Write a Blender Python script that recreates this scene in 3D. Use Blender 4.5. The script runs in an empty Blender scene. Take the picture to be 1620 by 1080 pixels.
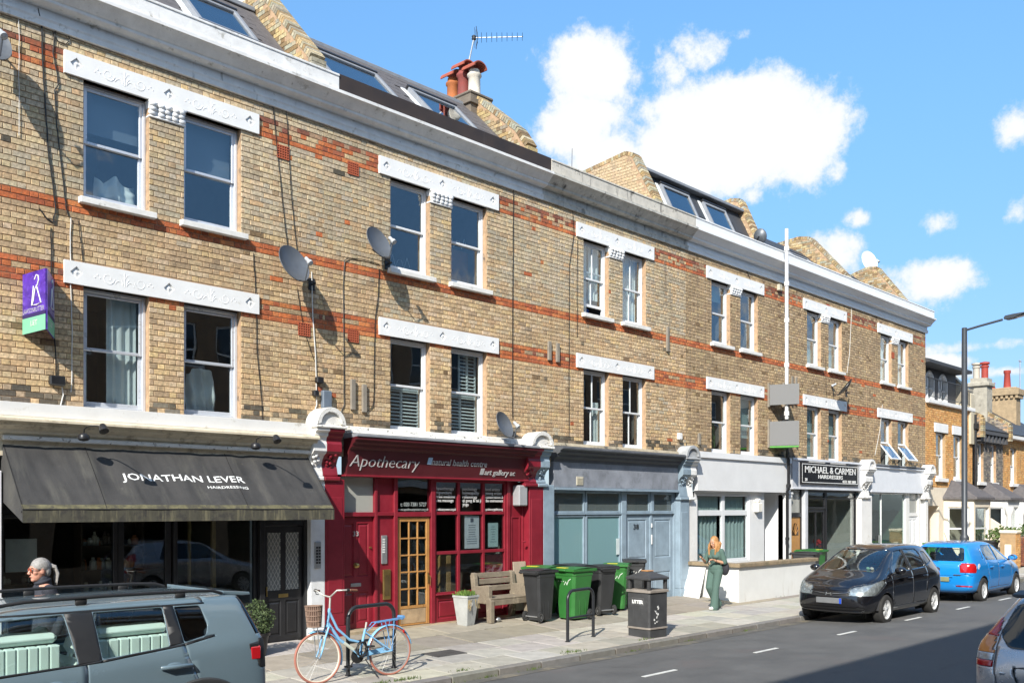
import bpy, bmesh, math, random
from mathutils import Vector, Matrix, noise as mnoise
R = math.radians
rnd = random.Random(7)
SC = bpy.context.scene
COL = SC.collection

# ------------------------------------------------------------------ camera
CAM = Vector((0.0, -13.35, 2.42))
FPX, PX0, HZ = 1500.0, 810.0, 803.0
AZ = math.atan2(1450.0, 1500.0)
cd = bpy.data.cameras.new('camera')
cam = bpy.data.objects.new('camera', cd)
COL.objects.link(cam)
cam.location = CAM
cam.rotation_euler = (R(90), 0, AZ - R(90))
cd.sensor_width = 36.0
cd.lens = FPX / 1620.0 * 36.0
cd.shift_y = (HZ - 540.0) / 1620.0
cd.clip_start, cd.clip_end = 0.1, 4000.0
SC.camera = cam
FWD = Vector((math.cos(AZ), math.sin(AZ), 0))
RGT = Vector((math.sin(AZ), -math.cos(AZ), 0))
UPV = Vector((0, 0, 1))

def pdir(px, py):
    return FWD + RGT * ((px - PX0) / FPX) + UPV * ((HZ - py) / FPX)
def FX(px, Y=0.0):                      # x of image column px on the vertical plane y = Y
    d = pdir(px, HZ); return CAM.x + d.x * (Y - CAM.y) / d.y
def FZ(px, py, Y=0.0):
    d = pdir(px, py); return CAM.z + d.z * (Y - CAM.y) / d.y
def GP(px, py, z=0.0):                  # point of a level surface
    d = pdir(px, py); t = (z - CAM.z) / d.z
    return CAM + d * t

# ------------------------------------------------------------------ world: sky with clouds
SUN_TRAVEL = Vector((1.10, 0.58, -0.88)).normalized()
SUN_EL = math.asin(-SUN_TRAVEL.z)
SUN_AZ = math.atan2(-SUN_TRAVEL.x, -SUN_TRAVEL.y)      # clockwise from +Y
w = bpy.data.worlds.new('World'); SC.world = w; w.use_nodes = True
nt = w.node_tree; nt.nodes.clear()
def N(t, typ, **kw):
    n = t.nodes.new(typ)
    for k, v in kw.items(): setattr(n, k, v)
    return n
def L(t, a, b): t.links.new(a, b)
def setin(n, d):
    for k, v in d.items(): n.inputs[k].default_value = v
out = N(nt, 'ShaderNodeOutputWorld')
sky = N(nt, 'ShaderNodeTexSky', sky_type='NISHITA', sun_disc=False, sun_elevation=SUN_EL, sun_rotation=SUN_AZ,
        air_density=1.0, dust_density=0.6, ozone_density=2.0, altitude=20)
bg = N(nt, 'ShaderNodeBackground'); bg.inputs['Strength'].default_value = 0.12
tc = N(nt, 'ShaderNodeTexCoord')
def M(op, a, b=None, c=None, clamp=False):
    n = N(nt, 'ShaderNodeMath', operation=op, use_clamp=clamp)
    for i, v in enumerate((a, b, c)):
        if v is None: continue
        if isinstance(v, (int, float)): n.inputs[i].default_value = v
        else: L(nt, v, n.inputs[i])
    return n.outputs[0]
sep = N(nt, 'ShaderNodeSeparateXYZ'); L(nt, tc.outputs['Generated'], sep.inputs[0])
# cloud warp noise lives on the sky sphere
nz = N(nt, 'ShaderNodeTexNoise'); setin(nz, {'Scale': 8.0, 'Detail': 14.0, 'Roughness': 0.68}); L(nt, tc.outputs['Generated'], nz.inputs['Vector'])
nz2 = N(nt, 'ShaderNodeTexNoise'); setin(nz2, {'Scale': 3.2, 'Detail': 8.0, 'Roughness': 0.6}); L(nt, tc.outputs['Generated'], nz2.inputs['Vector'])
az = M('ARCTAN2', sep.outputs['X'], sep.outputs['Y'])
el = M('ARCSINE', sep.outputs['Z'])
def azel(px, py):
    d = pdir(px, py).normalized(); return math.atan2(d.x, d.y), math.asin(d.z)
CLOUDS = [  # picture position, half-size, weight of the clouds in view
    (938, 110, 68, 62, 1.15), (918, 195, 62, 66, 1.05), (960, 250, 80, 50, .85), (1105, 80, 62, 40, .70), (1060, 110, 40, 55, .60), (1170, 200, 145, 82, 1.25),
    (1085, 245, 120, 75, .95), (1285, 225, 80, 62, .95), (1325, 268, 35, 26, .7), (1185, 52, 40, 20, .45),
    (1490, 352, 44, 30, 1.0), (1360, 345, 26, 18, .7), (1490, 442, 88, 46, 1.0), (1400, 450, 60, 40, .5),
    (1605, 205, 36, 36, .75), (1610, 335, 40, 34, .75), (1320, 395, 60, 36, .6), (1570, 375, 18, 12, .5),
    (1560, 548, 130, 14, .62), (1590, 588, 130, 13, .72), (1500, 572, 70, 18, .72), (372, -6, 32, 26, .9), (1490, 210, 45, 14, .35), (1190, 310, 24, 22, .4), (1110, 420, 24, 16, .4)]
mask = None
for px, py, rx, ry, wt in CLOUDS:
    a0, e0 = azel(px, py); a1, _ = azel(px + rx, py); _, e1 = azel(px, py - ry)
    sa, se = abs(a1 - a0), abs(e1 - e0)
    da = M('MULTIPLY', M('SUBTRACT', az, a0), 1 / sa); de = M('MULTIPLY', M('SUBTRACT', el, e0), 1 / se)
    d2 = M('ADD', M('MULTIPLY', da, da), M('MULTIPLY', de, de))
    g = M('MULTIPLY', M('POWER', 2.718, M('MULTIPLY', d2, -0.80)), wt*.98 + .08)
    mask = g if mask is None else M('MAXIMUM', mask, g)
# the rest of the sky carries the same kind of scattered cumulus
far = M('GREATER_THAN', M('ABSOLUTE', M('SUBTRACT', az, azel(1000, 300)[0])), 0.62)
gen = M('MULTIPLY', M('MULTIPLY', M('SUBTRACT', nz2.outputs['Fac'], 0.42, clamp=True), 4.0), far)
mask = M('MAXIMUM', mask, gen)
dens = M('ADD', mask, M('MULTIPLY', M('SUBTRACT', nz.outputs['Fac'], 0.5), 2.9))
cl = N(nt, 'ShaderNodeMapRange', interpolation_type='SMOOTHSTEP'); setin(cl, {'From Min': 0.33, 'From Max': 0.74}); L(nt, dens, cl.inputs['Value'])
up = N(nt, 'ShaderNodeMapRange'); setin(up, {'From Min': 0.0, 'From Max': 0.02}); L(nt, sep.outputs['Z'], up.inputs['Value'])
fac = M('MULTIPLY', cl.outputs[0], up.outputs[0])
# soft grey-blue modelling inside the clouds
shade = N(nt, 'ShaderNodeMapRange'); setin(shade, {'From Min': 0.55, 'From Max': 1.25, 'To Min': 0.25, 'To Max': 1.0}); L(nt, dens, shade.inputs['Value'])
ccol = N(nt, 'ShaderNodeMixRGB'); ccol.inputs[1].default_value = (4.15, 4.5, 4.85, 1); ccol.inputs[2].default_value = (5.7, 5.7, 5.7, 1); L(nt, shade.outputs[0], ccol.inputs[0])
skc = N(nt, 'ShaderNodeMixRGB', blend_type='MULTIPLY'); skc.inputs[0].default_value = 1.0; skc.inputs[2].default_value = (.955, 1.356, 1.49, 1)
hzf = N(nt, 'ShaderNodeMapRange', interpolation_type='SMOOTHSTEP'); setin(hzf, {'From Min': -.02, 'From Max': .60, 'To Min': 0.0, 'To Max': 1.0}); L(nt, sep.outputs['Z'], hzf.inputs['Value'])
hzc = N(nt, 'ShaderNodeMixRGB'); hzc.inputs[1].default_value = (.45, .36, .45, 1); hzc.inputs[2].default_value = (1, 1, 1, 1); L(nt, hzf.outputs[0], hzc.inputs[0])
hzm = N(nt, 'ShaderNodeVectorMath', operation='MULTIPLY'); L(nt, sky.outputs[0], hzm.inputs[0]); L(nt, hzc.outputs[0], hzm.inputs[1])
L(nt, hzm.outputs[0], skc.inputs[1])
mx = N(nt, 'ShaderNodeMixRGB'); L(nt, fac, mx.inputs[0]); L(nt, skc.outputs[0], mx.inputs[1]); L(nt, ccol.outputs[0], mx.inputs[2])
L(nt, mx.outputs[0], bg.inputs['Color']); L(nt, bg.outputs[0], out.inputs[0])

# ------------------------------------------------------------------ sun, exposure
sd = bpy.data.lights.new('sun', 'SUN'); sd.energy = 4.4; sd.angle = R(0.5); sd.color = (1.0, 0.95, 0.86)
sun = bpy.data.objects.new('sun', sd); COL.objects.link(sun)
sun.rotation_euler = SUN_TRAVEL.to_track_quat('-Z', 'Y').to_euler(); sun.location = (-20, -30, 40)
SC.view_settings.view_transform = 'Standard'; SC.view_settings.look = 'None'
SC.view_settings.gamma = 1.0; SC.view_settings.use_curve_mapping = False
SC.view_settings.exposure = 0.75

# ------------------------------------------------------------------ object helpers
WM = {}
def link(o, parent=None, local=False):
    COL.objects.link(o)
    if parent is not None:
        o.parent = parent
        if not local: o.matrix_parent_inverse = WM[parent].inverted(); WM[o] = Matrix.Identity(4)
        else: WM[o] = WM[parent].copy()
    else: WM[o] = Matrix.Identity(4)
    return o
def thing(name, label, cat, loc=(0, 0, 0), rz=0.0, group=None, kind=None):
    o = bpy.data.objects.new(name, None); COL.objects.link(o)
    o.location = loc; o.rotation_euler = (0, 0, rz); o.empty_display_size = 0.2
    WM[o] = Matrix.Translation(Vector(loc)) @ Matrix.Rotation(rz, 4, 'Z')
    tag(o, label, cat, group, kind); return o
def tag(o, label=None, cat=None, group=None, kind=None):
    if label: o['label'] = label
    if cat: o['category'] = cat
    if group: o['group'] = group
    if kind: o['kind'] = kind
    return o

class MB:
    """collects shapes into one mesh"""
    def __init__(s, T=None): s.v = []; s.f = []; s.T = T; s.fa = []; s.cur = None
    def add(s, vs, fs):
        b = len(s.v)
        if s.T is not None: vs = [s.T @ Vector(p) for p in vs]
        s.v.extend([tuple(p) for p in vs]); s.f.extend([tuple(i + b for i in f) for f in fs])
        if s.cur is not None: s.fa.extend([s.cur] * len(fs))
        return s
    def box(s, x0, x1, y0, y1, z0, z1, ch=0.0):
        if x0 > x1: x0, x1 = x1, x0
        if y0 > y1: y0, y1 = y1, y0
        if z0 > z1: z0, z1 = z1, z0
        if ch <= 0:
            return s.add([(x0,y0,z0),(x1,y0,z0),(x1,y1,z0),(x0,y1,z0),(x0,y0,z1),(x1,y0,z1),(x1,y1,z1),(x0,y1,z1)],
                     [(0,3,2,1),(4,5,6,7),(0,1,5,4),(1,2,6,5),(2,3,7,6),(3,0,4,7)])
        c = min(ch, (x1-x0)*.45, (y1-y0)*.45, (z1-z0)*.45)
        X, Y, Z = (x0, x1), (y0, y1), (z0, z1); idx = {}; vs = []
        for i in (0,1):
            for j in (0,1):
                for k in (0,1):
                    sx, sy, sz = (1-2*i)*c, (1-2*j)*c, (1-2*k)*c
                    for a, p in (('x',(X[i],Y[j]+sy,Z[k]+sz)),('y',(X[i]+sx,Y[j],Z[k]+sz)),('z',(X[i]+sx,Y[j]+sy,Z[k]))):
                        idx[i,j,k,a] = len(vs); vs.append(p)
        g = lambda i,j,k,a: idx[i,j,k,a]
        fs = [[g(0,0,0,'x'),g(0,0,1,'x'),g(0,1,1,'x'),g(0,1,0,'x')],[g(1,0,0,'x'),g(1,1,0,'x'),g(1,1,1,'x'),g(1,0,1,'x')],
              [g(0,0,0,'y'),g(1,0,0,'y'),g(1,0,1,'y'),g(0,0,1,'y')],[g(0,1,0,'y'),g(0,1,1,'y'),g(1,1,1,'y'),g(1,1,0,'y')],
              [g(0,0,0,'z'),g(0,1,0,'z'),g(1,1,0,'z'),g(1,0,0,'z')],[g(0,0,1,'z'),g(1,0,1,'z'),g(1,1,1,'z'),g(0,1,1,'z')]]
        for k in (0,1):
            for j in (0,1): fs.append([g(0,j,k,'y'),g(1,j,k,'y'),g(1,j,k,'z'),g(0,j,k,'z')])
            for i in (0,1): fs.append([g(i,0,k,'x'),g(i,1,k,'x'),g(i,1,k,'z'),g(i,0,k,'z')])
        for i in (0,1):
            for j in (0,1): fs.append([g(i,j,0,'x'),g(i,j,1,'x'),g(i,j,1,'y'),g(i,j,0,'y')])
        for i in (0,1):
            for j in (0,1):
                for k in (0,1): fs.append([g(i,j,k,'x'),g(i,j,k,'y'),g(i,j,k,'z')])
        return s.add(vs, fs)
    def quad(s, a, b, c, d): return s.add([a, b, c, d], [(0,1,2,3)])
    def poly(s, pts): return s.add(pts, [tuple(range(len(pts)))])
    def prism(s, pts, axis, a0, a1):
        """closed outline swept along an axis; pts are the two other coordinates in order"""
        n = len(pts); f = {'x': lambda p, a: (a, p[0], p[1]), 'y': lambda p, a: (p[0], a, p[1]), 'z': lambda p, a: (p[0], p[1], a)}[axis]
        vs = [f(p, a0) for p in pts] + [f(p, a1) for p in pts]
        fs = [(i, (i+1) % n, n + (i+1) % n, n + i) for i in range(n)] + [tuple(range(n))[::-1], tuple(range(n, 2*n))]
        return s.add(vs, fs)
    def tube(s, pts, r, seg=8, cap=True, rs=None, closed=False):
        pts = [Vector(p) for p in pts]; n = len(pts); vs = []; fs = []; up = None
        for i, p in enumerate(pts):
            if closed: t = pts[(i+1) % n] - pts[i-1]
            else: t = pts[min(i+1, n-1)] - pts[max(i-1, 0)]
            if t.length < 1e-9: t = Vector((0,0,1))
            t.normalize()
            if up is None:
                up = Vector((0,0,1)) if abs(t.z) < .9 else Vector((1,0,0))
            a = (up - t * up.dot(t))
            if a.length < 1e-6: a = t.orthogonal()
            a.normalize(); up = a; b = t.cross(a)
            rr = rs[i] if rs else r
            for k in range(seg):
                an = 2*math.pi*k/seg; vs.append(p + (a*math.cos(an) + b*math.sin(an))*rr)
        m = n if closed else n-1
        for i in range(m):
            j = (i+1) % n
            for k in range(seg):
                k2 = (k+1) % seg; fs.append((i*seg+k, i*seg+k2, j*seg+k2, j*seg+k))
        if cap and not closed: fs.append(tuple(range(seg))[::-1]); fs.append(tuple((n-1)*seg+k for k in range(seg)))
        return s.add(vs, fs)
    def lathe(s, prof, c=(0,0,0), axis='z', seg=24, close=False):
        """prof: (radius, height) pairs"""
        vs = []; fs = []; n = len(prof)
        for k in range(seg):
            an = 2*math.pi*k/seg; ca, sa = math.cos(an), math.sin(an)
            for r, h in prof:
                p = {'z': (r*ca, r*sa, h), 'y': (r*ca, h, r*sa), 'x': (h, r*ca, r*sa)}[axis]
                vs.append((c[0]+p[0], c[1]+p[1], c[2]+p[2]))
        for k in range(seg):
            k2 = (k+1) % seg
            for i in range(n-1 if not close else n):
                i2 = (i+1) % n
                q = (k*n+i, k2*n+i, k2*n+i2, k*n+i2)
                fs.append(q if axis != 'y' else q[::-1])
        return s.add(vs, fs)
    def ell(s, c, r, seg=12, rings=7):
        vs = []; fs = []
        for i in range(rings+1):
            th = math.pi*i/rings
            for k in range(seg):
                an = 2*math.pi*k/seg
                vs.append((c[0]+r[0]*math.sin(th)*math.cos(an), c[1]+r[1]*math.sin(th)*math.sin(an), c[2]+r[2]*math.cos(th)))
        for i in range(rings):
            for k in range(seg):
                k2 = (k+1) % seg; fs.append((i*seg+k, (i+1)*seg+k, (i+1)*seg+k2, i*seg+k2))
        return s.add(vs, fs)
    def grid(s, fn, nu, nv):
        vs = [fn(i/nu, j/nv) for i in range(nu+1) for j in range(nv+1)]
        fs = [(i*(nv+1)+j, (i+1)*(nv+1)+j, (i+1)*(nv+1)+j+1, i*(nv+1)+j+1) for i in range(nu) for j in range(nv)]
        return s.add(vs, fs)
    def mesh(s, name, mat=None, smooth=None):
        me = bpy.data.meshes.new(name); me.from_pydata(s.v, [], s.f)
        if s.fa and len(s.fa) == len(s.f):
            at = me.attributes.new('tint', 'FLOAT_COLOR', 'FACE')
            flat = []
            for c in s.fa: flat.extend((c[0], c[1], c[2], 1.0))
            at.data.foreach_set('color', flat)
        me.validate(); me.update()
        if mat: me.materials.append(mat)
        if smooth is not None:
            me.polygons.foreach_set('use_smooth', [True]*len(me.polygons))
            me.set_sharp_from_angle(angle=R(smooth))
        return me
    def build(s, name, mat, parent=None, smooth=None, local=False, kind=None, label=None, cat=None, group=None, recalc=True, bevel=0):
        me = s.mesh(name, mat, None)
        if recalc:
            bm = bmesh.new(); bm.from_mesh(me); bmesh.ops.recalc_face_normals(bm, faces=bm.faces); bm.to_mesh(me); bm.free()
        if smooth is not None:
            me.polygons.foreach_set('use_smooth', [True]*len(me.polygons)); me.set_sharp_from_angle(angle=R(smooth))
        o = bpy.data.objects.new(name, me); link(o, parent, local)
        tag(o, label, cat, group, kind)
        if bevel:
            m = o.modifiers.new('bevel', 'BEVEL'); m.width = bevel; m.segments = 2; m.limit_method = 'ANGLE'; m.angle_limit = R(40)
        return o

def copy_tree(o, parent=None):
    c = o.copy(); COL.objects.link(c); WM[c] = WM[o]
    if parent is not None: c.parent = parent
    for ch in list(o.children): copy_tree(ch, c)
    return c

# ------------------------------------------------------------------ materials
MAT = {}
def srgb(r, g, b):
    f = lambda c: (c/255/12.92) if c/255 <= .04045 else ((c/255+.055)/1.055)**2.4
    return (f(r), f(g), f(b))
def mat(name, col, rough=.6, metal=0., var=.12, vs=5., bump=0., bs=70., col2=None, c2=(.55,.7), c2s=3., streak=None, st=(.55,.75), stsc=(9,9,.8), spec=.5, coat=0., tint=None, alpha=None, sheen=0, emit=None):
    if name in MAT: return MAT[name]
    m = bpy.data.materials.new(name); m.use_nodes = True; t = m.node_tree
    b = t.nodes['Principled BSDF']
    setin(b, {'Roughness': rough, 'Metallic': metal, 'Specular IOR Level': spec, 'Coat Weight': coat})
    if coat: b.inputs['Coat Roughness'].default_value = .03
    tcn = N(t, 'ShaderNodeTexCoord')
    base = None
    if tint:
        at = N(t, 'ShaderNodeAttribute', attribute_type=tint, attribute_name='tint'); base = at.outputs['Color']
    else:
        rgb = N(t, 'ShaderNodeRGB'); rgb.outputs[0].default_value = (*col, 1); base = rgb.outputs[0]
    def mix(fac, a, bb, typ='MIX'):
        n = N(t, 'ShaderNodeMixRGB', blend_type=typ)
        if isinstance(fac, (int, float)): n.inputs[0].default_value = fac
        else: L(t, fac, n.inputs[0])
        for i, q in ((1, a), (2, bb)):
            if isinstance(q, tuple): n.inputs[i].default_value = (*q[:3], 1)
            else: L(t, q, n.inputs[i])
        return n.outputs[0]
    if var > 0:
        n1 = N(t, 'ShaderNodeTexNoise'); setin(n1, {'Scale': vs, 'Detail': 6., 'Roughness': .65}); L(t, tcn.outputs['Object'], n1.inputs['Vector'])
        mr = N(t, 'ShaderNodeMapRange'); setin(mr, {'From Min': .3, 'From Max': .7, 'To Min': 1-var, 'To Max': 1+var}); L(t, n1.outputs['Fac'], mr.inputs['Value'])
        cx = N(t, 'ShaderNodeCombineXYZ')
        for i in range(3): L(t, mr.outputs[0], cx.inputs[i])
        base = mix(1.0, base, cx.outputs[0], 'MULTIPLY')
        mr2 = N(t, 'ShaderNodeMapRange'); setin(mr2, {'From Min': .3, 'From Max': .7, 'To Min': rough*.85, 'To Max': min(1, rough*1.15)}); L(t, n1.outputs['Fac'], mr2.inputs['Value'])
        L(t, mr2.outputs[0], b.inputs['Roughness'])
    if col2:
        n2 = N(t, 'ShaderNodeTexNoise'); setin(n2, {'Scale': c2s, 'Detail': 8., 'Roughness': .7}); L(t, tcn.outputs['Object'], n2.inputs['Vector'])
        r2 = N(t, 'ShaderNodeMapRange', interpolation_type='SMOOTHSTEP'); setin(r2, {'From Min': c2[0], 'From Max': c2[1]}); L(t, n2.outputs['Fac'], r2.inputs['Value'])
        base = mix(r2.outputs[0], base, col2)
    if streak:
        mp = N(t, 'ShaderNodeMapping'); mp.inputs['Scale'].default_value = stsc; L(t, tcn.outputs['Object'], mp.inputs['Vector'])
        n3 = N(t, 'ShaderNodeTexNoise'); setin(n3, {'Scale': 1., 'Detail': 7., 'Roughness': .65}); L(t, mp.outputs[0], n3.inputs['Vector'])
        r3 = N(t, 'ShaderNodeMapRange', interpolation_type='SMOOTHSTEP'); setin(r3, {'From Min': st[0], 'From Max': st[1]}); L(t, n3.outputs['Fac'], r3.inputs['Value'])
        base = mix(r3.outputs[0], base, streak)
    L(t, base, b.inputs['Base Color'])
    if bump > 0:
        nb = N(t, 'ShaderNodeTexNoise'); setin(nb, {'Scale': bs, 'Detail': 5., 'Roughness': .6}); L(t, tcn.outputs['Object'], nb.inputs['Vector'])
        bp = N(t, 'ShaderNodeBump'); setin(bp, {'Strength': bump, 'Distance': .01}); L(t, nb.outputs['Fac'], bp.inputs['Height']); L(t, bp.outputs[0], b.inputs['Normal'])
    if emit: b.inputs['Emission Color'].default_value = (*emit[:3], 1); b.inputs['Emission Strength'].default_value = emit[3]
    MAT[name] = m; return m
def glass(name, tint=(.85,.9,.9), f0=.05, rough=0., dens=0., film=None):
    """thin pane: lets light through, mirrors by angle; dens adds a dusty film"""
    if name in MAT: return MAT[name]
    m = bpy.data.materials.new(name); m.use_nodes = True; t = m.node_tree; t.nodes.clear()
    o = N(t, 'ShaderNodeOutputMaterial'); tr = N(t, 'ShaderNodeBsdfTransparent'); tr.inputs[0].default_value = (*tint, 1)
    gl = N(t, 'ShaderNodeBsdfGlossy'); setin(gl, {'Roughness': rough}); gl.inputs[0].default_value = (1,1,1,1)
    lw = N(t, 'ShaderNodeLayerWeight'); lw.inputs['Blend'].default_value = .5
    p = N(t, 'ShaderNodeMath', operation='POWER'); L(t, lw.outputs['Facing'], p.inputs[0]); p.inputs[1].default_value = 4.
    ma = N(t, 'ShaderNodeMath', operation='MULTIPLY_ADD', use_clamp=True); L(t, p.outputs[0], ma.inputs[0]); ma.inputs[1].default_value = 1-f0; ma.inputs[2].default_value = f0
    base = tr.outputs[0]
    if dens:
        df = N(t, 'ShaderNodeBsdfDiffuse'); df.inputs[0].default_value = (*(film or (.5,.55,.55)), 1)
        mm = N(t, 'ShaderNodeMixShader'); mm.inputs[0].default_value = dens; L(t, base, mm.inputs[1]); L(t, df.outputs[0], mm.inputs[2]); base = mm.outputs[0]
    # faint unevenness so that reflections wobble
    tcn = N(t, 'ShaderNodeTexCoord'); nb = N(t, 'ShaderNodeTexNoise'); setin(nb, {'Scale': 1.3, 'Detail': 1.}); L(t, tcn.outputs['Object'], nb.inputs['Vector'])
    bp = N(t, 'ShaderNodeBump'); setin(bp, {'Strength': .06, 'Distance': .05}); L(t, nb.outputs['Fac'], bp.inputs['Height']); L(t, bp.outputs[0], gl.inputs['Normal'])
    mx_ = N(t, 'ShaderNodeMixShader'); L(t, ma.outputs[0], mx_.inputs[0]); L(t, base, mx_.inputs[1]); L(t, gl.outputs[0], mx_.inputs[2])
    L(t, mx_.outputs[0], o.inputs[0]); MAT[name] = m; return m

def text_mb(s, size=1.0, width=None, shear=0.0, bold=0.0, spacing=1.0, ext=0.004):
    cu = bpy.data.curves.new('t', 'FONT'); cu.body = s; cu.size = size; cu.shear = shear; cu.extrude = ext; cu.offset = bold; cu.space_character = spacing; cu.resolution_u = 2
    o = bpy.data.objects.new('t', cu); COL.objects.link(o)
    bpy.context.view_layer.update()
    me = bpy.data.meshes.new_from_object(o.evaluated_get(bpy.context.evaluated_depsgraph_get()))
    vs = [tuple(v.co) for v in me.vertices]; fs = [tuple(p.vertices) for p in me.polygons]
    bpy.data.objects.remove(o); bpy.data.curves.remove(cu); bpy.data.meshes.remove(me)
    if not vs: return [], [], 0, 0
    x0 = min(v[0] for v in vs); x1 = max(v[0] for v in vs)
    sx = (width/(x1-x0)) if width else 1.0
    return [((v[0]-x0)*sx, v[1], v[2]) for v in vs], fs, (x1-x0)*sx, max(v[1] for v in vs)
TEXTS = {}
def put_text(mb, s, org, u=(1,0,0), v=(0,0,1), n=(0,-1,0), **kw):
    vs, fs, wd, ht = text_mb(s, **kw)
    org, u, v, n = Vector(org), Vector(u), Vector(v), Vector(n)
    mb.add([org + u*p[0] + v*p[1] + n*p[2] for p in vs], fs); return wd
# ------------------------------------------------------------------ ground, road, pavement
KY = -3.69          # kerb face on the far side
KY2 = -11.80        # kerb face on the near side
def road_z(y): 
    t = (y-KY2)/(KY-KY2); return .115*4*t*(1-t)
def pave_z(y): return .10 + .0284*(y-KY) if y < -1.75 else .155 + .06*(y+1.75)
def jitter(c, a=.14):
    k = 1 + rnd.uniform(-a, a); return (c[0]*k, c[1]*k*(1+rnd.uniform(-.03,.03)), c[2]*k*(1+rnd.uniform(-.06,.06)))
m_asphalt = mat('asphalt', (.106,.105,.103), rough=.85, var=.2, vs=1.1, bump=.9, bs=160, col2=(.115,.103,.10), c2=(.52,.72), c2s=.7, streak=(.062,.061,.059), st=(.60,.78), stsc=(.35,2.2,1))
g = MB(); g.quad((-900,-900,-.06),(1500,-900,-.06),(1500,900,-.06),(-900,900,-.06)); g.build('ground', mat('town_ground', (.16,.15,.13), rough=.95), kind='structure')
r = MB(); n = 14
r.grid(lambda u, v: (-60+260*u, KY2+(KY-KY2)*v, road_z(KY2+(KY-KY2)*v)), 40, n)
road = r.build('road', m_asphalt, kind='structure', recalc=False, smooth=60)
# dashes of the parking bay line
m_line = mat('worn_road_paint', (.56,.56,.53), rough=.7, var=.15, vs=9, col2=(.12,.12,.12), c2=(.6,.7), c2s=22)
for px, py, w_ in ((1044,1063.5,52),(1212,1028.5,36),(1340,1000,27),(1445,978,24),(1524,963,20),(1590,950,18),(1110,1049,0)):
    if not w_: continue
    p = GP(px, py, .09); p1 = GP(px-w_/2, py+w_*.105, .09); p2 = GP(px+w_/2, py-w_*.105, .09); y = -5.52; ln = (p2-p1).length
    ln = min(.95, max(.7, ln)); xx = FX(px, y)
    q = MB(); q.box(xx-ln/2, xx+ln/2, y-.035, y+.035, road_z(y)+.0005, road_z(y)+.005); q.build('road_marking', m_line, road)
q = MB(); q.grid(lambda u, v: (-60+260*u, KY-.28+.27*v, road_z(KY-.28+.27*v)+.004), 200, 2); q.build('gutter_channel', mat('gutter_tarmac', (.10,.095,.085), rough=.9, var=.25, vs=2, col2=(.20,.17,.12), c2=(.5,.66), c2s=2.2, bump=.4), road, recalc=False)

pv = MB(); pv.prism([(KY+.005,-.05),(KY+.005,pave_z(KY)-.03),(-1.75,pave_z(-1.75)-.03),(.2,pave_z(.2)-.03),(.2,-.05)], 'x', -60, 200)
pave = pv.build('pavement', mat('joint_dirt', (.12,.10,.075), rough=.95, var=.3, col2=(.07,.10,.03), c2=(.6,.7), c2s=1.2), kind='structure')
m_slab = mat('paving_slab', (.33,.315,.28), rough=.85, var=.2, vs=3.5, bump=.45, bs=90, tint='OBJECT', col2=(.20,.18,.15), c2=(.50,.72), c2s=1.6, streak=(.17,.15,.12), st=(.62,.72), stsc=(14,14,14))
m_slabg = mat('paving_slab_mass', (.33,.315,.28), rough=.85, var=.2, vs=3.5, bump=.45, bs=90, tint='GEOMETRY', col2=(.22,.205,.175), c2=(.55,.75), c2s=1.8)
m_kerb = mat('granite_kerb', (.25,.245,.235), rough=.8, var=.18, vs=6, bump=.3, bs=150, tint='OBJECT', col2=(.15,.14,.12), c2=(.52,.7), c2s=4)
SLOPE = lambda y: math.atan(.0284) if y < -1.75 else math.atan(.06)
SL = math.atan(.0284)
me_cache = {}
def slab_mesh(w_, d_, m, th=.05):
    k = (round(w_, 2), round(d_, 2), m.name)
    if k not in me_cache:
        q = MB(); q.box(0, w_, 0, d_, -th, 0, .006); me_cache[k] = q.mesh('slab', m)
    return me_cache[k]
rows = [(KY+.165, .60), (KY+.77, .60), (KY+1.375, .55)]
mass = MB()
def slab(x, y, w_, d_, col, single, name='paving_slab', dz=0):
    T = Matrix.Translation((x, y, pave_z(y)+dz)) @ Matrix.Rotation(SLOPE(y)+rnd.uniform(-.003,.003), 4, 'X') @ Matrix.Rotation(rnd.uniform(-.003,.003), 4, 'Y')
    if single:
        o = bpy.data.objects.new(name, slab_mesh(w_, d_, m_slab)); o['tint'] = col; link(o, pave); o.matrix_basis = T
    else:
        q = MB(T); q.box(0, w_, 0, d_, -.05, 0); mass.cur = col; mass.add(q.v, q.f)
SC_ = [(.40,.375,.325),(.36,.34,.30),(.43,.40,.34),(.38,.36,.32),(.34,.315,.27),(.41,.38,.32)]
SB_ = [(.29,.25,.195),(.265,.235,.19),(.32,.28,.22),(.24,.215,.18),(.29,.262,.215)]
for ri, (y, d_) in enumerate(rows):
    x = -4.0 + rnd.uniform(0, .6)
    while x < 60:
        w_ = rnd.choice((.75, .9, .75, .6, .9)); single = 4 < x < 30
        slab(x, y, w_-.012, d_-.010, jitter(rnd.choice(SC_), .1), single); x += w_
for y, d_, ws in ((-1.74, .82, (.9, 1.2, .6, 1.05)), (-.915, .90, (1.2, .9, 1.35))):
    x = -4.0 + rnd.uniform(0, .6)
    while x < 60:
        w_ = rnd.choice(ws); single = 4 < x < 30
        slab(x, y, w_-.012, d_-.012, jitter(rnd.choice(SB_ if rnd.random() < .8 else SC_), .12), single, dz=rnd.uniform(-.003,.003)); x += w_
mass.build('paving', m_slabg, pave, kind='stuff')
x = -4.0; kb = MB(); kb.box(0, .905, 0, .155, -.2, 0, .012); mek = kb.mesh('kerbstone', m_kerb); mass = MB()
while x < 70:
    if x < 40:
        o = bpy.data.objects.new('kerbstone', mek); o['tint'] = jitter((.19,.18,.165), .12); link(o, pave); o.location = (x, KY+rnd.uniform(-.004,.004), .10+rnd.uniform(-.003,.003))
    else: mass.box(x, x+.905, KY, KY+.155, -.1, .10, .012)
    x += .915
mass.build('kerb', mat('granite_kerb_far', (.25,.245,.235), rough=.8, var=.18), pave)
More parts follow.
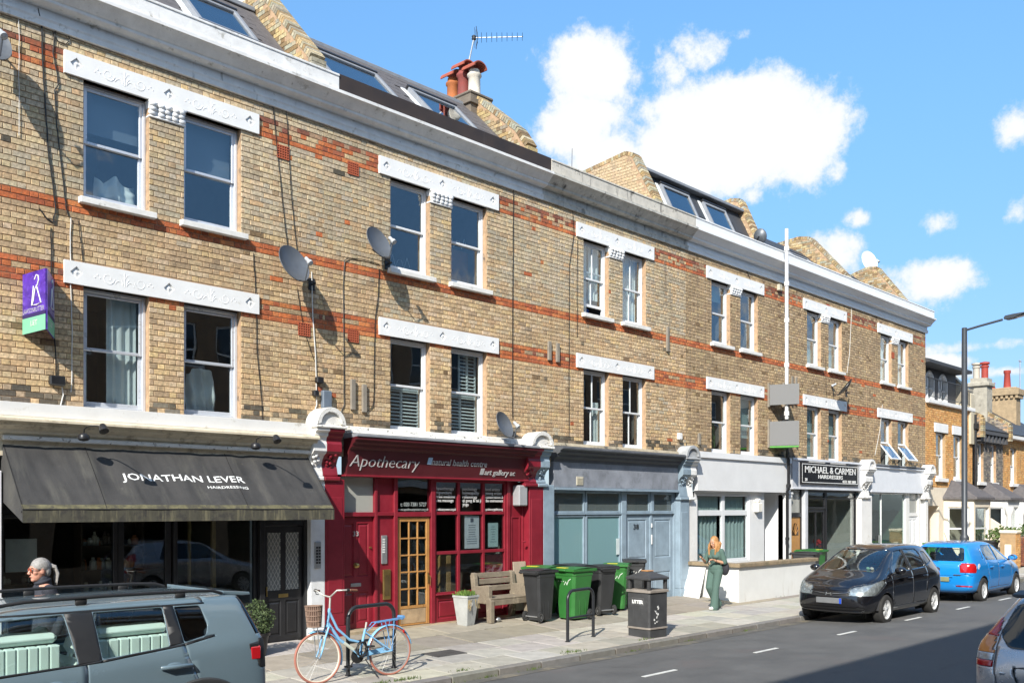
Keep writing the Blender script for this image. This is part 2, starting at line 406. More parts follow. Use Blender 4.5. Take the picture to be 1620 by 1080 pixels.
for (px, py, a, b) in ((703, 1034, .62, .40), (668, 1052, .5, .36), (745, 992, .75, .55)):
    p = GP(px, py, .13); q = MB(Matrix.Translation((p.x, p.y, pave_z(p.y)+.004)) @ Matrix.Rotation(SL, 4, 'X')); 
    q.box(-a/2, a/2, -b/2, b/2, -.01, .003, .003)
    for k in range(8):
        if a > .6 and px != 745: q.box(-a/2+.03+k*(a-.06)/8, -a/2+.03+k*(a-.06)/8+.03, -b/2+.03, b/2-.03, .0035, .007)
    q.build('inspection_cover', mat('cast_iron_cover', (.075,.072,.07), rough=.7, metal=.2, var=.2, bump=.2) if px != 668 else mat('pale_cover', (.42,.40,.35), rough=.8, var=.15), pave)
# near-side pavement where the photographer stands
q = MB(); q.box(-60, 200, -14.6, KY2-.15, -.05, .10); pn_ = q.build('near_pavement', mat('near_paving', (.30,.285,.25), rough=.9, var=.2, vs=2, bump=.3), kind='structure')
q = MB(); q.box(-60, 200, KY2-.149, KY2, -.05, .103, .012); q.build('kerb', mat('granite_kerb_far', (.25,.245,.235)), pn_)
# weeds along the kerb and between slabs
wd = MB(); rr = random.Random(5)
spots = [(FX(px, KY-.02), KY-.015, .01) for px in (770, 845, 1000, 1090, 700, 1180)] + [(FX(px, -3.5), -3.5+rr.uniform(0,.08), .11) for px in (585, 600, 615, 640, 655, 905, 912, 735, 1025)] + [(GP(px, py, .18).x, GP(px, py, .18).y, .175) for px, py in ((712,986),(705,984),(782,983),(778,985),(724,984),(1170,950),(1200,946),(1130,955),(1230,943))]
for sx, sy, sz in spots:
    for k in range(26):
        a = rr.uniform(0, 6.28); rad = abs(rr.gauss(0, .09)); bx, by = sx+rad*math.cos(a)*1.8, sy+rad*math.sin(a)*.5; h = rr.uniform(.015, .055); ww = .006
        lx, ly = rr.uniform(-.03,.03), rr.uniform(-.03,.03)
        wd.add([(bx-ww,by,sz),(bx+ww,by,sz),(bx+lx,by+ly,sz+h)], [(0,1,2)]); wd.add([(bx,by-ww,sz),(bx,by+ww,sz),(bx+lx*.4,by-ly,sz+h*.7)], [(0,1,2)])
wd.build('weeds', mat('weed_green', (.09,.13,.03), rough=.9, var=.4), kind='stuff', recalc=False, label='small weeds in the joints of the pavement', cat='weeds')

# ------------------------------------------------------------------ houses across the street: they throw the shadow on the road and stand in the reflections
m_opp = mat('opposite_brick', (.26,.17,.10), rough=.9, var=.25, vs=3); m_opp_w = mat('opposite_paint', (.7,.69,.66), rough=.7, var=.1)
m_opp_g = mat('opposite_glass', (.03,.035,.04), rough=.05, var=0)
def opposite(x0, x1):
    t = thing('opposite_house', 'brick terrace house across the street, seen only in reflections', 'house', ((x0+x1)/2, -16, .1), group='houses across the street')
    hs = []; nx = 3
    for k in range(nx):
        cx = x0+(x1-x0)*(k+.5)/nx
        for z in (3.9, 6.9): hs.append((cx-.5, cx+.5, z, z+1.7))
    b = MB(); hs2 = [(a, b_, c, d) for a, b_, c, d in hs]
    wall_holes = hs2
    xs = sorted(set([x0, x1]+[h_[i] for h_ in hs2 for i in (0,1)])); zs = sorted(set([0, 11.40]+[h_[i] for h_ in hs2 for i in (2,3)]))
    for i in range(len(xs)-1):
        for j in range(len(zs)-1):
            cx, cz = (xs[i]+xs[i+1])/2, (zs[j]+zs[j+1])/2
            if any(h_[0] < cx < h_[1] and h_[2] < cz < h_[3] for h_ in hs2): continue
            b.quad((xs[i],-14.6,zs[j]),(xs[i+1],-14.6,zs[j]),(xs[i+1],-14.6,zs[j+1]),(xs[i],-14.6,zs[j+1]))
    b.box(x0, x1, -22, -14.75, 0, 11.38)
    b.build('wall', m_opp, t, recalc=False)
    c = MB(); c.box(x0, x1, -14.75, -14.35, 9.9, 10.2); c.box(x0, x1, -14.75, -14.55, 10.9, 11.42); c.box(x0, x1, -14.75, -14.4, 3.2, 3.5); c.build('cornice', m_opp_w, t)
    for h_ in hs2:
        f = MB(); frame_rect(f, *h_, -14.72, -14.66, .07); f.box(h_[0]+.07, h_[1]-.07, -14.715, -14.665, (h_[2]+h_[3])/2-.03, (h_[2]+h_[3])/2+.03); wn = f.build('window', m_opp_w, t)
        f = MB(); f.box(h_[0]+.07, h_[1]-.07, -14.70, -14.69, h_[2]+.07, h_[3]-.07); f.build('pane', m_opp_g, wn)
    f = MB(); f.box(x0+.3, x1-.3, -14.62, -14.60, .7, 2.9); f.build('shop_window', m_opp_g, t)
def frame_rect(mb, x0, x1, z0, z1, y0, y1, wl, wt=None, wb=None, wr=None):
    wt = wl if wt is None else wt; wb = wl if wb is None else wb; wr = wl if wr is None else wr
    mb.box(x0, x0+wl, y0, y1, z0, z1, .004); mb.box(x1-wr, x1, y0, y1, z0, z1, .004)
    mb.box(x0+wl+.0005, x1-wr-.0005, y0+.002, y1-.002, z1-wt, z1-.0008, .004); mb.box(x0+wl+.0005, x1-wr-.0005, y0+.002, y1-.002, z0+.0008, z0+wb, .004)
x = -34.0
while x < 64: opposite(x, x+5.5-.01); x += 5.5
# ------------------------------------------------------------------ shared materials
m_mortar = mat('mortar', (.40,.265,.16), rough=.95, var=.25, vs=9, bump=.3, bs=120, col2=(.13,.10,.075), c2=(.55,.68), c2s=5)
m_brick = mat('stock_brick', (.4,.3,.17), rough=.9, var=.42, vs=19, bump=.9, bs=120, col2=(.20,.15,.09), c2=(.60,.74), c2s=13, tint='OBJECT', streak=(.21,.165,.115), st=(.56,.76), stsc=(2.6,2.6,.32))
m_brickg = mat('stock_brick_mass', (.4,.3,.17), rough=.9, var=.42, vs=19, bump=.9, bs=120, col2=(.20,.15,.09), c2=(.60,.74), c2s=13, tint='GEOMETRY', streak=(.21,.165,.115), st=(.56,.76), stsc=(2.6,2.6,.32))
m_white = mat('white_masonry_paint', (.73,.72,.70), rough=.6, var=.06, vs=3, bump=.15, bs=40, col2=(.47,.44,.38), c2=(.57,.75), c2s=6)
m_lintel = mat('lintel_paint', (.79,.785,.77), rough=.55, var=.05, vs=4, bump=.12, bs=60, col2=(.50,.47,.41), c2=(.60,.78), c2s=8)
m_cornice = mat('weathered_cornice_paint', (.71,.70,.68), rough=.7, var=.12, vs=4, bump=.3, bs=50, col2=(.36,.34,.30), c2=(.57,.72), c2s=5, streak=(.22,.2,.17), st=(.62,.78), stsc=(7,7,.9))
m_cornice_clean = mat('fresh_cornice_paint', (.76,.76,.75), rough=.6, var=.05, vs=4, bump=.1, bs=50, streak=(.5,.48,.44), st=(.66,.82), stsc=(7,7,.9))
m_cornice_dirty = mat('blackened_cornice', (.50,.48,.43), rough=.85, var=.2, vs=5, bump=.35, bs=60, col2=(.17,.16,.145), c2=(.53,.72), c2s=4, streak=(.10,.095,.09), st=(.54,.74), stsc=(6,6,.7))
m_cream = mat('cream_shopfront_paint', (.64,.56,.42), rough=.65, var=.14, vs=4, bump=.25, bs=50, col2=(.33,.27,.19), c2=(.52,.72), c2s=5, streak=(.30,.25,.18), st=(.55,.75), stsc=(4,6,1.5))
m_peel = mat('flaking_white_paint', (.70,.68,.64), rough=.75, var=.1, vs=8, bump=.8, bs=40, col2=(.13,.12,.10), c2=(.58,.64), c2s=14)
m_red = mat('red_shopfront_paint', (.215,.014,.026), rough=.42, var=.14, vs=4, bump=.08, bs=40, col2=(.16,.012,.018), c2=(.6,.8), c2s=5)
m_red_dk = mat('dark_red_fascia_paint', (.085,.011,.015), rough=.45, var=.12, vs=4, bump=.06, bs=40)
m_grey_blue = mat('blue_grey_shopfront_paint', (.235,.305,.365), rough=.55, var=.16, vs=3.5, bump=.15, bs=40, col2=(.17,.21,.25), c2=(.6,.75), c2s=5, streak=(.16,.19,.22), st=(.64,.8), stsc=(6,6,.8))
m_grey_fascia = mat('grey_fascia_paint', (.235,.25,.285), rough=.6, var=.25, vs=2.5, bump=.15, bs=40, col2=(.15,.16,.18), c2=(.5,.72), c2s=3)
m_black_paint = mat('black_paint', (.018,.018,.02), rough=.35, var=.2, vs=5, bump=.05)
m_upvc = mat('white_window_paint', (.70,.71,.72), rough=.35, var=.04, vs=4)
m_alu = mat('grey_aluminium_frame', (.62,.65,.70), rough=.3, var=.05, metal=.35)
m_sill = mat('stone_sill_paint', (.72,.70,.66), rough=.7, var=.1, vs=6, bump=.3, bs=60, col2=(.36,.34,.30), c2=(.6,.74), c2s=7)
m_slate = mat('roof_slate', (.105,.095,.095), rough=.75, var=.3, vs=9, bump=.3, bs=60, col2=(.17,.15,.13), c2=(.6,.75), c2s=12)
m_lead = mat('lead_flashing', (.22,.23,.25), rough=.55, var=.15, vs=6, bump=.15, bs=20)
m_brown_board = mat('brown_stained_board', (.034,.023,.019), rough=.65, var=.25, vs=2.5, bump=.1, streak=(.075,.06,.052), st=(.6,.8), stsc=(5,5,.4))
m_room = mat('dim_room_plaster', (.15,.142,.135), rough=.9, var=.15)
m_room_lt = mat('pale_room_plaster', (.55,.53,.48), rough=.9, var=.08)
m_curtain = mat('white_curtain', (.74,.78,.78), rough=.9, var=.05)
m_curtain_g = mat('green_grey_curtain', (.46,.56,.55), rough=.9, var=.06)
m_blind = mat('pale_teal_blind', (.36,.47,.47), rough=.85, var=.05)
m_blue_blind = mat('grey_blue_blind', (.16,.20,.26), rough=.8, var=.05)
g_win = glass('window_glass', (.86,.9,.9), f0=.10)
g_shop = glass('shop_glass', (.80,.84,.84), f0=.07)
g_frost = glass('frosted_film_glass', (.6,.7,.7), f0=.05, rough=.15, dens=.86, film=(.21,.36,.38))
g_frost_w = glass('etched_glass', (.6,.62,.6), f0=.04, rough=.25, dens=.8, film=(.42,.42,.38))
g_sky = glass('skylight_glass', (.5,.6,.65), f0=.16)
m_text_w = mat('white_lettering', (.78,.78,.76), rough=.5, var=.03)
m_metal = mat('galvanised_metal', (.42,.43,.44), rough=.4, metal=.7, var=.12)
m_brass = mat('brass', (.45,.32,.12), rough=.35, metal=.9, var=.15)
m_wood = mat('pine_door', (.42,.21,.065), rough=.5, var=.18, vs=4, streak=(.26,.12,.035), st=(.5,.75), stsc=(26,26,1.2), bump=.08)
m_terracotta = mat('terracotta', (.40,.11,.045), rough=.8, var=.2, bump=.2)

CH = .0808
STR, HDR, JT = .228, .102, .010
PER = STR + HDR + 2*JT
PAL = {
 'grey': [(.36,.31,.20),(.42,.36,.24),(.29,.26,.18),(.33,.30,.22),(.44,.34,.20),(.26,.22,.15),(.38,.33,.23),(.31,.30,.23),(.47,.38,.22)],
 'warm': [(.50,.35,.175),(.44,.30,.15),(.55,.40,.22),(.38,.255,.13),(.47,.36,.21),(.53,.37,.16),(.33,.22,.115),(.50,.38,.24),(.42,.26,.12)],
 'brown': [(.30,.20,.095),(.37,.25,.12),(.24,.155,.075),(.42,.30,.15),(.19,.125,.065),(.33,.235,.13),(.46,.34,.17),(.27,.185,.09)],
 'soot': [(.085,.07,.05),(.12,.10,.07),(.17,.135,.09),(.24,.18,.11),(.07,.06,.045),(.14,.12,.09)],
 'red': [(.47,.10,.045),(.42,.085,.04),(.50,.13,.06),(.36,.075,.04)],
 'dred': [(.25,.06,.045),(.20,.055,.045),(.30,.07,.045),(.23,.11,.06)],
 'orange': [(.48,.25,.08),(.52,.28,.10),(.44,.22,.075),(.50,.30,.12)],
 'pale': [(.36,.27,.155),(.33,.24,.13),(.40,.31,.19)],
 'dgrey': [(.12,.11,.10),(.17,.15,.13),(.09,.085,.08),(.22,.19,.15)],
}
def brick_col(x, row, z, style):
    c, k = brick_col0(x, row, z, style)
    if k == 'red': return (c[0]*1.08, c[1]*1.42, c[2]*1.05)
    if k == 'soot': return tuple(v*1.25 for v in c)
    g_ = (1.04 if style == 'brown' else 1.25)*(1 + .16*mnoise.noise(Vector((x*.45, z*.55, 7))) + .10*mnoise.noise(Vector((x*1.6, z*1.9, 2))))
    return tuple((v*.54+m*.46)*g_ for v, m in zip(c, (.405,.30,.195)))
def brick_col0(x, row, z, style):
    c = brick_col1(x, row, z, style)
    r_, g_, b_ = c
    return c, ('red' if r_ > 2.3*g_ else 'soot' if r_ < .18 or style in ('orange','dgrey','dred') else 'stock')
def brick_col1(x, row, z, style):
    if style in ('stock', 'brown'):
        rb = RED_ROWS.get(row)
        if rb is not None:
            if rb == 'mix': return jitter(rnd.choice(PAL['brown'] + PAL['dred'] + PAL['red']))
            return jitter(rnd.choice(PAL[rb]))
        if rnd.random() < .004: return jitter(rnd.choice(PAL['red']))
        if z < 4.02 and rnd.random() < max(0, min(.85, (4.12 - z)*2.6)): return jitter(rnd.choice(PAL['soot']))
        if style == 'brown': return jitter(rnd.choice(PAL['brown'] if rnd.random() < .85 else PAL['warm']))
        hi = max(0, min(1, (z - 6.35)/.5))
        n = mnoise.noise(Vector((x*.5, z*.6, 3.1)))
        if rnd.random() < hi*.8 + n*.25: return jitter(rnd.choice(PAL['grey']))
        if rnd.random() < .012: return jitter(rnd.choice(PAL['soot'][2:]))
        return jitter(rnd.choice(PAL['warm'] if rnd.random() < .8 else PAL['brown']))
    return jitter(rnd.choice(PAL[style]))
# rows counted from z = 3.40
BZ0 = 3.40
def row_of(z): return int(math.floor((z - BZ0)/CH + 1e-6))
RED_ROWS = {}
r0 = row_of(5.46)
for k, c in enumerate(('red','red','mix','red')): RED_ROWS[r0+k] = c
r1 = row_of(6.53)
for k, c in enumerate(('red','red')): RED_ROWS[r1+k] = c
r2 = row_of(8.34)
for k, c in enumerate(('red','mix','mix','dred')): RED_ROWS[r2+k] = c

def brick_mesh(name, L_):
    mb = MB(); c = .004; x0, x1, z0, z1 = 0, L_, 0, CH-.011
    # front face slightly eased, sides run back to the mortar
    mb.add([(x0+c,-.009,z0+c),(x1-c,-.009,z0+c),(x1-c,-.009,z1-c),(x0+c,-.009,z1-c),(x0,-.005,z0),(x1,-.005,z0),(x1,-.005,z1),(x0,-.005,z1),(x0,.004,z0),(x1,.004,z0),(x1,.004,z1),(x0,.004,z1)],
           [(0,1,2,3),(4,5,1,0),(5,6,2,1),(6,7,3,2),(7,4,0,3),(8,9,5,4),(9,10,6,5),(10,11,7,6),(11,8,4,7)])
    return mb.mesh(name, m_brick)
ME_STR = brick_mesh('brick_stretcher', STR); ME_HDR = brick_mesh('brick_header', HDR)

def lay_bricks(parent, x0, x1, z0, z1, holes, style, singles=300, Y=0.0, px_limit=True):
    """Flemish bond; the bricks largest in the picture become parts, the rest one mass"""
    mass = MB(); cand = []
    ra, rb = row_of(z0), row_of(z1 - 1e-4)
    for r in range(ra, rb+1):
        za, zb = max(z0, BZ0 + r*CH), min(z1, BZ0 + r*CH + CH - .011)
        if zb - za < .02: continue
        off = (PER/2 if r % 2 else 0) + rnd.uniform(-.012, .012)
        k = math.floor((x0 - off)/PER) - 1; x = off + k*PER; st = True
        while x < x1:
            Ln = STR if st else HDR
            segs = [(max(x, x0), min(x+Ln, x1))]
            for hx0, hx1, hz0, hz1 in holes:
                if hz0 < zb - .012 and hz1 > za + .012:
                    ns = []
                    for a, b in segs:
                        if hx1 <= a or hx0 >= b: ns.append((a, b))
                        else:
                            if hx0 - a > .02: ns.append((a, hx0 - .004))
                            if b - hx1 > .02: ns.append((hx1 + .004, b))
                    segs = ns
            for a, b in segs:
                if b - a < .02: continue
                col = brick_col((a+b)/2, r, za, style)
                full = abs((b-a) - Ln) < 1e-4 and zb - za > CH - .012
                cand.append((a, b, za, zb, col, full, st))
            x += Ln + JT; st = not st
    ok = []
    for i, c in enumerate(cand):
        if not c[5] or not singles: continue
        P = Vector(((c[0]+c[1])/2, Y, c[2])); d = P - CAM; f = d.dot(FWD)
        if f < .5: continue
        sx = PX0 + FPX*d.dot(RGT)/f; sy = HZ - FPX*d.z/f
        if not (4 < sx < 1616 and 4 < sy < 1076): continue
        ok.append(((c[1]-c[0])/f, i))
    ok.sort(reverse=True); pick = set(i for _, i in ok[:singles])
    for i, (a, b, za, zb, col, full, st) in enumerate(cand):
        dy = rnd.uniform(-.003, .002)
        if i in pick:
            o = bpy.data.objects.new('brick', ME_STR if st else ME_HDR); o.location = (a, Y+dy, za); o['tint'] = col
            o.rotation_euler = (0, rnd.uniform(-.004, .004), rnd.uniform(-.006, .006))
            link(o, parent)
        else:
            mass.cur = col; c_ = .004; y = Y + dy
            mass.add([(a+c_,y-.009,za+c_),(b-c_,y-.009,za+c_),(b-c_,y-.009,zb-c_),(a+c_,y-.009,zb-c_),(a,y-.004,za),(b,y-.004,za),(b,y-.004,zb),(a,y-.004,zb),(a,Y+.004,za),(b,Y+.004,za),(b,Y+.004,zb),(a,Y+.004,zb)],
                     [(0,1,2,3),(4,5,1,0),(5,6,2,1),(6,7,3,2),(7,4,0,3),(8,9,5,4),(9,10,6,5),(10,11,7,6),(11,8,4,7)])
    if mass.v: mass.build('brickwork', m_brickg, parent, kind='stuff', recalc=False)

def wall_sheet(mb, x0, x1, z0, z1, holes, Y=0.0, depth=.14):
    xs = sorted(set([x0, x1] + [min(max(h[i], x0), x1) for h in holes for i in (0,1)])); zs = sorted(set([z0, z1] + [min(max(h[i], z0), z1) for h in holes for i in (2,3)]))
    for i in range(len(xs)-1):
        for j in range(len(zs)-1):
            cx, cz = (xs[i]+xs[i+1])/2, (zs[j]+zs[j+1])/2
            if any(h[0] < cx < h[1] and h[2] < cz < h[3] for h in holes): continue
            mb.quad((xs[i],Y,zs[j]),(xs[i+1],Y,zs[j]),(xs[i+1],Y,zs[j+1]),(xs[i],Y,zs[j+1]))
    for a, b, c, d in holes:
        y2 = Y + depth
        mb.quad((a,Y,c),(a,y2,c),(a,y2,d),(a,Y,d)); mb.quad((b,Y,c),(b,Y,d),(b,y2,d),(b,y2,c))
        mb.quad((a,Y,d),(b,Y,d),(b,y2,d),(a,y2,d)); mb.quad((a,Y,c),(a,y2,c),(b,y2,c),(b,Y,c))

def curtain_mb(x0, x1, z0, z1, y, amp=.025, fold=.11, lean=0.0):
    mb = MB(); ph = rnd.uniform(0, 6)
    nx = max(8, int((x1-x0)/.018))
    mb.grid(lambda u, v: (x0+(x1-x0)*u + lean*v*(1-u), y + amp*math.sin((x0+(x1-x0)*u)/fold*6.283 + ph + .5*math.sin(9*u+ph)) + .25*amp*math.sin(31*u), z1+(z0-z1)*v), nx, 6)
    return mb

def frame_rect(mb, x0, x1, z0, z1, y0, y1, wl, wt=None, wb=None, wr=None):
    wt = wl if wt is None else wt; wb = wl if wb is None else wb; wr = wl if wr is None else wr
    mb.box(x0, x0+wl, y0, y1, z0, z1, .004); mb.box(x1-wr, x1, y0, y1, z0, z1, .004)
    mb.box(x0+wl+.0005, x1-wr-.0005, y0+.002, y1-.002, z1-wt, z1-.0008, .004); mb.box(x0+wl+.0005, x1-wr-.0005, y0+.002, y1-.002, z0+.0008, z0+wb, .004)

def sash_window(house, x0, x1, z0, z1, m=None, Y=0.0, bars=False, room=True, fill=None, rev=.10, open_=0.0, pane=None, hung=False, label=None):
    """part window (its box frame) with sashes, panes and what hangs behind the glass as sub-parts"""
    m = m or m_upvc; pane = pane or g_win
    f = MB(); frame_rect(f, x0+.002, x1-.002, z0+.002, z1-.002, Y+rev, Y+rev+.10, .045)
    win = f.build('window', m, house, label=label)
    a, b = x0+.048, x1-.048; zm = z0 + (z1-z0)*.5; h = .045
    t = MB(); frame_rect(t, a, b, zm-.02, z1-.048, Y+rev+.015, Y+rev+.05, h, wb=.04)
    if bars: t.box((a+b)/2-.012, (a+b)/2+.012, Y+rev+.02, Y+rev+.045, zm+.02, z1-.048-h)
    t.build('sash', m, win)
    if hung:   # lower casement swung out from its top edge
        ang = R(38); H = zm - .022 - (z0+.048); c, s = math.cos(ang), math.sin(ang)
        T = Matrix.Translation((0, Y+rev-.005, zm-.022)) @ Matrix.Rotation(-ang, 4, 'X')
        bm_ = MB(T); frame_rect(bm_, a, b, -H, 0, -.02, .018, h); bm_.build('sash', m, win)
        p = MB(T); p.box(a+h, b-h, -.003, .003, -H+h, -h); p.build('pane', pane, win)
        st = MB()
        for xx in (a+.05, b-.05):
            st.tube([(xx, Y+rev, z0+.10), (xx, Y+rev-H*s*.62, zm-.022-H*c*.62)], .012, 6)
        st.build('stay', m_black_paint, win)
    else:
        zo = z0+.048+open_
        t = MB(); frame_rect(t, a, b, zo, zm+.02+open_, Y+rev+.052, Y+rev+.087, h, wt=.04, wb=.06)
        if bars: t.box((a+b)/2-.012, (a+b)/2+.012, Y+rev+.057, Y+rev+.082, zo+.06, zm-.02+open_)
        t.box((a+b)/2-.03, (a+b)/2+.03, Y+rev+.038, Y+rev+.0515, zm+open_+.002, zm+open_+.016)
        t.build('sash', m, win)
        p = MB(); p.box(a+h, b-h, Y+rev+.067, Y+rev+.073, zo+.06, zm-.02+open_); p.build('pane', pane, win)
    p = MB(Matrix.Translation(((a+b)/2, Y+rev+.033, (zm+z1)/2)) @ Matrix.Rotation(rnd.uniform(-.012,.012), 4, 'Z') @ Matrix.Rotation(rnd.uniform(-.014,.014), 4, 'X')); p.box(a+h-(a+b)/2, b-h-(a+b)/2, -.003, .003, zm+.02-(zm+z1)/2, z1-.048-h-(zm+z1)/2); p.build('pane', pane, win)
    if room:
        r = MB(); ra, rb, rz0, rz1, yb = x0-.24, x1+.24, z0-.35, z1+.15, Y+2.4; y0 = Y+rev+.101
        r.quad((ra,yb,rz0),(rb,yb,rz0),(rb,yb,rz1),(ra,yb,rz1)); r.quad((ra,y0,rz0),(ra,yb,rz0),(ra,yb,rz1),(ra,y0,rz1)); r.quad((rb,y0,rz0),(rb,y0,rz1),(rb,yb,rz1),(rb,yb,rz0))
        r.quad((ra,y0,rz1),(ra,yb,rz1),(rb,yb,rz1),(rb,y0,rz1)); r.quad((ra,y0,rz0),(rb,y0,rz0),(rb,yb,rz0),(ra,yb,rz0))
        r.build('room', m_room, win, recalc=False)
    yc = Y+rev+.17
    for kind, u0, u1, v0, v1, mm in (fill or []):
        xa, xb = a+(b-a)*u0, a+(b-a)*u1; za, zb = z0+(z1-z0)*v0, z0+(z1-z0)*v1
        if kind == 'curtain': curtain_mb(xa, xb, za, zb, yc).build('curtain', mm, win, smooth=60, recalc=False)
        elif kind == 'blind':
            q = MB(); q.box(xa, xb, yc, yc+.006, za, zb); q.tube([(xa, yc, zb), (xb, yc, zb)], .022, 8); q.build('blind', mm, win)
        elif kind == 'cloth':
            q = MB(); ph = rnd.uniform(0, 9)
            q.grid(lambda u, v: (xa+(xb-xa)*u, yc+.1+.05*mnoise.noise(Vector((u*4+ph, v*4, 0)))+.04*math.sin(u*17+3*v), za+(zb-za)*(v*(.82+.25*mnoise.noise(Vector((u*3, ph, 1)))))), 24, 16); q.build('cloth', mm, win, smooth=60, recalc=False)
        elif kind == 'slats':
            q = MB(); frame_rect(q, xa, xb, za, zb, yc-.012, yc+.018, .035); q.box((xa+xb)/2-.02, (xa+xb)/2+.02, yc-.012, yc+.018, za, zb); q.build('shutter_frame', mm, win)
            n = max(4, int((zb-za-.07)/.062))
            base = None
            for i in range(n):
                zz = za+.055 + (zb-za-.11)*i/(n-1)
                if base is None:
                    T = Matrix.Rotation(R(35), 4, 'X'); s_ = MB(T); s_.box(-(xb-xa)/2+.035, (xb-xa)/2-.035, -.028, .028, -.004, .004); base = s_.mesh('slat', mm)
                o = bpy.data.objects.new('slat', base); o.location = ((xa+xb)/2, yc+.004, zz); link(o, win)
        elif kind == 'lights':
            q = MB(); pts = [(xa+(xb-xa)*i/12, yc+.25, za+(zb-za)*(.5+.35*math.sin(i*2.4))) for i in range(13)]
            q.tube(pts, .006, 5); q.build('string_lights', mm, win)
        elif kind == 'post':
            q = MB(); q.box(xa, xb, yc+.2, yc+.3, za, zb, .01); q.build('furniture', mm, win)
    return win

def sill(house, x0, x1, z, m=None, pro=.11, th=.095, Y=0.0):
    s = MB(); p = [(Y+.10, z+.012), (Y-pro, z-.012), (Y-pro, z-th), (Y-pro+.025, z-th), (Y-pro+.03, z-th+.012), (Y-pro+.045, z-th+.012), (Y-pro+.05, z-th), (Y+.10, z-th)]
    s.prism(p, 'x', x0-.075, x1+.075); return s.build('sill', m or m_sill, house, bevel=.006)

def scroll(mb, cx, cz, y, s, flip):
    """carved plant scroll"""
    def spiral(ox, oz, r, turns, d, start):
        pts = []
        for i in range(int(turns*12)+1):
            t = i/12*2*math.pi; rr = r*(1 - .75*i/(turns*12)); pts.append((cx+flip*(ox+d*rr*math.cos(t+start)), y, cz+oz+rr*math.sin(t+start)))
        mb.tube(pts, .007, 5, rs=[.008*(1-.5*i/len(pts)) for i in range(len(pts))])
    y += .003
    for d in (-1, 1):
        spiral(d*.20*s, -.01, .075*s, 1.3, d, math.pi)
        mb.tube([(cx+flip*d*(.02*s+.1*s*t), y, cz-.07*s+.05*s*math.sin(3*t)) for t in [i/6 for i in range(7)]], .007, 5)
        mb.tube([(cx+flip*d*(.02+.035*t)*s, y, cz-.05*s+.12*s*t-.03*s*t*t*2) for t in [i/6 for i in range(7)]], .007, 5)
        for k in range(3): mb.ell((cx+flip*d*(.30+.03*k)*s, y, cz+(.012 if k%2 else -.02)*s), (.014*s, .006, .012*s), 8, 4)
    mb.tube([(cx, y, cz-.08*s), (cx, y, cz+.09*s)], .007, 5)
    for d in (-1, 1): mb.tube([(cx+d*.0, y, cz), (cx+d*.03*s, y, cz+.06*s), (cx+d*.055*s, y, cz+.07*s)], .006, 5)

def lintel(house, x0, x1, z0, z1, orn=1.0, cap=None, m=None):
    m = m or m_lintel; mb = MB(); yf = -.045
    ds = [x0+.16, (x0+x1)/2, x1-.16]; dr = .085; cz = (z0+z1)/2+.005
    xs = [x0]
    for d in ds: xs += [d-.125, d+.125]
    xs.append(x1)
    for i in range(0, len(xs), 2):
        if xs[i+1]-xs[i] > 1e-4: mb.quad((xs[i],yf,z0),(xs[i+1],yf,z0),(xs[i+1],yf,z1),(xs[i],yf,z1))
    for d in ds:
        bl, br, tr, tl = (d-.125,yf,z0),(d+.125,yf,z0),(d+.125,yf,z1),(d-.125,yf,z1)
        b, r, t, l = (d,yf,cz-dr),(d+dr,yf,cz),(d,yf,cz+dr),(d-dr,yf,cz)
        for tri in ((bl,br,b),(br,r,b),(br,tr,r),(tr,t,r),(tr,tl,t),(tl,l,t),(tl,bl,l),(bl,b,l)): mb.poly(tri)
        q = .026
        B, Rr, T, Lf = [(p[0], yf+q, p[2]) for p in (b, r, t, l)]
        for u, v, U, V in ((b,r,B,Rr),(r,t,Rr,T),(t,l,T,Lf),(l,b,Lf,B)): mb.quad(u, v, V, U)
        k = .84; inner = [(d+(p[0]-d)*k, yf+q, cz+(p[2]-cz)*k) for p in (b, r, t, l)]; apex = (d, yf+.004, cz)
        outer = [B, Rr, T, Lf]
        for i in range(4): mb.quad(outer[i], outer[(i+1)%4], inner[(i+1)%4], inner[i]); mb.poly((inner[i], inner[(i+1)%4], apex))
    mb.quad((x0,yf,z0),(x0,yf,z1),(x0,.1,z1),(x0,.1,z0)); mb.quad((x1,yf,z0),(x1,.1,z0),(x1,.1,z1),(x1,yf,z1))
    mb.quad((x0,yf,z1),(x1,yf,z1),(x1,.1,z1),(x0,.1,z1)); mb.quad((x0,yf,z0),(x0,.1,z0),(x1,.1,z0),(x1,yf,z0))
    o = mb.build('lintel', m, house, recalc=False)
    if orn:
        s = MB()
        for cx in ((ds[0]+ds[1])/2, (ds[1]+ds[2])/2): scroll(s, cx, cz, yf-.001, orn*1.15, 1)
        s.build('scroll_carving', m, o, smooth=60)
    if cap:   # leafy capital over the pier between the two openings
        c0, c1 = cap; c = MB(); zt = z0-.002; hb = .21
        c.box(c0-.02, c1+.02, -.05, .09, zt-.03, zt, .006)
        c.prism([(c0+.02, zt-hb), (c1-.02, zt-hb), (c1+.015, zt-.03), (c0-.015, zt-.03)], 'y', -.02, .09)
        c.box(c0-.01, c1+.01, -.035, .09, zt-hb-.03, zt-hb, .008)
        rr = random.Random(int(c0*100)); n = 5
        for i in range(n):
            xx = c0 + (c1-c0)*(i+.5)/n
            for j in range(3):
                c.ell((xx+rr.uniform(-.02,.02), -.03-.012*j, zt-hb+.035+.06*j), (.062, .026+.006*j, .042), 10, 6)
            c.tube([(xx, -.03, zt-hb+.02), (xx+rr.uniform(-.02,.02), -.06, zt-.07), (xx+rr.uniform(-.03,.03), -.075, zt-.05)], .012, 6)
        c.build('capital', m, o, smooth=60)
    return o

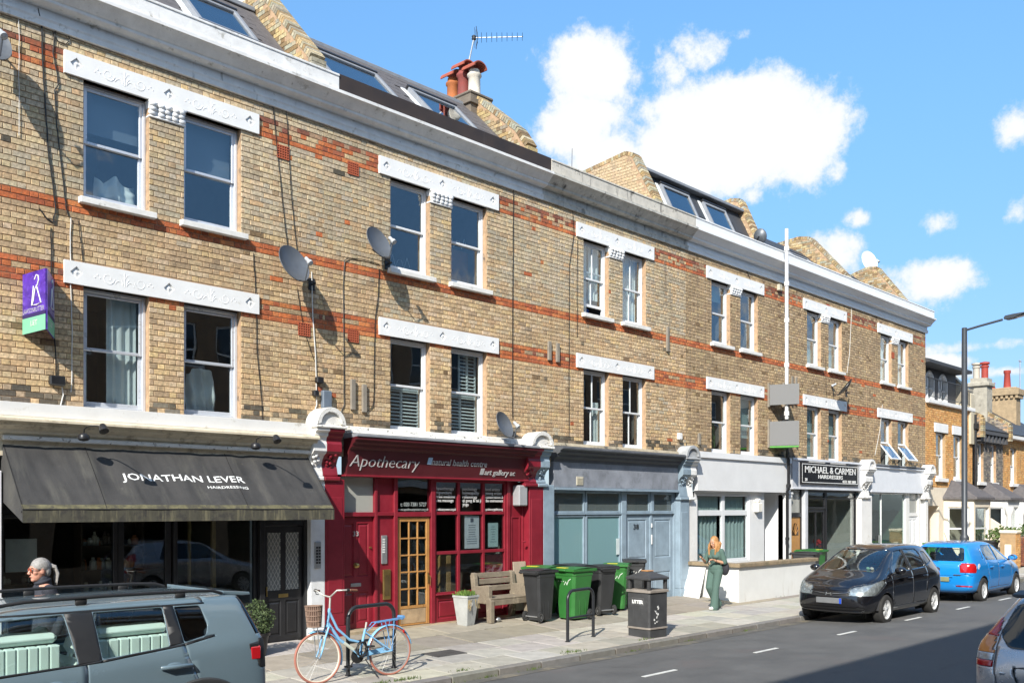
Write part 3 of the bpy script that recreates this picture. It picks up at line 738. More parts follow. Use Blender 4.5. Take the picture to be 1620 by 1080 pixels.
def cornice(house, x0, x1, m, parapet=True, end=False, z_par=9.66, mp=None):
    prof = [(.0,8.85),(-.055,8.85),(-.06,8.92),(-.075,8.95),(-.03,8.957),(-.03,9.09),(-.12,9.10),(-.17,9.12),(-.185,9.135),(-.185,9.17),(-.20,9.175),(-.235,9.21),(-.285,9.26),(-.335,9.30),(-.36,9.31),(-.36,9.36),(-.345,9.368),(-.02,9.372),(.0,9.372)]
    c = MB(); c.prism(prof, 'x', x0, x1); o = c.build('cornice', m, house, bevel=0)
    if parapet:
        p = MB(); p.box(x0, x1, -.285, .05, 9.371, z_par-.05); p.prism([(-.30, z_par-.05), (-.30, z_par-.015), (-.1, z_par), (.07, z_par-.015), (.07, z_par-.05)], 'x', x0, x1)
        p.build('parapet', mp or m, house, bevel=.006)
    return o

def slate_roof(house, x0, x1, y0, z0, y1, z1, m=None, singles=True, skylights=(), sw=.30, gauge=.21):
    """pitched front slope in lapped slates"""
    m = m or m_slate; Ln = math.hypot(y1-y0, z1-z0); ang = math.atan2(z1-z0, y1-y0); cy, cz = math.cos(ang), math.sin(ang)
    nrm = (-cz, cy)   # in (y,z), outward
    b = MB(); b.prism([(y0, z0), (y1, z1), (y1+.08, z1-.12), (y0+.08, z0-.12)], 'x', x0, x1)
    roof = b.build('roof', m, house)
    sm = MB(); sm.add([(0,0,0),(sw-.008,0,0),(sw-.008,0,.006),(0,0,.006),(0,gauge+.05,-.004),(sw-.008,gauge+.05,-.004),(sw-.008,gauge+.05,.002),(0,gauge+.05,.002)], [(0,3,2,1),(4,5,6,7),(0,1,5,4),(1,2,6,5),(2,3,7,6),(3,0,4,7)])
    me = sm.mesh('slate', m); n = 0; mass = MB()
    rows = int(Ln/gauge)
    for r in range(rows):
        s = r*gauge; off = (sw/2 if r % 2 else 0)
        x = x0 - sw + off
        while x < x1 - .02:
            a, bb = max(x, x0+.01), min(x+sw-.008, x1-.01)
            if bb - a > .05 and not any(k0 < bb and k1 > a and s0 < s+gauge*.7 and s1 > s+gauge*.3 for k0, k1, s0, s1 in skylights):
                T = Matrix.Translation((a, y0+s*cy+nrm[0]*.008, z0+s*cz+nrm[1]*.008)) @ Matrix.Rotation(ang + rnd.uniform(-.006,.01), 4, 'X')
                if singles and n < 290 and bb-a > sw-.02:
                    o = bpy.data.objects.new('slate', me); link(o, roof); o.matrix_basis = T; n += 1
                else:
                    q = MB(T); q.box(0, bb-a, 0, gauge+.05, -.002, .005); mass.add(q.v, q.f)
            x += sw
    if mass.v: mass.build('slating', m, roof, kind='stuff')
    for k0, k1, s0, s1 in skylights:
        T = Matrix.Translation((0, y0, z0)) @ Matrix.Rotation(ang, 4, 'X')
        f = MB(T); frame_rect2 = f
        w_ = .075
        for (a, bb, c, d) in ((k0,k0+w_,s0,s1),(k1-w_,k1,s0,s1),(k0+w_,k1-w_,s0,s0+w_),(k0+w_,k1-w_,s1-w_,s1)): f.box(a, bb, c, d, -.02, .10, .006)
        sk = f.build('skylight', m_lead, house)
        for (a, bb, c, d) in ((k0-.13,k0-.002,s0-.05,s1+.05),(k1+.002,k1+.13,s0-.05,s1+.05)):
            fl = MB(T); fl.box(a, bb, c, d, .0, .022, .004); fl.build('flashing', mat('pale_flashing', (.62,.64,.64), rough=.5, var=.1), sk)
        bar = MB(T); bar.box(k0-.02, k1+.02, s0-.07, s0-.002, .02, .115, .01); bar.box(k0-.02, k1+.02, s1+.002, s1+.06, .02, .125, .01); bar.build('cover_strip', m_black_paint, sk)
        p = MB(T); p.box(k0+w_, k1-w_, s0+w_, s1-w_, .06, .068); p.build('pane', g_sky, sk)
        u = MB(T); u.box(k0+w_, k1-w_, s0+w_, s1-w_, -.3, -.29); u.build('blind', m_blind, sk)
    return roof

def party_wall(house, X, pts, th=.27, style='brown', top='brick', white=False):
    """upstand wall seen against the sky: outline in (y,z), courses laid on its side, bricks on edge along the top"""
    c = MB(); c.prism(pts, 'x', X-th/2, X+th/2)
    o = c.build('party_wall', m_mortar, house)
    mass = MB()
    ys = [p[0] for p in pts]; zs = [p[1] for p in pts]
    def inside(y, z):
        k = False; n = len(pts)
        for i in range(n):
            (y1, z1), (y2, z2) = pts[i], pts[(i+1) % n]
            if (z1 > z) != (z2 > z) and y < (y2-y1)*(z-z1)/(z2-z1)+y1: k = not k
        return k
    z = min(zs); r = 0
    while z < max(zs):
        y = min(ys) + (PER/2 if r % 2 else 0) - PER; st = True
        while y < max(ys):
            Ln = STR if st else HDR
            if all(inside(yy, zz) for yy in (y, y+Ln) for zz in (z, z+CH-.011)):
                mass.cur = brick_col(y, 10**6, 7, style) if style not in ('stock','brown') else jitter(rnd.choice(PAL['brown'] + PAL['brown'] + PAL['grey']))
                mass.box(X-th/2-.008, X+th/2+.008, y, y+Ln, z, z+CH-.011)
            y += Ln+JT; st = not st
        z += CH; r += 1
    # brick on edge along the raking front edge
    n = len(pts)
    for i in range(n):
        (ya, za), (yb, zb) = pts[i], pts[(i+1) % n]
        ln = math.hypot(yb-ya, zb-za)
        dy, dz = (yb-ya)/ln, (zb-za)/ln; ny, nz_ = dz, -dy
        if i >= n-2 and (i == n-1 or True) and (min(za, zb) <= min(zs)+1e-6): continue
        k = int(ln/.078)
        for j in range(k):
            s0 = j*ln/k; T = Matrix(((1,0,0,X),(0,dy,ny,ya+dy*s0),(0,dz,nz_,za+dz*s0),(0,0,0,1)))
            mass.cur = jitter(rnd.choice(PAL['brown']+PAL['grey']))
            q = MB(T); q.box(-th/2-.012, th/2+.012, 0, ln/k-.01, -.08, .018+rnd.uniform(0,.004)); mass.add(q.v, q.f); mass.fa.extend([mass.cur]*0)
    mass.build('brickwork', m_brickg, o, kind='stuff')
    return o

def vent(house, cx, cz, w_=.22, h=.20):
    f = MB(); f.box(cx-w_/2, cx+w_/2, -.014, .0, cz-h/2, cz+h/2)
    o = f.build('air_brick', mat('vent_terracotta_dark', (.12,.03,.018), rough=.9), house)
    g = MB()
    for i in range(6): g.box(cx-w_/2+i*w_/5-.008 if i else cx-w_/2, cx-w_/2+i*w_/5+.008, -.024, -.015, cz-h/2, cz+h/2)
    for j in range(6): g.box(cx-w_/2, cx+w_/2, -.026, -.0155, cz-h/2+j*h/5-.008, cz-h/2+j*h/5+.008)
    g.build('grille', mat('vent_terracotta', (.42,.10,.045), rough=.85, var=.1), o)

# ------------------------------------------------------------------ the terrace
BX = [3.79, 9.23, 14.66, 20.05, 25.44, 30.60, 35.75]
LX = [(5.03, 8.01), (10.41, 13.39), (15.81, 18.66), (20.98, 23.88), (26.22, 29.10), (31.50, 34.45)]
H_LABEL = ['yellow brick terrace house over the dark awning, with skylight and purple board', 'yellow brick terrace house above the dark red shopfront, brown boards along its parapet',
           'yellow brick terrace house above the blue grey shopfront, blackened cornice and no visible roof', 'brown brick terrace house above the white frontage with low white wall',
           'brown brick terrace house above the black hairdresser sign', 'brown brick end terrace house with two top-hung windows swung open']
HOUSES = []
for i in range(6):
    HOUSES.append(thing('terrace_house', H_LABEL[i], 'house', ((BX[i]+BX[i+1])/2, 0, .2), group='brick terrace houses above the shops'))
W = 'curtain'
def winset(i, zs, zt, cut=(.27, 1.20, 1.74, 2.68)):
    l0 = LX[i][0]; k = (LX[i][1]-LX[i][0])/2.98
    return [(l0+cut[0]*k, l0+cut[1]*k, zs, zt), (l0+cut[2]*k, l0+cut[3]*k, zs, zt)]
SOLID_TOP = 8.85
for i, h in enumerate(HOUSES):
    x0, x1 = BX[i], BX[i+1]
    if i == 0: x0 = 1.5
    zl = 3.80 if i < 3 else 3.86
    up_ = winset(i, 6.70, 8.33); lo = winset(i, zl, 5.48)
    holes = up_ + lo
    wl = MB(); wall_sheet(wl, x0, x1, 3.3, SOLID_TOP, holes)
    if i == 5: wl.quad((x1,0,.2),(x1,9,.2),(x1,9,9.5),(x1,0,9.5))
    wl.build('wall', m_mortar, h, recalc=False)
    bh = holes + [(LX[i][0], LX[i][1], 8.33, 8.64), (LX[i][0], LX[i][1], 5.48, 5.79)]
    lay_bricks(h, x0, x1, 3.42, SOLID_TOP-.01, bh, 'stock' if i < 3 else 'brown', singles=300 if i < 4 else 0)
    kk = (LX[i][1]-LX[i][0])/2.98
    lintel(h, LX[i][0], LX[i][1], 8.33, 8.64, orn=1.0 if i < 3 else .8, cap=(LX[i][0]+1.20*kk, LX[i][0]+1.74*kk))
    lintel(h, LX[i][0], LX[i][1], 5.48, 5.79, orn=1.0)
    for hh in up_: sill(h, hh[0], hh[1], 6.70)
    for hh in lo: sill(h, hh[0], hh[1], zl, m_sill)
    # roof mass behind the parapet
    if i not in (): pass
    m = m_alu if i == 0 else m_upvc
    if i == 0:
        sash_window(h, *up_[0], m=m, fill=[('blind',0,1,.62,1,m_blue_blind),('cloth',.3,1,.03,.33,m_curtain)]); sash_window(h, *up_[1], m=m, fill=[('blind',0,1,.5,1,m_blue_blind)])
        sash_window(h, *lo[0], m=m, fill=[(W,.44,1,.02,1,m_curtain),(W,.0,.12,.02,1,m_curtain)]); sash_window(h, *lo[1], m=m, fill=[('cloth',.2,.75,.05,.5,m_curtain)])
    elif i == 1:
        mb_ = mat('warm_room_wood', (.22,.09,.04), rough=.7, var=.2)
        sash_window(h, *up_[0], fill=[('lights',0,1,.1,.3,m_text_w)]); sash_window(h, *up_[1], fill=[('lights',0,1,.05,.25,m_text_w),('lights',0,1,.5,.7,m_text_w),('post',.0,1,.0,.5,mb_)])
        sash_window(h, *lo[0], fill=[('slats',0,1,.04,.49,m_curtain)]); sash_window(h, *lo[1], fill=[('slats',0,1,.04,.49,m_curtain),('slats',.45,1,.5,.98,m_curtain)])
    elif i == 2:
        sash_window(h, *up_[0], bars=True, open_=.16, fill=[(W,0,.45,.02,1,m_curtain),(W,.55,1,.25,1,m_curtain),('post',.2,.9,.0,.16,mat('blue_crate_plastic',(.03,.10,.42),rough=.4))])
        sash_window(h, *up_[1], bars=True, fill=[(W,.05,.98,.02,1,m_curtain)])
        sash_window(h, *lo[0], bars=True, fill=[(W,.75,1,.02,.6,m_curtain)]); sash_window(h, *lo[1], bars=True)
    elif i == 3:
        sash_window(h, *up_[0], fill=[('blind',0,1,.72,1,m_blind)]); sash_window(h, *up_[1], fill=[(W,.0,.3,.02,1,m_curtain)])
        pl = mat('indoor_leaves', (.06,.12,.03)); sash_window(h, *lo[0], fill=[('cloth',.3,.8,.1,.6,pl)]); sash_window(h, *lo[1], fill=[('blind',.0,1,.3,1,m_blind)])
    elif i == 4:
        sash_window(h, *up_[0], hung=False, fill=[('blind',0,1,.0,.48,m_blind)]); sash_window(h, *up_[1], fill=[('blind',0,1,.0,.5,m_blind)])
        sash_window(h, *lo[0], fill=[('blind',0,1,0,1,m_blind)]); sash_window(h, *lo[1], fill=[('blind',0,1,0,.9,m_blind)])
    else:
        sash_window(h, *up_[0], fill=[(W,.5,1,.02,1,m_curtain)]); sash_window(h, *up_[1], fill=[(W,.6,1,.02,1,m_curtain)])
        sash_window(h, *lo[0], hung=True, label='window with its lower casement swung out'); sash_window(h, *lo[1], hung=True, label='window with its lower casement swung out')

# cornices and parapets
X521 = FX(521)
cornice(HOUSES[0], 1.5, X521, m_cornice)
cornice(HOUSES[1], X521+.002, 14.70, m_cornice, parapet=False)
p = MB(); p.box(X521+.004, 14.70, -.275, -.245, 9.345, 9.665, .004); p.box(X521+.004, 14.70, -.243, .05, 9.37, 9.60); p.build('parapet_boards', m_brown_board, HOUSES[1])
XS = FX(1086)
cornice(HOUSES[2], 14.702, XS, m_cornice_dirty, mp=mat('stained_render', (.55,.51,.44), rough=.85, var=.2, vs=4, bump=.4, col2=(.16,.15,.13), c2=(.55,.68), c2s=4, streak=(.12,.11,.1), st=(.56,.72), stsc=(6,6,.8)))
cornice(HOUSES[3], XS+.002, BX[4], m_cornice_clean); cornice(HOUSES[4], BX[4]+.001, BX[5], m_cornice_clean); cornice(HOUSES[5], BX[5]+.001, BX[6]+.12, m_cornice_clean)

# roofs
r = slate_roof(HOUSES[0], 1.5, 9.10, .30, 9.66, 2.0, 11.42, skylights=[(FX(290,1.2), FX(392,.9)+.1, .62, 1.75), (3.0, 4.6, .62, 1.75)])
r = slate_roof(HOUSES[1], 9.42, 14.45, .30, 9.66, 1.95, 11.30, skylights=[(9.85, 11.45, .42, 1.62), (12.25, 13.55, .42, 1.62)])
for h, xa, xb, zt in ((HOUSES[0],1.5,9.1,11.40),(HOUSES[1],9.42,14.45,11.28)):
    f = MB(); f.box(xa, xb, 1.9, 2.02, zt-.02, zt+.06, .01); f.prism([(2.0, zt), (9.0, zt), (9.0, 3.5), (2.0, 9.0)], 'x', xa, xb); f.build('flat_roof', m_lead, h)
fr = MB(); fr.prism([(.3, 9.4), (8.8, 9.4), (8.8, 4), (2, 4)], 'x', 14.9, 19.8); fr.build('flat_roof', m_lead, HOUSES[2])
party_wall(HOUSES[0], 9.26, [(.22, 9.70), (.22, 10.02), (1.72, 11.62), (1.95, 11.66), (8, 11.66), (8, 9.0), (.5, 9.0)])
party_wall(HOUSES[1], 14.62, [(.25, 9.70), (.25, 10.0), (.55, 10.42), (1.75, 11.42), (2.2, 11.5), (8, 11.5), (8, 9.0), (.5, 9.0)])
m_slate_d = mat('dark_slate', (.045,.047,.052), rough=.6, var=.2, vs=9, bump=.2)
slate_roof(HOUSES[3], 20.3, 25.3, .85, 9.70, 1.62, 11.30, m=m_slate_d, skylights=[(21.0, 22.35, .55, 1.5), (23.05, 24.25, .55, 1.5)], gauge=.3, sw=.5)
f = MB(); f.box(20.2, 25.3, 1.4, 1.7, 11.28, 11.36, .01); f.prism([(1.62, 11.30), (9, 11.35), (9, 4), (2.5, 4)], 'x', 20.2, 25.3); f.build('flat_roof', m_lead, HOUSES[3])
party_wall(HOUSES[3], 20.15, [(.72, 9.70), (.98, 10.4), (1.62, 11.62), (1.85, 11.72), (4.2, 11.45), (9, 11.3), (9, 9.0), (1, 9.0)], style='pale')
party_wall(HOUSES[3], 25.42, [(.85, 9.60), (1.05, 10.45), (1.6, 11.66), (1.85, 11.72), (5, 11.3), (8, 11.2), (8, 9.0), (1, 9.0)], style='pale')
slate_roof(HOUSES[4], 25.65, 30.4, .4, 9.56, 2.2, 11.2, m=m_slate_d, skylights=[(28.2, 29.5, .7, 1.6)], gauge=.26, sw=.4)
party_wall(HOUSES[4], 30.55, [(.4, 9.5), (.62, 10.15), (1.9, 11.62), (2.3, 11.70), (7, 11.3), (7, 9.0), (1, 9.0)])
slate_roof(HOUSES[5], 30.8, 34.6, .4, 9.56, 2.2, 11.1, m=m_slate_d, gauge=.26, sw=.4)
party_wall(HOUSES[5], 35.35, [(.3, 9.4), (.5, 9.95), (1.6, 11.42), (1.95, 11.48), (5, 10.6), (6.5, 9.9), (6.5, 9.0), (1, 9.0)])

# air bricks, patch bricks
for hx, pts in ((0, [(8.46,8.17),(8.86,5.36)]), (1, [(9.85,8.26),(9.85,5.38)])):
    for a, b in pts: vent(HOUSES[hx], a, b)
for px, py in ((1309,487),(1412,562)):
    vent(HOUSES[4 if px < 1380 else 5], FX(px), FZ(px, py), .2, .2)

# chimney with pots behind house 2
ch = MB(); cx0, cx1, cy0, cy1 = 14.28, 14.96, 1.72, 2.9; cz = 11.50
ch.box(cx0, cx1, cy0, cy1, 10.0, cz, .01); ch.box(cx0-.05, cx1+.05, cy0-.05, cy1+.05, cz-.22, cz-.1, .01); ch.box(cx0-.02, cx1+.02, cy0-.02, cy1+.02, cz, cz+.07, .02)
stack = ch.build('chimney', mat('sooty_stack', (.16,.13,.10), rough=.9, var=.25, bump=.4), HOUSES[1])
for k, (c, py_, hh) in enumerate([((.40,.13,.04), 2.66, .74), ((.24,.055,.045), 2.30, .86), ((.62,.56,.47), 1.95, .70)]):
    pm = MB(); s = .145
    pm.lathe([(s*1.05, 0), (s*.95, .1), (s*.9, hh*.62), (s*1.12, hh*.66), (s*1.12, hh*.72), (s*.86, hh*.76), (s*.82, hh*.86), (s*.4, hh*.86)], (14.62, py_, cz+.06), seg=18)
    po = pm.build('chimney_pot', mat('pot_paint_%d' % k, c, rough=.8, var=.2, bump=.2), stack, smooth=50)
    hd = MB(); zt = cz+.06+hh*.86
    n = 10; prof = [(math.cos(math.pi*j/n)*.20, math.sin(math.pi*j/n)*.15) for j in range(n+1)]; inn = [(math.cos(math.pi*j/n)*.175, math.sin(math.pi*j/n)*.125) for j in range(n, -1, -1)]
    hd.prism([(14.62+a, zt+b) for a, b in prof+inn], 'y', py_-.21, py_+.21)
    hd.build('pot_hood', mat('hood_terracotta', (.30,.07,.04), rough=.8, var=.2), po)
ch = MB(); ch.box(28.6, 29.6, 4.0, 4.7, 9.5, 11.9, .01); ch.box(28.52, 29.68, 3.92, 4.78, 11.6, 11.75); stack5 = ch.build('chimney', mat('sooty_stack', (.16,.13,.10)), HOUSES[4])
for a in (28.8, 29.1, 29.4):
    pm = MB(); pm.lathe([(.16,0),(.13,.35),(.16,.38),(.16,.45),(.1,.45)], (a, 4.35, 11.9), seg=14); pm.build('chimney_pot', m_terracotta, stack5, smooth=50)
# ------------------------------------------------------------------ ground floor shopfronts
H1, H2, H3, H4, H5, H6 = HOUSES
ZP = .20          # pavement level at the building line
def interior(house, x0, x1, y0, y1, z0, z1, m, name='shop_interior'):
    r = MB()
    r.quad((x0,y1,z0),(x1,y1,z0),(x1,y1,z1),(x0,y1,z1)); r.quad((x0,y0,z0),(x0,y1,z0),(x0,y1,z1),(x0,y0,z1)); r.quad((x1,y0,z0),(x1,y0,z1),(x1,y1,z1),(x1,y1,z0))
    r.quad((x0,y0,z1),(x0,y1,z1),(x1,y1,z1),(x1,y0,z1)); r.quad((x0,y0,z0),(x1,y0,z0),(x1,y1,z0),(x0,y1,z0))
    return r.build(name, m, house, recalc=False)
def panelled(mb, x0, x1, z0, z1, y, panels, dep=.018, th=.045):
    """door leaf with sunk, raised-and-fielded panels"""
    xs = sorted(set([x0, x1] + [p[0] for p in panels] + [p[1] for p in panels])); zs = sorted(set([z0, z1] + [p[2] for p in panels] + [p[3] for p in panels]))
    for i in range(len(xs)-1):
        for j in range(len(zs)-1):
            cx, cz = (xs[i]+xs[i+1])/2, (zs[j]+zs[j+1])/2
            if any(p[0] < cx < p[1] and p[2] < cz < p[3] for p in panels): continue
            mb.quad((xs[i],y,zs[j]),(xs[i+1],y,zs[j]),(xs[i+1],y,zs[j+1]),(xs[i],y,zs[j+1]))
    for a, b, c, d in panels:
        o = [(a,c),(b,c),(b,d),(a,d)]
        def ring(ins, yy): return [((p[0]+(ins if p[0] == a else -ins)), yy, (p[1]+(ins if p[1] == c else -ins))) for p in o]
        R0, R1, R2, R3 = ring(0, y), ring(.012, y+dep), ring(.03, y+dep), ring(.05, y+dep*.35)
        for A, B in ((R0,R1),(R1,R2),(R2,R3)):
            for k in range(4): mb.quad(A[k], A[(k+1)%4], B[(k+1)%4], B[k])
        mb.poly(R3)
    mb.box(x0, x1, y+th*.5, y+th, z0, z1); mb.quad((x0,y,z0),(x0,y,z1),(x0,y+th,z1),(x0,y+th,z0)); mb.quad((x1,y,z0),(x1,y+th,z0),(x1,y+th,z1),(x1,y,z1)); mb.quad((x0,y,z1),(x1,y,z1),(x1,y+th,z1),(x0,y+th,z1))
def glazed(house, name, x0, x1, z0, z1, y, m, cols, rows, g, bw=.04, dep=.07, fr=.05, parent=None, pane_name='pane'):
    """frame with glazing bars at the given splits and one pane per light"""
    f = MB(); frame_rect(f, x0, x1, z0, z1, y, y+dep, fr)
    cs = [x0+fr] + list(cols) + [x1-fr]; rs = [z0+fr] + list(rows) + [z1-fr]
    for c in cols: f.box(c-bw/2, c+bw/2, y+.003, y+dep-.003, z0+fr, z1-fr, .004)
    for r_ in rows:
        for i in range(len(cs)-1): f.box(cs[i]+(bw/2 if i else 0), cs[i+1]-(bw/2 if i < len(cs)-2 else 0), y+.005, y+dep-.005, r_-bw/2, r_+bw/2, .004)
    o = f.build(name, m, parent or house)
    for i in range(len(cs)-1):
        for j in range(len(rs)-1):
            gg = g(i, j) if callable(g) else g
            if gg is None: continue
            p = MB(); p.box(cs[i], cs[i+1], y+dep*.45, y+dep*.45+.006, rs[j], rs[j+1])
            p.build(pane_name, gg, o if not parent else parent)
    return o

def console(house, x0, x1, zt, m_arch, ml, mr, xs=None, zb=3.0, white_nose=None, pro=.36):
    """scrolled bracket with a rounded head, standing on the pilaster; ml/mr paint its two halves"""
    xs = xs if xs is not None else (x0+x1)/2; xc = (x0+x1)/2; w_ = (x1-x0)/2
    z0 = zt - .30; n = 14
    a = MB()
    def half(rx, rz, ya, yb, zz):
        pts = [(xc+rx*math.cos(math.pi*k/n), zz+rz*math.sin(math.pi*k/n)) for k in range(n+1)]
        a.prism(pts, 'y', ya, yb)
    half(w_+.01, .30, -pro-.02, .0, z0); 
    pts = [(xc+(w_+.01)*math.cos(math.pi*k/n), z0+.30*math.sin(math.pi*k/n)) for k in range(n+1)]; pin = [(xc+(w_-.08)*math.cos(math.pi*k/n), z0+.03+.19*math.sin(math.pi*k/n)) for k in range(n, -1, -1)]
    a.prism(pts+pin, 'y', -pro-.07, -pro-.0205)
    a.box(x0-.03, x1+.03, -pro-.08, .0, z0-.05, z0-.002, .01)
    a.build('console_head', m_arch, house, bevel=.008)
    for u0, u1, m in ((x0, xs-.001, ml), (xs+.001, x1, mr)):
        if u1-u0 < .03: continue
        b = MB()
        prof = [(0, z0-.05), (-pro-.05, z0-.05), (-pro-.05, z0-.09), (-pro+.0, z0-.12), (-pro+.01, z0-.17), (-pro+.05, z0-.2), (-pro+.06, z0-.26), (-pro+.04, z0-.3), (-pro+.04, z0-.42), (-pro+.07, z0-.46),
                (-pro+.13, z0-.5), (-pro+.17, z0-.56), (-pro+.2, z0-.64), (-.12, zb-.0), (-.12, zb-.03), (0, zb-.03)]
        b.prism(prof, 'x', u0, u1); b.box(u0-(.03 if u0 == x0 else 0), u1+(.03 if u1 == x1 else 0), -.17, .0, zb-.11, zb-.035, .015)
        o = b.build('console', m, house, bevel=.006)
        if pro > .2:   # carved foliage on the scroll front
            c = MB(); rr = random.Random(int(u0*77))
            for k in range(14):
                t = k/13; c.ell(((u0+u1)/2+rr.uniform(-.3,.3)*(u1-u0), -pro+.09+.16*t+rr.uniform(-.01,.01), z0-.48-.3*t*(zt-zb)/1.1), (.035, .02, .03), 7, 4)
            c.build('carving', m, o, smooth=60)
    return
def pilaster(house, x0, x1, m, z0=ZP-.05, z1=2.9, y=-.10, panel=True):
    b = MB(); b.box(x0, x1, y, .2, z0+.28, z1, .008); b.box(x0-.015, x1+.015, y-.03, .2, z0, z0+.277, .012)
    if panel: b.box(x0+.05, x1-.05, y-.008, y+.01, z0+.5, z1-.3, .006)
    return b.build('pilaster', m, house)
def moulded(house, x0, x1, prof, m, name='shop_cornice'):
    b = MB(); b.prism(prof, 'x', x0, x1); return b.build(name, m, house)

# ---- house 1: salon behind the awning
moulded(H1, 1.5, 8.97, [(.05,3.82),(-.20,3.79),(-.20,3.62),(-.19,3.60),(.05,3.60)], m_white, 'cill_band')
moulded(H1, 1.5, 8.96, [(.05,3.60),(-.30,3.598),(-.33,3.57),(-.33,3.54),(-.27,3.53),(-.26,3.49),(-.20,3.46),(-.17,3.44),(-.16,3.40),(-.12,3.38),(-.11,3.34),(-.08,3.33),(-.08,3.10),(.05,3.10)], m_cream)
m_fr = m_black_paint
wl = MB(); wl.box(1.5, 8.95, .02, .2, 2.35, 3.12); wl.build('fascia', m_fr, H1)
pilaster(H1, 3.55, 4.22, mat('greyed_white_paint', (.66,.67,.68), rough=.6, var=.1, col2=(.3,.3,.3), c2=(.64,.78)), y=-.12)
glazed(H1, 'shop_window', 4.24, 5.80, ZP, 2.34, .06, m_fr, [], [.75], g_shop, fr=.06)
glazed(H1, 'shop_door', 5.82, 6.62, ZP, 2.34, .10, m_fr, [], [], g_shop, fr=.09)
glazed(H1, 'shop_window', 6.64, 8.04, ZP, 2.34, .06, m_fr, [], [.75], g_shop, fr=.06)
b = MB(); b.box(8.045, 8.13, -.02, .2, ZP, 2.34, .006); b.box(8.87, 8.935, -.02, .2, ZP, 2.34, .006); b.box(8.131, 8.869, -.0, .2, 2.13, 2.345, .006); b.build('door_frame', m_fr, H1)
d = MB(); panelled(d, 8.14, 8.86, ZP+.03, 2.12, .04, [(8.20,8.46,.35,.92),(8.54,8.80,.35,.92),(8.20,8.46,1.08,2.03),(8.54,8.80,1.08,2.03)])
door = d.build('door', m_fr, H1, label='black panelled door with two lattice glass lights')
p = MB(); p.box(8.21, 8.45, .046, .05, 1.09, 2.02); p.box(8.55, 8.79, .046, .05, 1.09, 2.02); p.build('pane', mat('obscured_glass', (.20,.21,.21), rough=.25, var=.2, vs=20), door)
lat = MB()
for xa, xb in ((8.21,8.45),(8.55,8.79)):      # diamond lattice
    s = .062; zc0, zc1 = 1.09, 2.02
    for sg in (-1, 1):
        k = -20
        while k < 30:
            # line x = xa + t, z = zc0 + k*2s + sg*2t
            pts = []
            z_at = lambda x: zc0 + k*2*s*1.0 + sg*1.9*(x-xa)
            za, zb = z_at(xa), z_at(xb)
            xa_, xb_ = xa, xb
            def clip(zl):
                return xa + (zl - (zc0 + k*2*s))/(sg*1.9)
            lo_, hi_ = sorted((clip(zc0), clip(zc1))); u0, u1 = max(xa, lo_), min(xb, hi_)
            if u1 - u0 > .01: lat.tube([(u0, .043, z_at(u0)), (u1, .043, z_at(u1))], .0035, 4, cap=False)
            k += 1
lat.build('lattice', mat('pale_lattice', (.55,.54,.5), rough=.6), door)
q = MB(); q.box(8.41, 8.59, .03, .042, .97, 1.03, .004); q.build('letter_plate', m_brass, door)
q = MB(); q.box(8.175, 8.195, .01, .04, 1.0, 1.16, .006); q.build('handle', m_brass, door)
st = MB(); st.box(7.95, 8.97, -.28, .1, .05, ZP+.03, .01); st.build('doorstep', mat('stone_step', (.36,.34,.30), rough=.85, var=.2, bump=.3), H1)
interior(H1, 1.6, 8.0, .22, 5.0, ZP, 3.0, mat('salon_interior', (.10,.09,.08), rough=.7, var=.3))
# salon fittings seen through the glass
def shelf_unit(house, x0, x1, y, z0, z1, n, m, items=True, seed=1):
    rr = random.Random(seed); u = MB(); u.box(x0, x1, y+.28, y+.3, z0, z1); u.box(x0, x0+.03, y, y+.28, z0, z1); u.box(x1-.03, x1, y, y+.28, z0, z1)
    for k in range(n): zz = z0+(z1-z0)*k/(n-1); u.box(x0+.03, x1-.03, y, y+.28, zz-.012, zz+.012)
    s = u.build('shelf_unit', m, house)
    if items:
        cols = [(.6,.58,.5),(.5,.2,.08),(.35,.4,.42),(.7,.7,.68),(.15,.12,.1)]
        for ci, c in enumerate(cols):
            g = MB()
            for k in range(n-1):
                zz = z0+(z1-z0)*k/(n-1)+.013
                for j in range(int((x1-x0)/.4)+1):
                    xx = rr.uniform(x0+.06, x1-.1); hh = rr.uniform(.08, .22); ww = rr.uniform(.025, .06)
                    g.lathe([(ww*.01,0),(ww,.0),(ww,hh*.7),(ww*.5,hh*.8),(ww*.5,hh),(.001,hh)], (xx, y+.1, zz), seg=10)
            g.build('bottle', mat('product_paint_%d' % ci, c, rough=.4), s, kind='stuff')
shelf_unit(H1, 5.9, 6.9, 1.6, .3, 2.2, 6, mat('dark_shelf', (.08,.06,.045), rough=.6), seed=3)
shelf_unit(H1, 4.4, 5.2, 1.4, .5, 1.7, 4, mat('dark_shelf', (.08,.06,.045)), seed=5)
q = MB(); q.box(4.45, 4.85, .45, .47, 1.55, 2.0, .004); q.build('poster', mat('pale_poster', (.62,.64,.66), rough=.6), H1)
q = MB(); q.box(7.5, 7.56, .5, .56, .9, 2.3); q.box(7.1, 7.14, .5, .54, .9, 2.3); q.box(7.14, 7.5, .51, .53, .95, 1.0); q.build('mirror_frame', mat('gold_frame', (.3,.22,.09), rough=.4), H1)
q = MB(); q.lathe([(.28,0),(.26,.35),(.1,.4),(.05,.45),(.05,.62),(.001,.62)], (6.9, 1.2, ZP), seg=16); q.box(6.65, 7.15, 1.0, 1.4, .82, .92, .03); q.box(6.65, 7.15, 1.36, 1.44, .92, 1.45, .03); q.build('salon_chair', m_black_paint, H1, smooth=50)

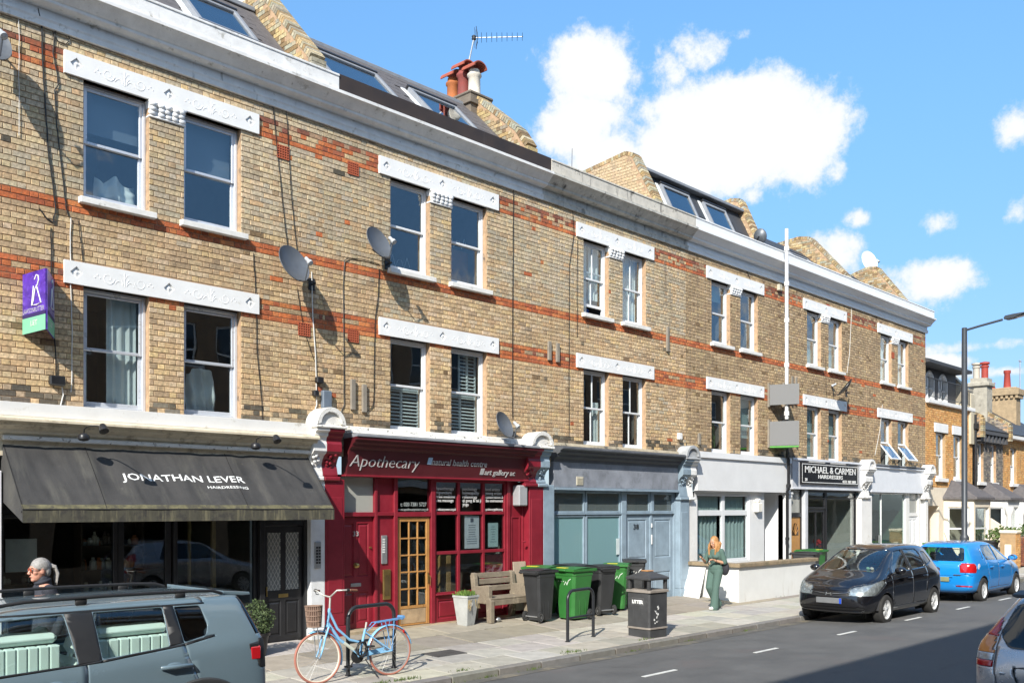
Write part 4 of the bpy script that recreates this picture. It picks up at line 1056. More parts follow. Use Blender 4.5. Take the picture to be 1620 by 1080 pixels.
q = MB(); q.box(8.99, 9.11, -.142, -.12, 1.42, 1.86, .006); iw = q.build('intercom', m_metal, H1)
q = MB()
for k in range(6): q.box(9.01, 9.045, -.148, -.1425, 1.50+.05*k, 1.53+.05*k); q.box(9.06, 9.095, -.148, -.1425, 1.50+.05*k, 1.53+.05*k)
q.build('buttons', m_black_paint, iw, kind='stuff')
# ---- house 2: red shopfront
console(H1, 8.90, 9.46, 4.08, m_peel, m_white, m_red, xs=9.16, zb=2.98, pro=.28)
pilaster(H1, 8.92, 9.20, mat('greyed_white_paint', (.66,.67,.68)), y=-.12, panel=False)
pilaster(H2, 9.203, 9.60, m_red, y=-.12)
console(H2, 14.05, 14.70, 3.98, m_peel, m_red, m_grey_blue, xs=14.42, zb=2.96, pro=.28)
pilaster(H2, 14.20, 14.628, m_red, y=-.12); pilaster(H3, 14.632, 14.97, m_grey_blue, y=-.12, panel=False)
moulded(H2, 9.69, 14.18, [(.05,3.84),(-.16,3.80),(-.18,3.72),(-.19,3.70),(.05,3.70)], m_peel, 'cill_band')
moulded(H2, 9.66, 14.22, [(.05,3.699),(-.34,3.68),(-.40,3.66),(-.40,3.63),(-.05,3.60),(.05,3.60)], m_lead, 'lead_flashing')
moulded(H2, 9.66, 14.22, [(.05,3.60),(-.38,3.625),(-.38,3.58),(-.33,3.565),(-.32,3.53),(-.26,3.50),(-.25,3.46),(-.20,3.44),(-.19,3.42),(.05,3.42)], m_red_dk)
fa = MB(); fa.prism([(.06,3.42),(-.17,3.42),(-.10,3.02),(-.10,2.99),(.06,2.99)], 'x', 9.66, 14.20); fas = fa.build('fascia', m_red_dk, H2)
fb = MB(); fb.box(9.61, 14.20, -.125, .06, 2.955, 2.989, .008); fb.build('fascia_rail', m_red, H2)
def on_fascia(px, py, yy=-.14): return FX(px, yy), FZ(px, py, yy)
fd = Vector((0, -.07, .40)).normalized(); fn = Vector((0, -.40, -.07)).normalized()
def fascia_pt(x, z): t = (z-3.02)/.40; return Vector((x, -.10-.07*t-.004, z))
m_silver = mat('silver_lettering', (.40,.39,.39), rough=.4, var=.05)
t = MB(); xa, xb = FX(554,-.14), FX(664,-.14); put_text(t, 'Apothecary', fascia_pt(xa, 3.13), v=fd, n=fn, size=.30, width=xb-xa, shear=.2, ext=.006, bold=-.004); t.build('lettering', m_silver, fas, recalc=False)
t = MB(); xa, xb = FX(683,-.14), FX(770,-.14); put_text(t, 'natural health centre', fascia_pt(xa, 3.215), v=fd, n=fn, size=.165, width=xb-xa, shear=.2, ext=.006); t.build('lettering', m_silver, fas, recalc=False)
t = MB(); xa, xb = FX(768,-.14), FX(816,-.14); put_text(t, 'art gallery ac', fascia_pt(xa, 3.065), v=fd, n=fn, size=.155, width=xb-xa, shear=.2, ext=.006); t.build('lettering', m_silver, fas, recalc=False)
for a, z, m in ((FX(675.5,-.14), 3.22, mat('pale_blue_square', (.35,.5,.66), rough=.4)), (FX(760,-.14), 3.065, m_silver)):
    q = MB(); o0 = fascia_pt(a, z); s = .125
    q.add([o0, o0+Vector((s*.8,0,0)), o0+Vector((s,0,0))+fd*s, o0+Vector((s*.2,0,0))+fd*s], [(0,1,2,3)]); q.add([p_+fn*.006 for p_ in (o0, o0+Vector((s*.8,0,0)), o0+Vector((s,0,0))+fd*s, o0+Vector((s*.2,0,0))+fd*s)], [(0,1,2,3)]); q.build('square_mark', m, fas, recalc=False)
Y2 = .06
# framing: posts and rails of the shopfront
for a, b_ in ((9.60,9.622),(10.36,10.42),(10.80,10.88),(11.68,11.78),(13.71,13.80),(14.15,14.20)):
    fr_ = MB(); fr_.box(a, b_, Y2-.03, Y2+.10, ZP, 2.955, .006); fr_.build('shopfront_post', m_red, H2)
for a, b_, z_ in ((9.623,10.359,2.27),(10.881,11.679,2.26),(10.421,10.799,2.28)):
    fr_ = MB(); fr_.box(a, b_, Y2-.025, Y2+.09, z_, 2.345, .006); fr_.build('shopfront_rail', m_red, H2)
pn = MB(); panelled(pn, 10.421, 10.799, ZP, 2.28, Y2+.02, []); pn.build('side_panel', m_red, H2)
pn = MB(); pn.box(10.421, 10.799, Y2+.02, Y2+.06, 2.346, 2.954); pn.build('side_panel', m_red, H2)
q = MB(); q.box(9.623, 10.359, Y2+.03, Y2+.036, 2.345, 2.954); q.build('transom_pane', g_frost_w, H2)
d = MB(); panelled(d, 9.63, 10.35, ZP+.12, 2.26, Y2+.04, [(9.71,9.95,.42,.95),(10.03,10.27,.42,.95),(9.71,9.95,1.22,2.15),(10.03,10.27,1.22,2.15)]); dr = d.build('door', m_red, H2, label='plain red panelled door')
t = MB(); put_text(t, '33', (9.93, Y2+.036, 1.93), size=.12, width=.12, ext=.004); t.build('house_number', m_silver, dr, recalc=False)
q = MB(); q.box(9.88, 10.10, Y2+.026, Y2+.038, 1.05, 1.11, .004); q.build('letter_plate', m_metal, dr)
q = MB(); q.lathe([(.05,.0),(.045,-.03),(.02,-.035),(.02,-.06),(.035,-.07),(.001,-.09)], (9.99, Y2+.04, 1.42), axis='y', seg=14); q.build('knob', m_brass, dr, smooth=50)
q = MB(); q.lathe([(.018,.0),(.018,-.03),(.001,-.03)], (10.3, Y2+.04, 1.72), axis='y', seg=10); q.build('lock', m_brass, dr)
q = MB(); q.box(9.60, 10.80, -.16, .10, .05, ZP+.115, .012); q.build('doorstep', mat('worn_timber_sill', (.33,.26,.17), rough=.85, var=.25, bump=.3), H2)
q = MB(); q.box(10.53, 10.66, Y2-.005, Y2+.02, 1.42, 1.93, .008); it = q.build('intercom', m_metal, H2)
q = MB()
for k in range(6): q.box(10.55, 10.57+.03, Y2-.012, Y2-.0055, 1.62+.045*k, 1.645+.045*k)
q.build('button', mat('intercom_button', (.7,.7,.68), rough=.4), it)
q = MB(); q.box(10.56, 10.73, Y2-.012, Y2+.02, .78, 1.32, .006); q.build('letter_box', m_brass, H2); q = MB(); q.box(10.59, 10.70, Y2-.018, Y2-.0125, .85, 1.22, .004); q.build('letter_flap', mat('dark_brass', (.16,.11,.05), rough=.4, metal=.6), H2)
# pine glazed door
d = MB(); x0, x1, z0, z1 = 10.90, 11.665, ZP+.07, 2.25; frame_rect(d, x0, x1, z0, z1, Y2+.01, Y2+.055, .075, wt=.08, wb=.03)
d.box(x0+.075, x1-.075, Y2+.013, Y2+.052, .58, .63)
cs = [x0+.075+ (x1-x0-.15)*k/3 for k in range(4)]; rs = [.63+(z1-.08-.63)*k/5 for k in range(6)]
for c in cs[1:3]: d.box(c-.014, c+.014, Y2+.015, Y2+.05, .63, z1-.08, .004)
for r_ in rs[1:5]:
    for k in range(3): d.box(cs[k]+(.014 if k else 0), cs[k+1]-(.014 if k < 2 else 0), Y2+.016, Y2+.049, r_-.014, r_+.014, .004)
pd = d.build('door', m_wood, H2, label='pine door with fifteen glass lights')
q = MB(); q.box(x0+.075, x1-.075, Y2+.02, Y2+.05, z0+.031, .579, .01); q.build('kick_board', mat('weathered_pine', (.38,.27,.16), rough=.7, var=.25, bump=.2, col2=(.2,.14,.09), c2=(.5,.7)), pd)
for i in range(3):
    for j in range(5):
        q = MB(); q.box(cs[i]+.012, cs[i+1]-.012, Y2+.03, Y2+.035, rs[j]+.012, rs[j+1]-.012); q.build('pane', g_shop, pd)
q = MB(); q.box(x1-.055, x1-.02, Y2-.004, Y2+.008, 1.02, 1.22, .004); q.tube([(x1-.037,Y2-.002,1.16),(x1-.037,Y2-.05,1.16),(x1-.037,Y2-.055,1.12),(x1-.037,Y2-.055,.98)], .008, 8); q.build('handle', m_brass, pd)
q = MB(); q.box(10.885, 11.675, Y2+.03, Y2+.036, 2.35, 2.95); up2 = q.build('pane', g_shop, H2)
gz = glazed(H2, 'shop_window', 11.785, 13.705, .78, 2.952, Y2, m_red, [12.41, 13.075], [1.57, 2.32], g_shop, bw=.06, dep=.08, fr=.045)
q = MB(); q.box(13.80, 14.15, Y2+.01, Y2+.05, ZP, 2.95); q.build('side_panel', m_red, H2)
q = MB(); frame_rect(q, 13.84, 14.11, .75, 2.25, Y2-.008, Y2+.009, .035); q.build('panel_mould', m_red, H2)
q = MB(); panelled(q, 11.785, 13.705, ZP+.05, .775, Y2+.0, [(11.87,12.7,.33,.68),(12.8,13.62,.33,.68)]); q.build('stall_riser', m_red, H2)
q = MB(); q.box(11.785, 13.705, Y2-.06, Y2+.05, .776, .8, .008); q.build('window_cill', m_red, H2)
q = MB(); q.box(10.8, 14.2, -.12, .08, .05, ZP+.065, .012); q.build('timber_plinth', mat('worn_timber_sill', (.33,.26,.17)), H2)
interior(H2, 10.5, 14.2, .2, 4.6, ZP, 3.0, mat('gallery_interior', (.30,.29,.27), rough=.8, var=.2))
interior(H2, 9.5, 10.45, .2, 2.5, ZP, 3.0, mat('gallery_interior', (.10,.095,.09)), 'hall')
shelf_unit(H2, 11.9, 12.5, .9, .3, 2.4, 6, mat('pale_shelf', (.3,.3,.28), rough=.7), seed=9)
q = MB(); q.box(12.5, 12.9, .6, 1.0, ZP, .75, .01); q.box(12.52, 12.56, .62, .66, .75, 1.35); q.box(12.86, 12.9, .62, .66, .75, 1.4, .004); q.box(12.3, 12.42, .3, .6, .78, 1.5, .01); q.build('display_furniture', mat('ochre_wood', (.40,.24,.09), rough=.6, var=.2), H2)
# notices in the window, print on the glass
def sheet(house, x0, x1, z0, z1, y, m, name='notice'):
    q = MB(); q.box(x0, x1, y, y+.003, z0, z1); return q.build(name, m, house)
nb = sheet(H2, 12.60, 12.99, 1.63, 2.27, Y2+.05, mat('paper', (.72,.74,.78), rough=.8, var=.03))
nc = sheet(H2, 13.24, 13.52, 1.64, 2.12, Y2+.05, mat('mint_paper', (.55,.70,.70), rough=.8, var=.03))
m_ink = mat('printed_ink', (.12,.14,.2), rough=.8)
t = MB(); t.box(12.755, 12.835, Y2+.045, Y2+.0495, 2.14, 2.22)
rr = random.Random(4)
for k in range(9):
    ww = rr.uniform(.08, .15); zz = 2.08-.045*k; t.box(12.795-ww, 12.795+ww, Y2+.047, Y2+.0495, zz, zz+.010)
t.build('print', m_ink, nb)
t = MB()
for k in range(7): ww = rr.uniform(.04, .09); zz = 2.04-.05*k; t.box(13.38-ww, 13.38+ww, Y2+.047, Y2+.0495, zz, zz+.009)
t.build('print', m_ink, nc)
ps = sheet(H2, 13.10, 13.66, .86, 1.50, Y2+.05, mat('crimson_poster', (.40,.03,.08), rough=.5, var=.5, vs=9, col2=(.62,.30,.36), c2=(.5,.56), c2s=9), 'poster')
q = MB(); q.box(13.10, 13.66, Y2+.047, Y2+.0495, 1.30, 1.50); q.build('poster_heading', mat('poster_plum', (.10,.02,.03), rough=.5), ps)
t = MB(); yt = Y2+.034
def col_text(x, ztop, lines, size, dz, width=None, wmax=None):
    for k, s in enumerate(lines):
        vs, fs, wd, ht = text_mb(s, size=size, ext=.001)
        sc = 1.0 if not wmax or wd < wmax else wmax/wd
        t.add([(x+p_[0]*sc, yt-p_[2], ztop-dz*k+p_[1]) for p_ in vs], fs)
col_text(11.81, 2.76, ['physiotherapy','acupuncture','herbal medicine','tuina massage'], .088, .075, wmax=.52)
col_text(12.53, 2.76, ['psychology','homeopathy','reflexology','qi gong & tai ji','yoga'], .088, .075, wmax=.5)
col_text(13.15, 2.76, ['local artists','young artists','conservation &','the environment'], .088, .075, wmax=.5)
col_text(10.99, 2.45, ['t: 020 7381 5727'], .105, .1, wmax=.62)
col_text(10.92, 2.37, ['www.apothecarycentre.org.uk'], .07, .1, wmax=.74)
col_text(11.84, 2.37, ['apothecarycentre.org.uk'], .07, .1, wmax=.52); col_text(13.14, 2.37, ['apothecarygallery.org'], .07, .1, wmax=.5)
t.build('window_lettering', m_text_w, H2, recalc=False)
q = MB(); q.box(13.88, 14.13, -.14, Y2, 2.46, 2.88, .02); q.build('alarm_box', mat('grey_alarm_box', (.33,.33,.34), rough=.4), H2)
q = MB(); q.box(14.0, 14.06, -.16, -.10, 1.72, 1.75, .01); q.build('latch', m_red, H2)

# ---- house 3: shuttered blue-grey front
moulded(H3, 14.99, 19.55, [(.05,3.82),(-.12,3.80),(-.14,3.74),(.05,3.74)], mat('broken_stone_band', (.42,.36,.26), rough=.9, var=.3, vs=6, bump=.6, col2=(.12,.11,.09), c2=(.52,.64)), 'cill_band')
moulded(H3, 14.99, 19.58, [(.05,3.739),(-.30,3.72),(-.34,3.69),(-.34,3.66),(-.27,3.63),(-.26,3.59),(-.18,3.55),(-.17,3.50),(-.10,3.46),(-.09,3.40),(.05,3.40)], mat('dark_grey_cornice_paint', (.085,.09,.10), rough=.7, var=.25, col2=(.2,.2,.2), c2=(.6,.75)))
f = MB(); f.box(14.99, 19.60, -.085, .06, 2.86, 3.40, .006); f.build('fascia', m_grey_fascia, H3)
f = MB(); f.box(14.99, 19.60, -.12, .06, 2.80, 2.857, .006); f.build('fascia_rail', m_grey_blue, H3)
q = MB(); q.box(15.72, 15.95, -.10, -.084, 2.91, 3.10, .004); vv = q.build('vent', mat('vent_cream', (.5,.46,.36), rough=.7), H3)
q = MB()
for k in range(5): q.box(15.74, 15.93, -.108, -.1005, 2.93+.03*k, 2.945+.03*k)
q.build('louvre', mat('vent_cream', (.5,.46,.36)), vv)
Y3 = .05
for a, b_ in ((14.99,16.185),(16.215,17.48)):
    glazed(H3, 'shop_window', a, b_, .95, 2.27, Y3, m_grey_blue, [], [], g_frost, fr=.05)
    glazed(H3, 'transom_window', a, b_, 2.30, 2.795, Y3, m_grey_blue, [], [], glass('dusty_glass', (.7,.75,.75), f0=.06, dens=.55, film=(.16,.19,.19)), fr=.05)
for a, b_ in ((17.66,18.63),(18.74,19.60)):
    glazed(H3, 'transom_window', a, b_, 2.30, 2.795, Y3, m_grey_blue, [], [], glass('dusty_glass', (.7,.75,.75)), fr=.05)
for a, b_, z_, zz_ in ((14.99,19.60,2.272,2.298),(17.485,17.655,ZP,2.271),(17.485,17.655,2.299,2.795),(18.635,18.735,2.299,2.795),(19.601,19.63,ZP,2.795)):
    f = MB(); f.box(a, b_, Y3-.025, Y3+.1, z_, zz_, .004); f.build('shopfront_frame', m_grey_blue, H3)
q = MB(); panelled(q, 14.99, 17.48, ZP, .945, Y3+.01, [(15.1,16.1,.32,.85),(16.3,17.38,.32,.85)]); q.build('stall_riser', m_grey_blue, H3)
d = MB(); panelled(d, 17.665, 18.62, ZP+.03, 2.262, Y3+.03, [(17.78,18.5,.40,.88),(17.78,18.5,1.22,2.14)]); dl = d.build('door', m_grey_blue, H3, label='grey blue door leaf with number and letter plate')
d = MB(); panelled(d, 18.72, 19.595, ZP+.03, 2.262, Y3+.03, [(18.84,19.5,.40,.88),(18.84,19.5,1.22,2.14)]); dr3 = d.build('door', m_grey_blue, H3, label='grey blue door leaf with white bolts')
f = MB(); f.box(18.625, 18.715, Y3-.0, Y3+.1, ZP, 2.262, .006); f.build('door_post', m_grey_blue, H3)
t = MB(); put_text(t, '38', (18.0, Y3+.026, 1.92), size=.17, width=.2, ext=.004); t.build('house_number', m_black_paint, dl, recalc=False)
q = MB(); q.box(18.02, 18.36, Y3+.012, Y3+.028, 1.02, 1.10, .004); q.build('letter_plate', m_brass, dl)
q = MB(); q.box(18.655, 18.69, Y3-.02, Y3-.001, 1.55, 1.78, .006); q.box(18.655, 18.69, Y3-.02, Y3-.001, 1.95, 2.05, .006); q.build('bolt', m_text_w, dr3)
q = MB(); q.box(17.3, 17.42, Y3-.004, Y3, 1.35, 1.72); q.build('sticker', mat('pale_sticker', (.55,.62,.62)), H3)
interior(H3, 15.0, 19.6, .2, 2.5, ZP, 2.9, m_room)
console(H3, 19.62, 20.22, 3.96, mat('grey_stone_paint', (.36,.37,.38), rough=.8, var=.2, bump=.4, col2=(.14,.14,.14), c2=(.55,.68)), m_grey_blue, m_white, xs=19.98, zb=2.72, pro=.26)
pilaster(H3, 19.64, 20.03, m_grey_blue, y=-.12, z1=2.62); pilaster(H4, 20.032, 20.50, m_white, y=-.06, z1=2.62, panel=False)

# ---- house 4: white frontage behind a low wall
m_wall_w = mat('bright_render_paint', (.69,.69,.69), rough=.6, var=.05, vs=2, bump=.1, streak=(.60,.59,.56), st=(.66,.84), stsc=(5,5,.7))
moulded(H4, 20.44, 25.28, [(.05,3.86),(-.14,3.85),(-.15,3.70),(-.10,3.68),(-.10,2.86),(.05,2.86)], m_wall_w, 'fascia')
Y4 = .06
w4 = MB(); wall_sheet(w4, 20.50, 24.02, ZP, 2.86, [(20.60, 23.22, 1.0, 2.80)], Y=Y4-.02, depth=.1); w4.build('front_wall', m_wall_w, H4, recalc=False)
gz = glazed(H4, 'shop_window', 20.60, 23.22, 1.0, 2.80, Y4+.0, m_upvc, [21.92], [2.29], g_win, bw=.14, dep=.08, fr=.07)
for xa, xb in ((20.68,21.84),(22.0,23.14)):
    curtain_mb(xa, xb, 1.05, 2.22, .2, .03, .17).build('curtain', m_curtain_g, gz, smooth=60, recalc=False); curtain_mb(xa, xb, 2.34, 2.72, .2, .02, .12).build('curtain', m_curtain_g, gz, smooth=60, recalc=False)
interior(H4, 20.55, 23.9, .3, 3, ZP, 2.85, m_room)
q = MB(); q.box(23.45, 23.68, -.10, Y4-.02, 2.3, 2.56, .02); q.box(23.48, 23.65, -.08, Y4-.022, 2.56, 2.68, .03); q.build('wall_lamp', mat('cream_lamp', (.78,.74,.66), rough=.4), H4)
# recessed entrance
rc = MB(); yb = .75
rc.quad((24.02,Y4-.02,ZP),(24.02,yb,ZP),(24.02,yb,2.86),(24.02,Y4-.02,2.86)); rc.quad((25.1,Y4-.02,ZP),(25.1,Y4-.02,2.86),(25.1,yb,2.86),(25.1,yb,ZP)); rc.quad((24.02,yb,2.4),(25.1,yb,2.4),(25.1,yb,2.86),(24.02,yb,2.86)); rc.quad((24.02,Y4,2.86),(24.02,yb,2.86),(25.1,yb,2.86),(25.1,Y4,2.86))
rc.build('porch', m_wall_w, H4, recalc=False)
q = MB(); q.box(24.025, 24.095, yb-.06, yb, ZP, 2.40); q.box(25.025, 25.095, yb-.06, yb, ZP, 2.40); q.box(24.096, 25.024, yb-.06, yb, 2.225, 2.258); q.build('door_frame', m_upvc, H4)
d = MB(); panelled(d, 24.10, 25.02, ZP+.03, 2.22, yb-.06, [(24.2,24.5,.4,.95),(24.62,24.92,.4,.95),(24.2,24.5,1.15,2.1),(24.62,24.92,1.15,2.1)]); dd = d.build('door', m_upvc, H4, label='white front door in the recessed porch'); q = MB(); q.box(24.06, 25.06, yb-.03, yb-.024, 2.26, 2.39); q.build('pane', g_win, dd)
pilaster(H4, 25.1, 25.42, m_wall_w, y=-.06, z1=2.80, panel=False)
q = MB(); q.box(25.06, 25.46, -.10, .05, 2.81, 2.87, .01); q.box(25.08, 25.44, -.08, .05, 2.72, 2.80, .01); q.build('pilaster_cap', m_wall_w, H4)

# ---- house 5: hairdresser with black sign board
Y5 = .06
moulded(H5, 25.44, 30.08, [(.05,3.90),(-.10,3.88),(-.12,3.82),(-.08,3.80),(-.08,3.02),(-.11,3.0),(-.11,2.97),(.05,2.97)], mat('grey_surround_paint', (.50,.51,.54), rough=.6, var=.1), 'fascia')
sg = MB(); sg.box(25.86, 29.75, -.135, -.085, 3.12, 3.78, .012); sb = sg.build('sign_board', mat('gloss_black_board', (.012,.012,.014), rough=.22, var=.1), H5)
q = MB(); frame_rect(q, 25.92, 29.69, 3.17, 3.73, -.140, -.1352, .02); q.build('border_line', m_text_w, sb)
for s_, x_, z_, sz_, wd_ in (('MICHAEL & CARMEN', 26.10, 3.47, .28, 3.42), ('HAIRDRESSERS', 26.95, 3.31, .16, 1.65), ('20', 26.10, 3.22, .12, .14), ('0171 385 5809', 28.6, 3.20, .12, .95)):
    t = MB(); put_text(t, s_, (x_, -.136, z_), size=sz_, width=wd_, ext=.004, bold=.002); t.build('lettering', m_text_w, sb, recalc=False)
d = MB(); panelled(d, 25.60, 26.20, ZP+.05, 2.15, Y5+.02, [(25.68,26.12,.35,.95)]); d5 = d.build('door', m_wood, H5, label='varnished timber door with a fan light')
q = MB(); n = 9; q.prism([(25.9+.2*math.cos(math.pi*k/n), 1.62+.36*math.sin(math.pi*k/n)) for k in range(n+1)], 'y', Y5+.01, Y5+.018); q.build('fan_light', mat('dark_brown_glass', (.06,.035,.02), rough=.15), d5)
q = MB()
for k in range(1, 6): a = math.pi*k/6; q.tube([(25.9, Y5+.006, 1.62), (25.9+.19*math.cos(a), Y5+.006, 1.62+.34*math.sin(a))], .008, 5)
q.build('glazing_bar', m_wood, d5)
q = MB(); q.box(25.60, 26.20, Y5+.03, Y5+.036, 2.28, 2.95); q.build('transom_pane', g_frost_w, H5)
q = MB(); q.box(25.50, 25.598, Y5-.01, Y5+.1, ZP, 2.96); q.box(25.598, 26.202, Y5-.01, Y5+.1, 2.155, 2.275); q.box(26.202, 26.26, Y5-.01, Y5+.1, ZP, 2.96); q.build('door_frame', m_black_paint, H5)
pilaster(H5, 26.262, 26.44, mat('grey_surround_paint', (.50,.51,.54)), y=-.06, z1=2.96, panel=False)
glazed(H5, 'shop_window', 26.46, 27.84, 2.38, 2.96, Y5, m_black_paint, [], [2.72], g_shop, fr=.07); glazed(H5, 'shop_door', 26.62, 27.84, ZP, 2.37, Y5+.02, m_black_paint, [27.25], [], g_shop, fr=.08)
q = MB(); q.box(26.46, 26.618, Y5, Y5+.09, ZP, 2.37); q.build('shopfront_frame', m_black_paint, H5)
glazed(H5, 'shop_window', 27.86, 30.02, .75, 2.96, Y5, m_black_paint, [], [2.72], g_shop, fr=.07)
q = MB(); q.box(27.86, 30.02, Y5, Y5+.1, ZP, .748); q.build('stall_riser', m_black_paint, H5)
interior(H5, 26.4, 30.0, .2, 4.0, ZP, 2.95, m_room_lt)
q = MB(); q.box(27.0, 27.45, 2.2, 2.25, ZP, 2.2, .01); q.build('inner_door', mat('white_inner_door', (.7,.69,.64)), H5)
q = MB(); q.box(28.0, 28.5, 3.9, 3.95, 1.2, 1.9, .01); q.build('picture', mat('brown_picture', (.16,.07,.03), rough=.5), H5)
q = MB(); q.lathe([(.09,0),(.12,.3),(.1,.34),(.001,.34)], (28.35, .55, .78), seg=12)
pot = q.build('vase', m_black_paint, H5); q = MB(); rr = random.Random(2)
for k in range(16): q.ell((28.35+rr.uniform(-.16,.16), .55+rr.uniform(-.1,.1), 1.3+rr.uniform(-.1,.12)), (.06,.06,.05), 7, 5)
q.build('flower', mat('red_petals', (.5,.015,.02), rough=.6), pot, smooth=60)
q = MB()
for k in range(14): a = rr.uniform(0, 6.28); q.tube([(28.35,.55,1.08),(28.35+.14*math.cos(a),.55+.1*math.sin(a),1.2+rr.uniform(-.05,.1))], .014, 4, rs=[.006,.02])
q.build('foliage', mat('house_plant_green', (.05,.11,.03)), pot)

# ---- house 6: glass front and white door
pilaster(H6, 30.06, 30.86, m_white, y=-.10, z1=2.82, panel=False); console(H6, 30.05, 30.62, 4.0, m_white, m_white, m_white, zb=2.84, pro=.28)
moulded(H6, 30.87, 35.5, [(.05,3.84),(-.13,3.83),(-.15,3.77),(-.09,3.74),(-.09,2.95),(.05,2.95)], mat('pale_grey_fascia', (.70,.72,.76), rough=.5, var=.05), 'fascia')
moulded(H6, 30.87, 35.45, [(.05,3.90),(-.18,3.88),(-.18,3.845),(.05,3.845)], m_lead, 'lead_flashing')
Y6 = .06
glazed(H6, 'shop_window', 30.90, 34.02, ZP+.1, 2.94, Y6, m_upvc, [32.0], [], glass('greenish_shop_glass', (.62,.74,.70), f0=.07), fr=.05, bw=.02)
q = MB(); q.box(32.05, 33.9, Y6+.045, Y6+.05, ZP+.2, 1.32); q.build('frosted_film', glass('frost_band', (.6,.7,.65), f0=.03, rough=.2, dens=.5, film=(.22,.30,.27)), H6)
q = MB(); q.tube([(31.72,Y6-.03,ZP+.35),(31.72,Y6-.03,1.5)], .015, 8); q.tube([(31.85,Y6-.03,ZP+.35),(31.85,Y6-.03,1.5)], .015, 8); q.build('pull_handle', m_metal, H6)
f = MB(); f.box(34.022, 34.34, Y6-.03, Y6+.1, ZP, 2.94); f.box(35.18, 35.48, Y6-.03, Y6+.1, ZP, 2.94); f.box(34.341, 35.179, Y6-.01, Y6+.1, 2.12, 2.24); f.build('door_frame', m_white, H6)
q = MB(); q.box(34.341, 35.179, Y6+.03, Y6+.036, 2.241, 2.94); q.build('transom_pane', g_frost_w, H6)
d = MB(); panelled(d, 34.35, 35.17, ZP+.03, 2.115, Y6+.02, [(34.45,34.72,.4,.95),(34.8,35.07,.4,.95),(34.45,34.72,1.15,2.0),(34.8,35.07,1.15,2.0)]); d6 = d.build('door', m_upvc, H6, label='white panelled door beside the glass shopfront')
q = MB(); q.box(34.6, 34.92, Y6+.005, Y6+.018, 1.0, 1.08, .004); q.build('letter_plate', m_brass, d6)
interior(H6, 30.7, 34.2, .2, 3.5, ZP, 2.93, mat('green_grey_room', (.22,.24,.2), rough=.8, var=.15))
q = MB(); q.box(32.2, 32.9, .8, 1.2, ZP, .95, .02); q.box(32.2, 32.9, 1.15, 1.22, .95, 1.25, .02); q.build('red_seat', mat('red_leather', (.45,.05,.03), rough=.5), H6)
pilaster(H6, 35.48, 35.76, m_white, y=-.10, z1=2.82, panel=False); console(H6, 35.30, 35.85, 4.0, m_white, m_white, m_white, zb=2.84, pro=.28)
# ------------------------------------------------------------------ the next houses down the street
m_orange = mat('joint_orange', (.36,.24,.13), rough=.95, var=.2)
def simple_wall(house, x0, x1, z0, z1, holes, style, y=0.0, mw=None):
    w_ = MB(); wall_sheet(w_, x0, x1, z0, z1, holes, Y=y); w_.build('wall', mw or m_mortar, house, recalc=False)
    lay_bricks(house, x0, x1, z0, z1, holes, style, singles=0, Y=y)
# house 7: orange brick with a balcony storey
F7 = thing('terrace_house', 'orange brick house with railed balcony and arched dormer windows', 'house', (38.3, 0, .2), group='houses further down the street')
hs = [(36.78, 37.75, 3.55, 5.28), (38.62, 39.60, 3.55, 5.28)]
simple_wall(F7, 35.77, 40.75, 3.2, 6.30, hs + [(36.6,37.95,5.28,5.62),(38.45,39.8,5.28,5.62)], 'orange', mw=m_orange)
for hh in hs:
    sash_window(F7, *hh, bars=False); sill(F7, hh[0], hh[1], 3.55, m_white, th=.14)
    q = MB(); q.box(hh[0]-.17, hh[1]+.2, -.05, .12, 5.28, 5.62, .01); q.build('lintel', m_lintel, F7)
q = MB(); q.box(35.77, 40.8, -.12, 1.4, 6.301, 6.45, .02); bal = q.build('balcony_floor', m_white, F7)
q = MB(); q.tube([(35.85,-.06,7.25),(40.7,-.06,7.25)], .022, 6); q.tube([(35.85,-.06,6.56),(40.7,-.06,6.56)], .016, 6); rail = q.build('railing', m_black_paint, F7)
bmesh_ = MB(); bmesh_.box(-.008, .008, -.008, .008, 0, .70); mbl = bmesh_.mesh('baluster', m_black_paint)
for k in range(40): o = bpy.data.objects.new('baluster', mbl); o.location = (35.9+4.75*k/39, -.06, 6.555); link(o, rail)
# arched dormer wall, set back
m_dorm = mat('dark_dormer_cladding', (.055,.058,.065), rough=.6, var=.15)
hsD = [(36.85, 37.85, 6.46, 7.75), (38.25, 39.25, 6.46, 7.75)]
q = MB(); wall_sheet(q, 35.77, 40.2, 6.45, 8.15, hsD, Y=.45, depth=.25); q.build('dormer_wall', m_dorm, F7, recalc=False)
for a, b_, c, d in hsD:
    f = MB(); n = 12; xc, w_ = (a+b_)/2, (b_-a)/2; zz = 7.2
    arch = [(xc+w_*math.cos(math.pi*k/n), zz+.5*math.sin(math.pi*k/n)) for k in range(n+1)]; inn = [(xc+(w_-.08)*math.cos(math.pi*k/n), zz+.42*math.sin(math.pi*k/n)) for k in range(n, -1, -1)]
    f.prism(arch+inn, 'y', .43, .65); f.box(a, a+.08, .43, .65, 6.46, zz); f.box(b_-.08, b_, .43, .65, 6.46, zz); f.box(xc-.03, xc+.03, .5, .6, 6.46, 7.6); f.box(a+.08, b_-.08, .5, .6, 7.0, 7.06)
    wn = f.build('window', m_upvc, F7)
    p = MB(); p.box(a+.08, b_-.08, .58, .59, 6.46, 7.65); p.build('pane', g_win, wn)
    sp = MB(); sp.prism([(a, zz)] + [(xc-w_*math.cos(math.pi*k/n), zz+.5*math.sin(math.pi*k/n)) for k in range(n+1)] + [(b_, 7.76), (a, 7.76)], 'y', .455, .6); sp.build('spandrel', m_dorm, wn)
    curtain_mb(a+.1, xc, 6.5, 7.5, .72).build('curtain', m_curtain, wn, smooth=60, recalc=False)
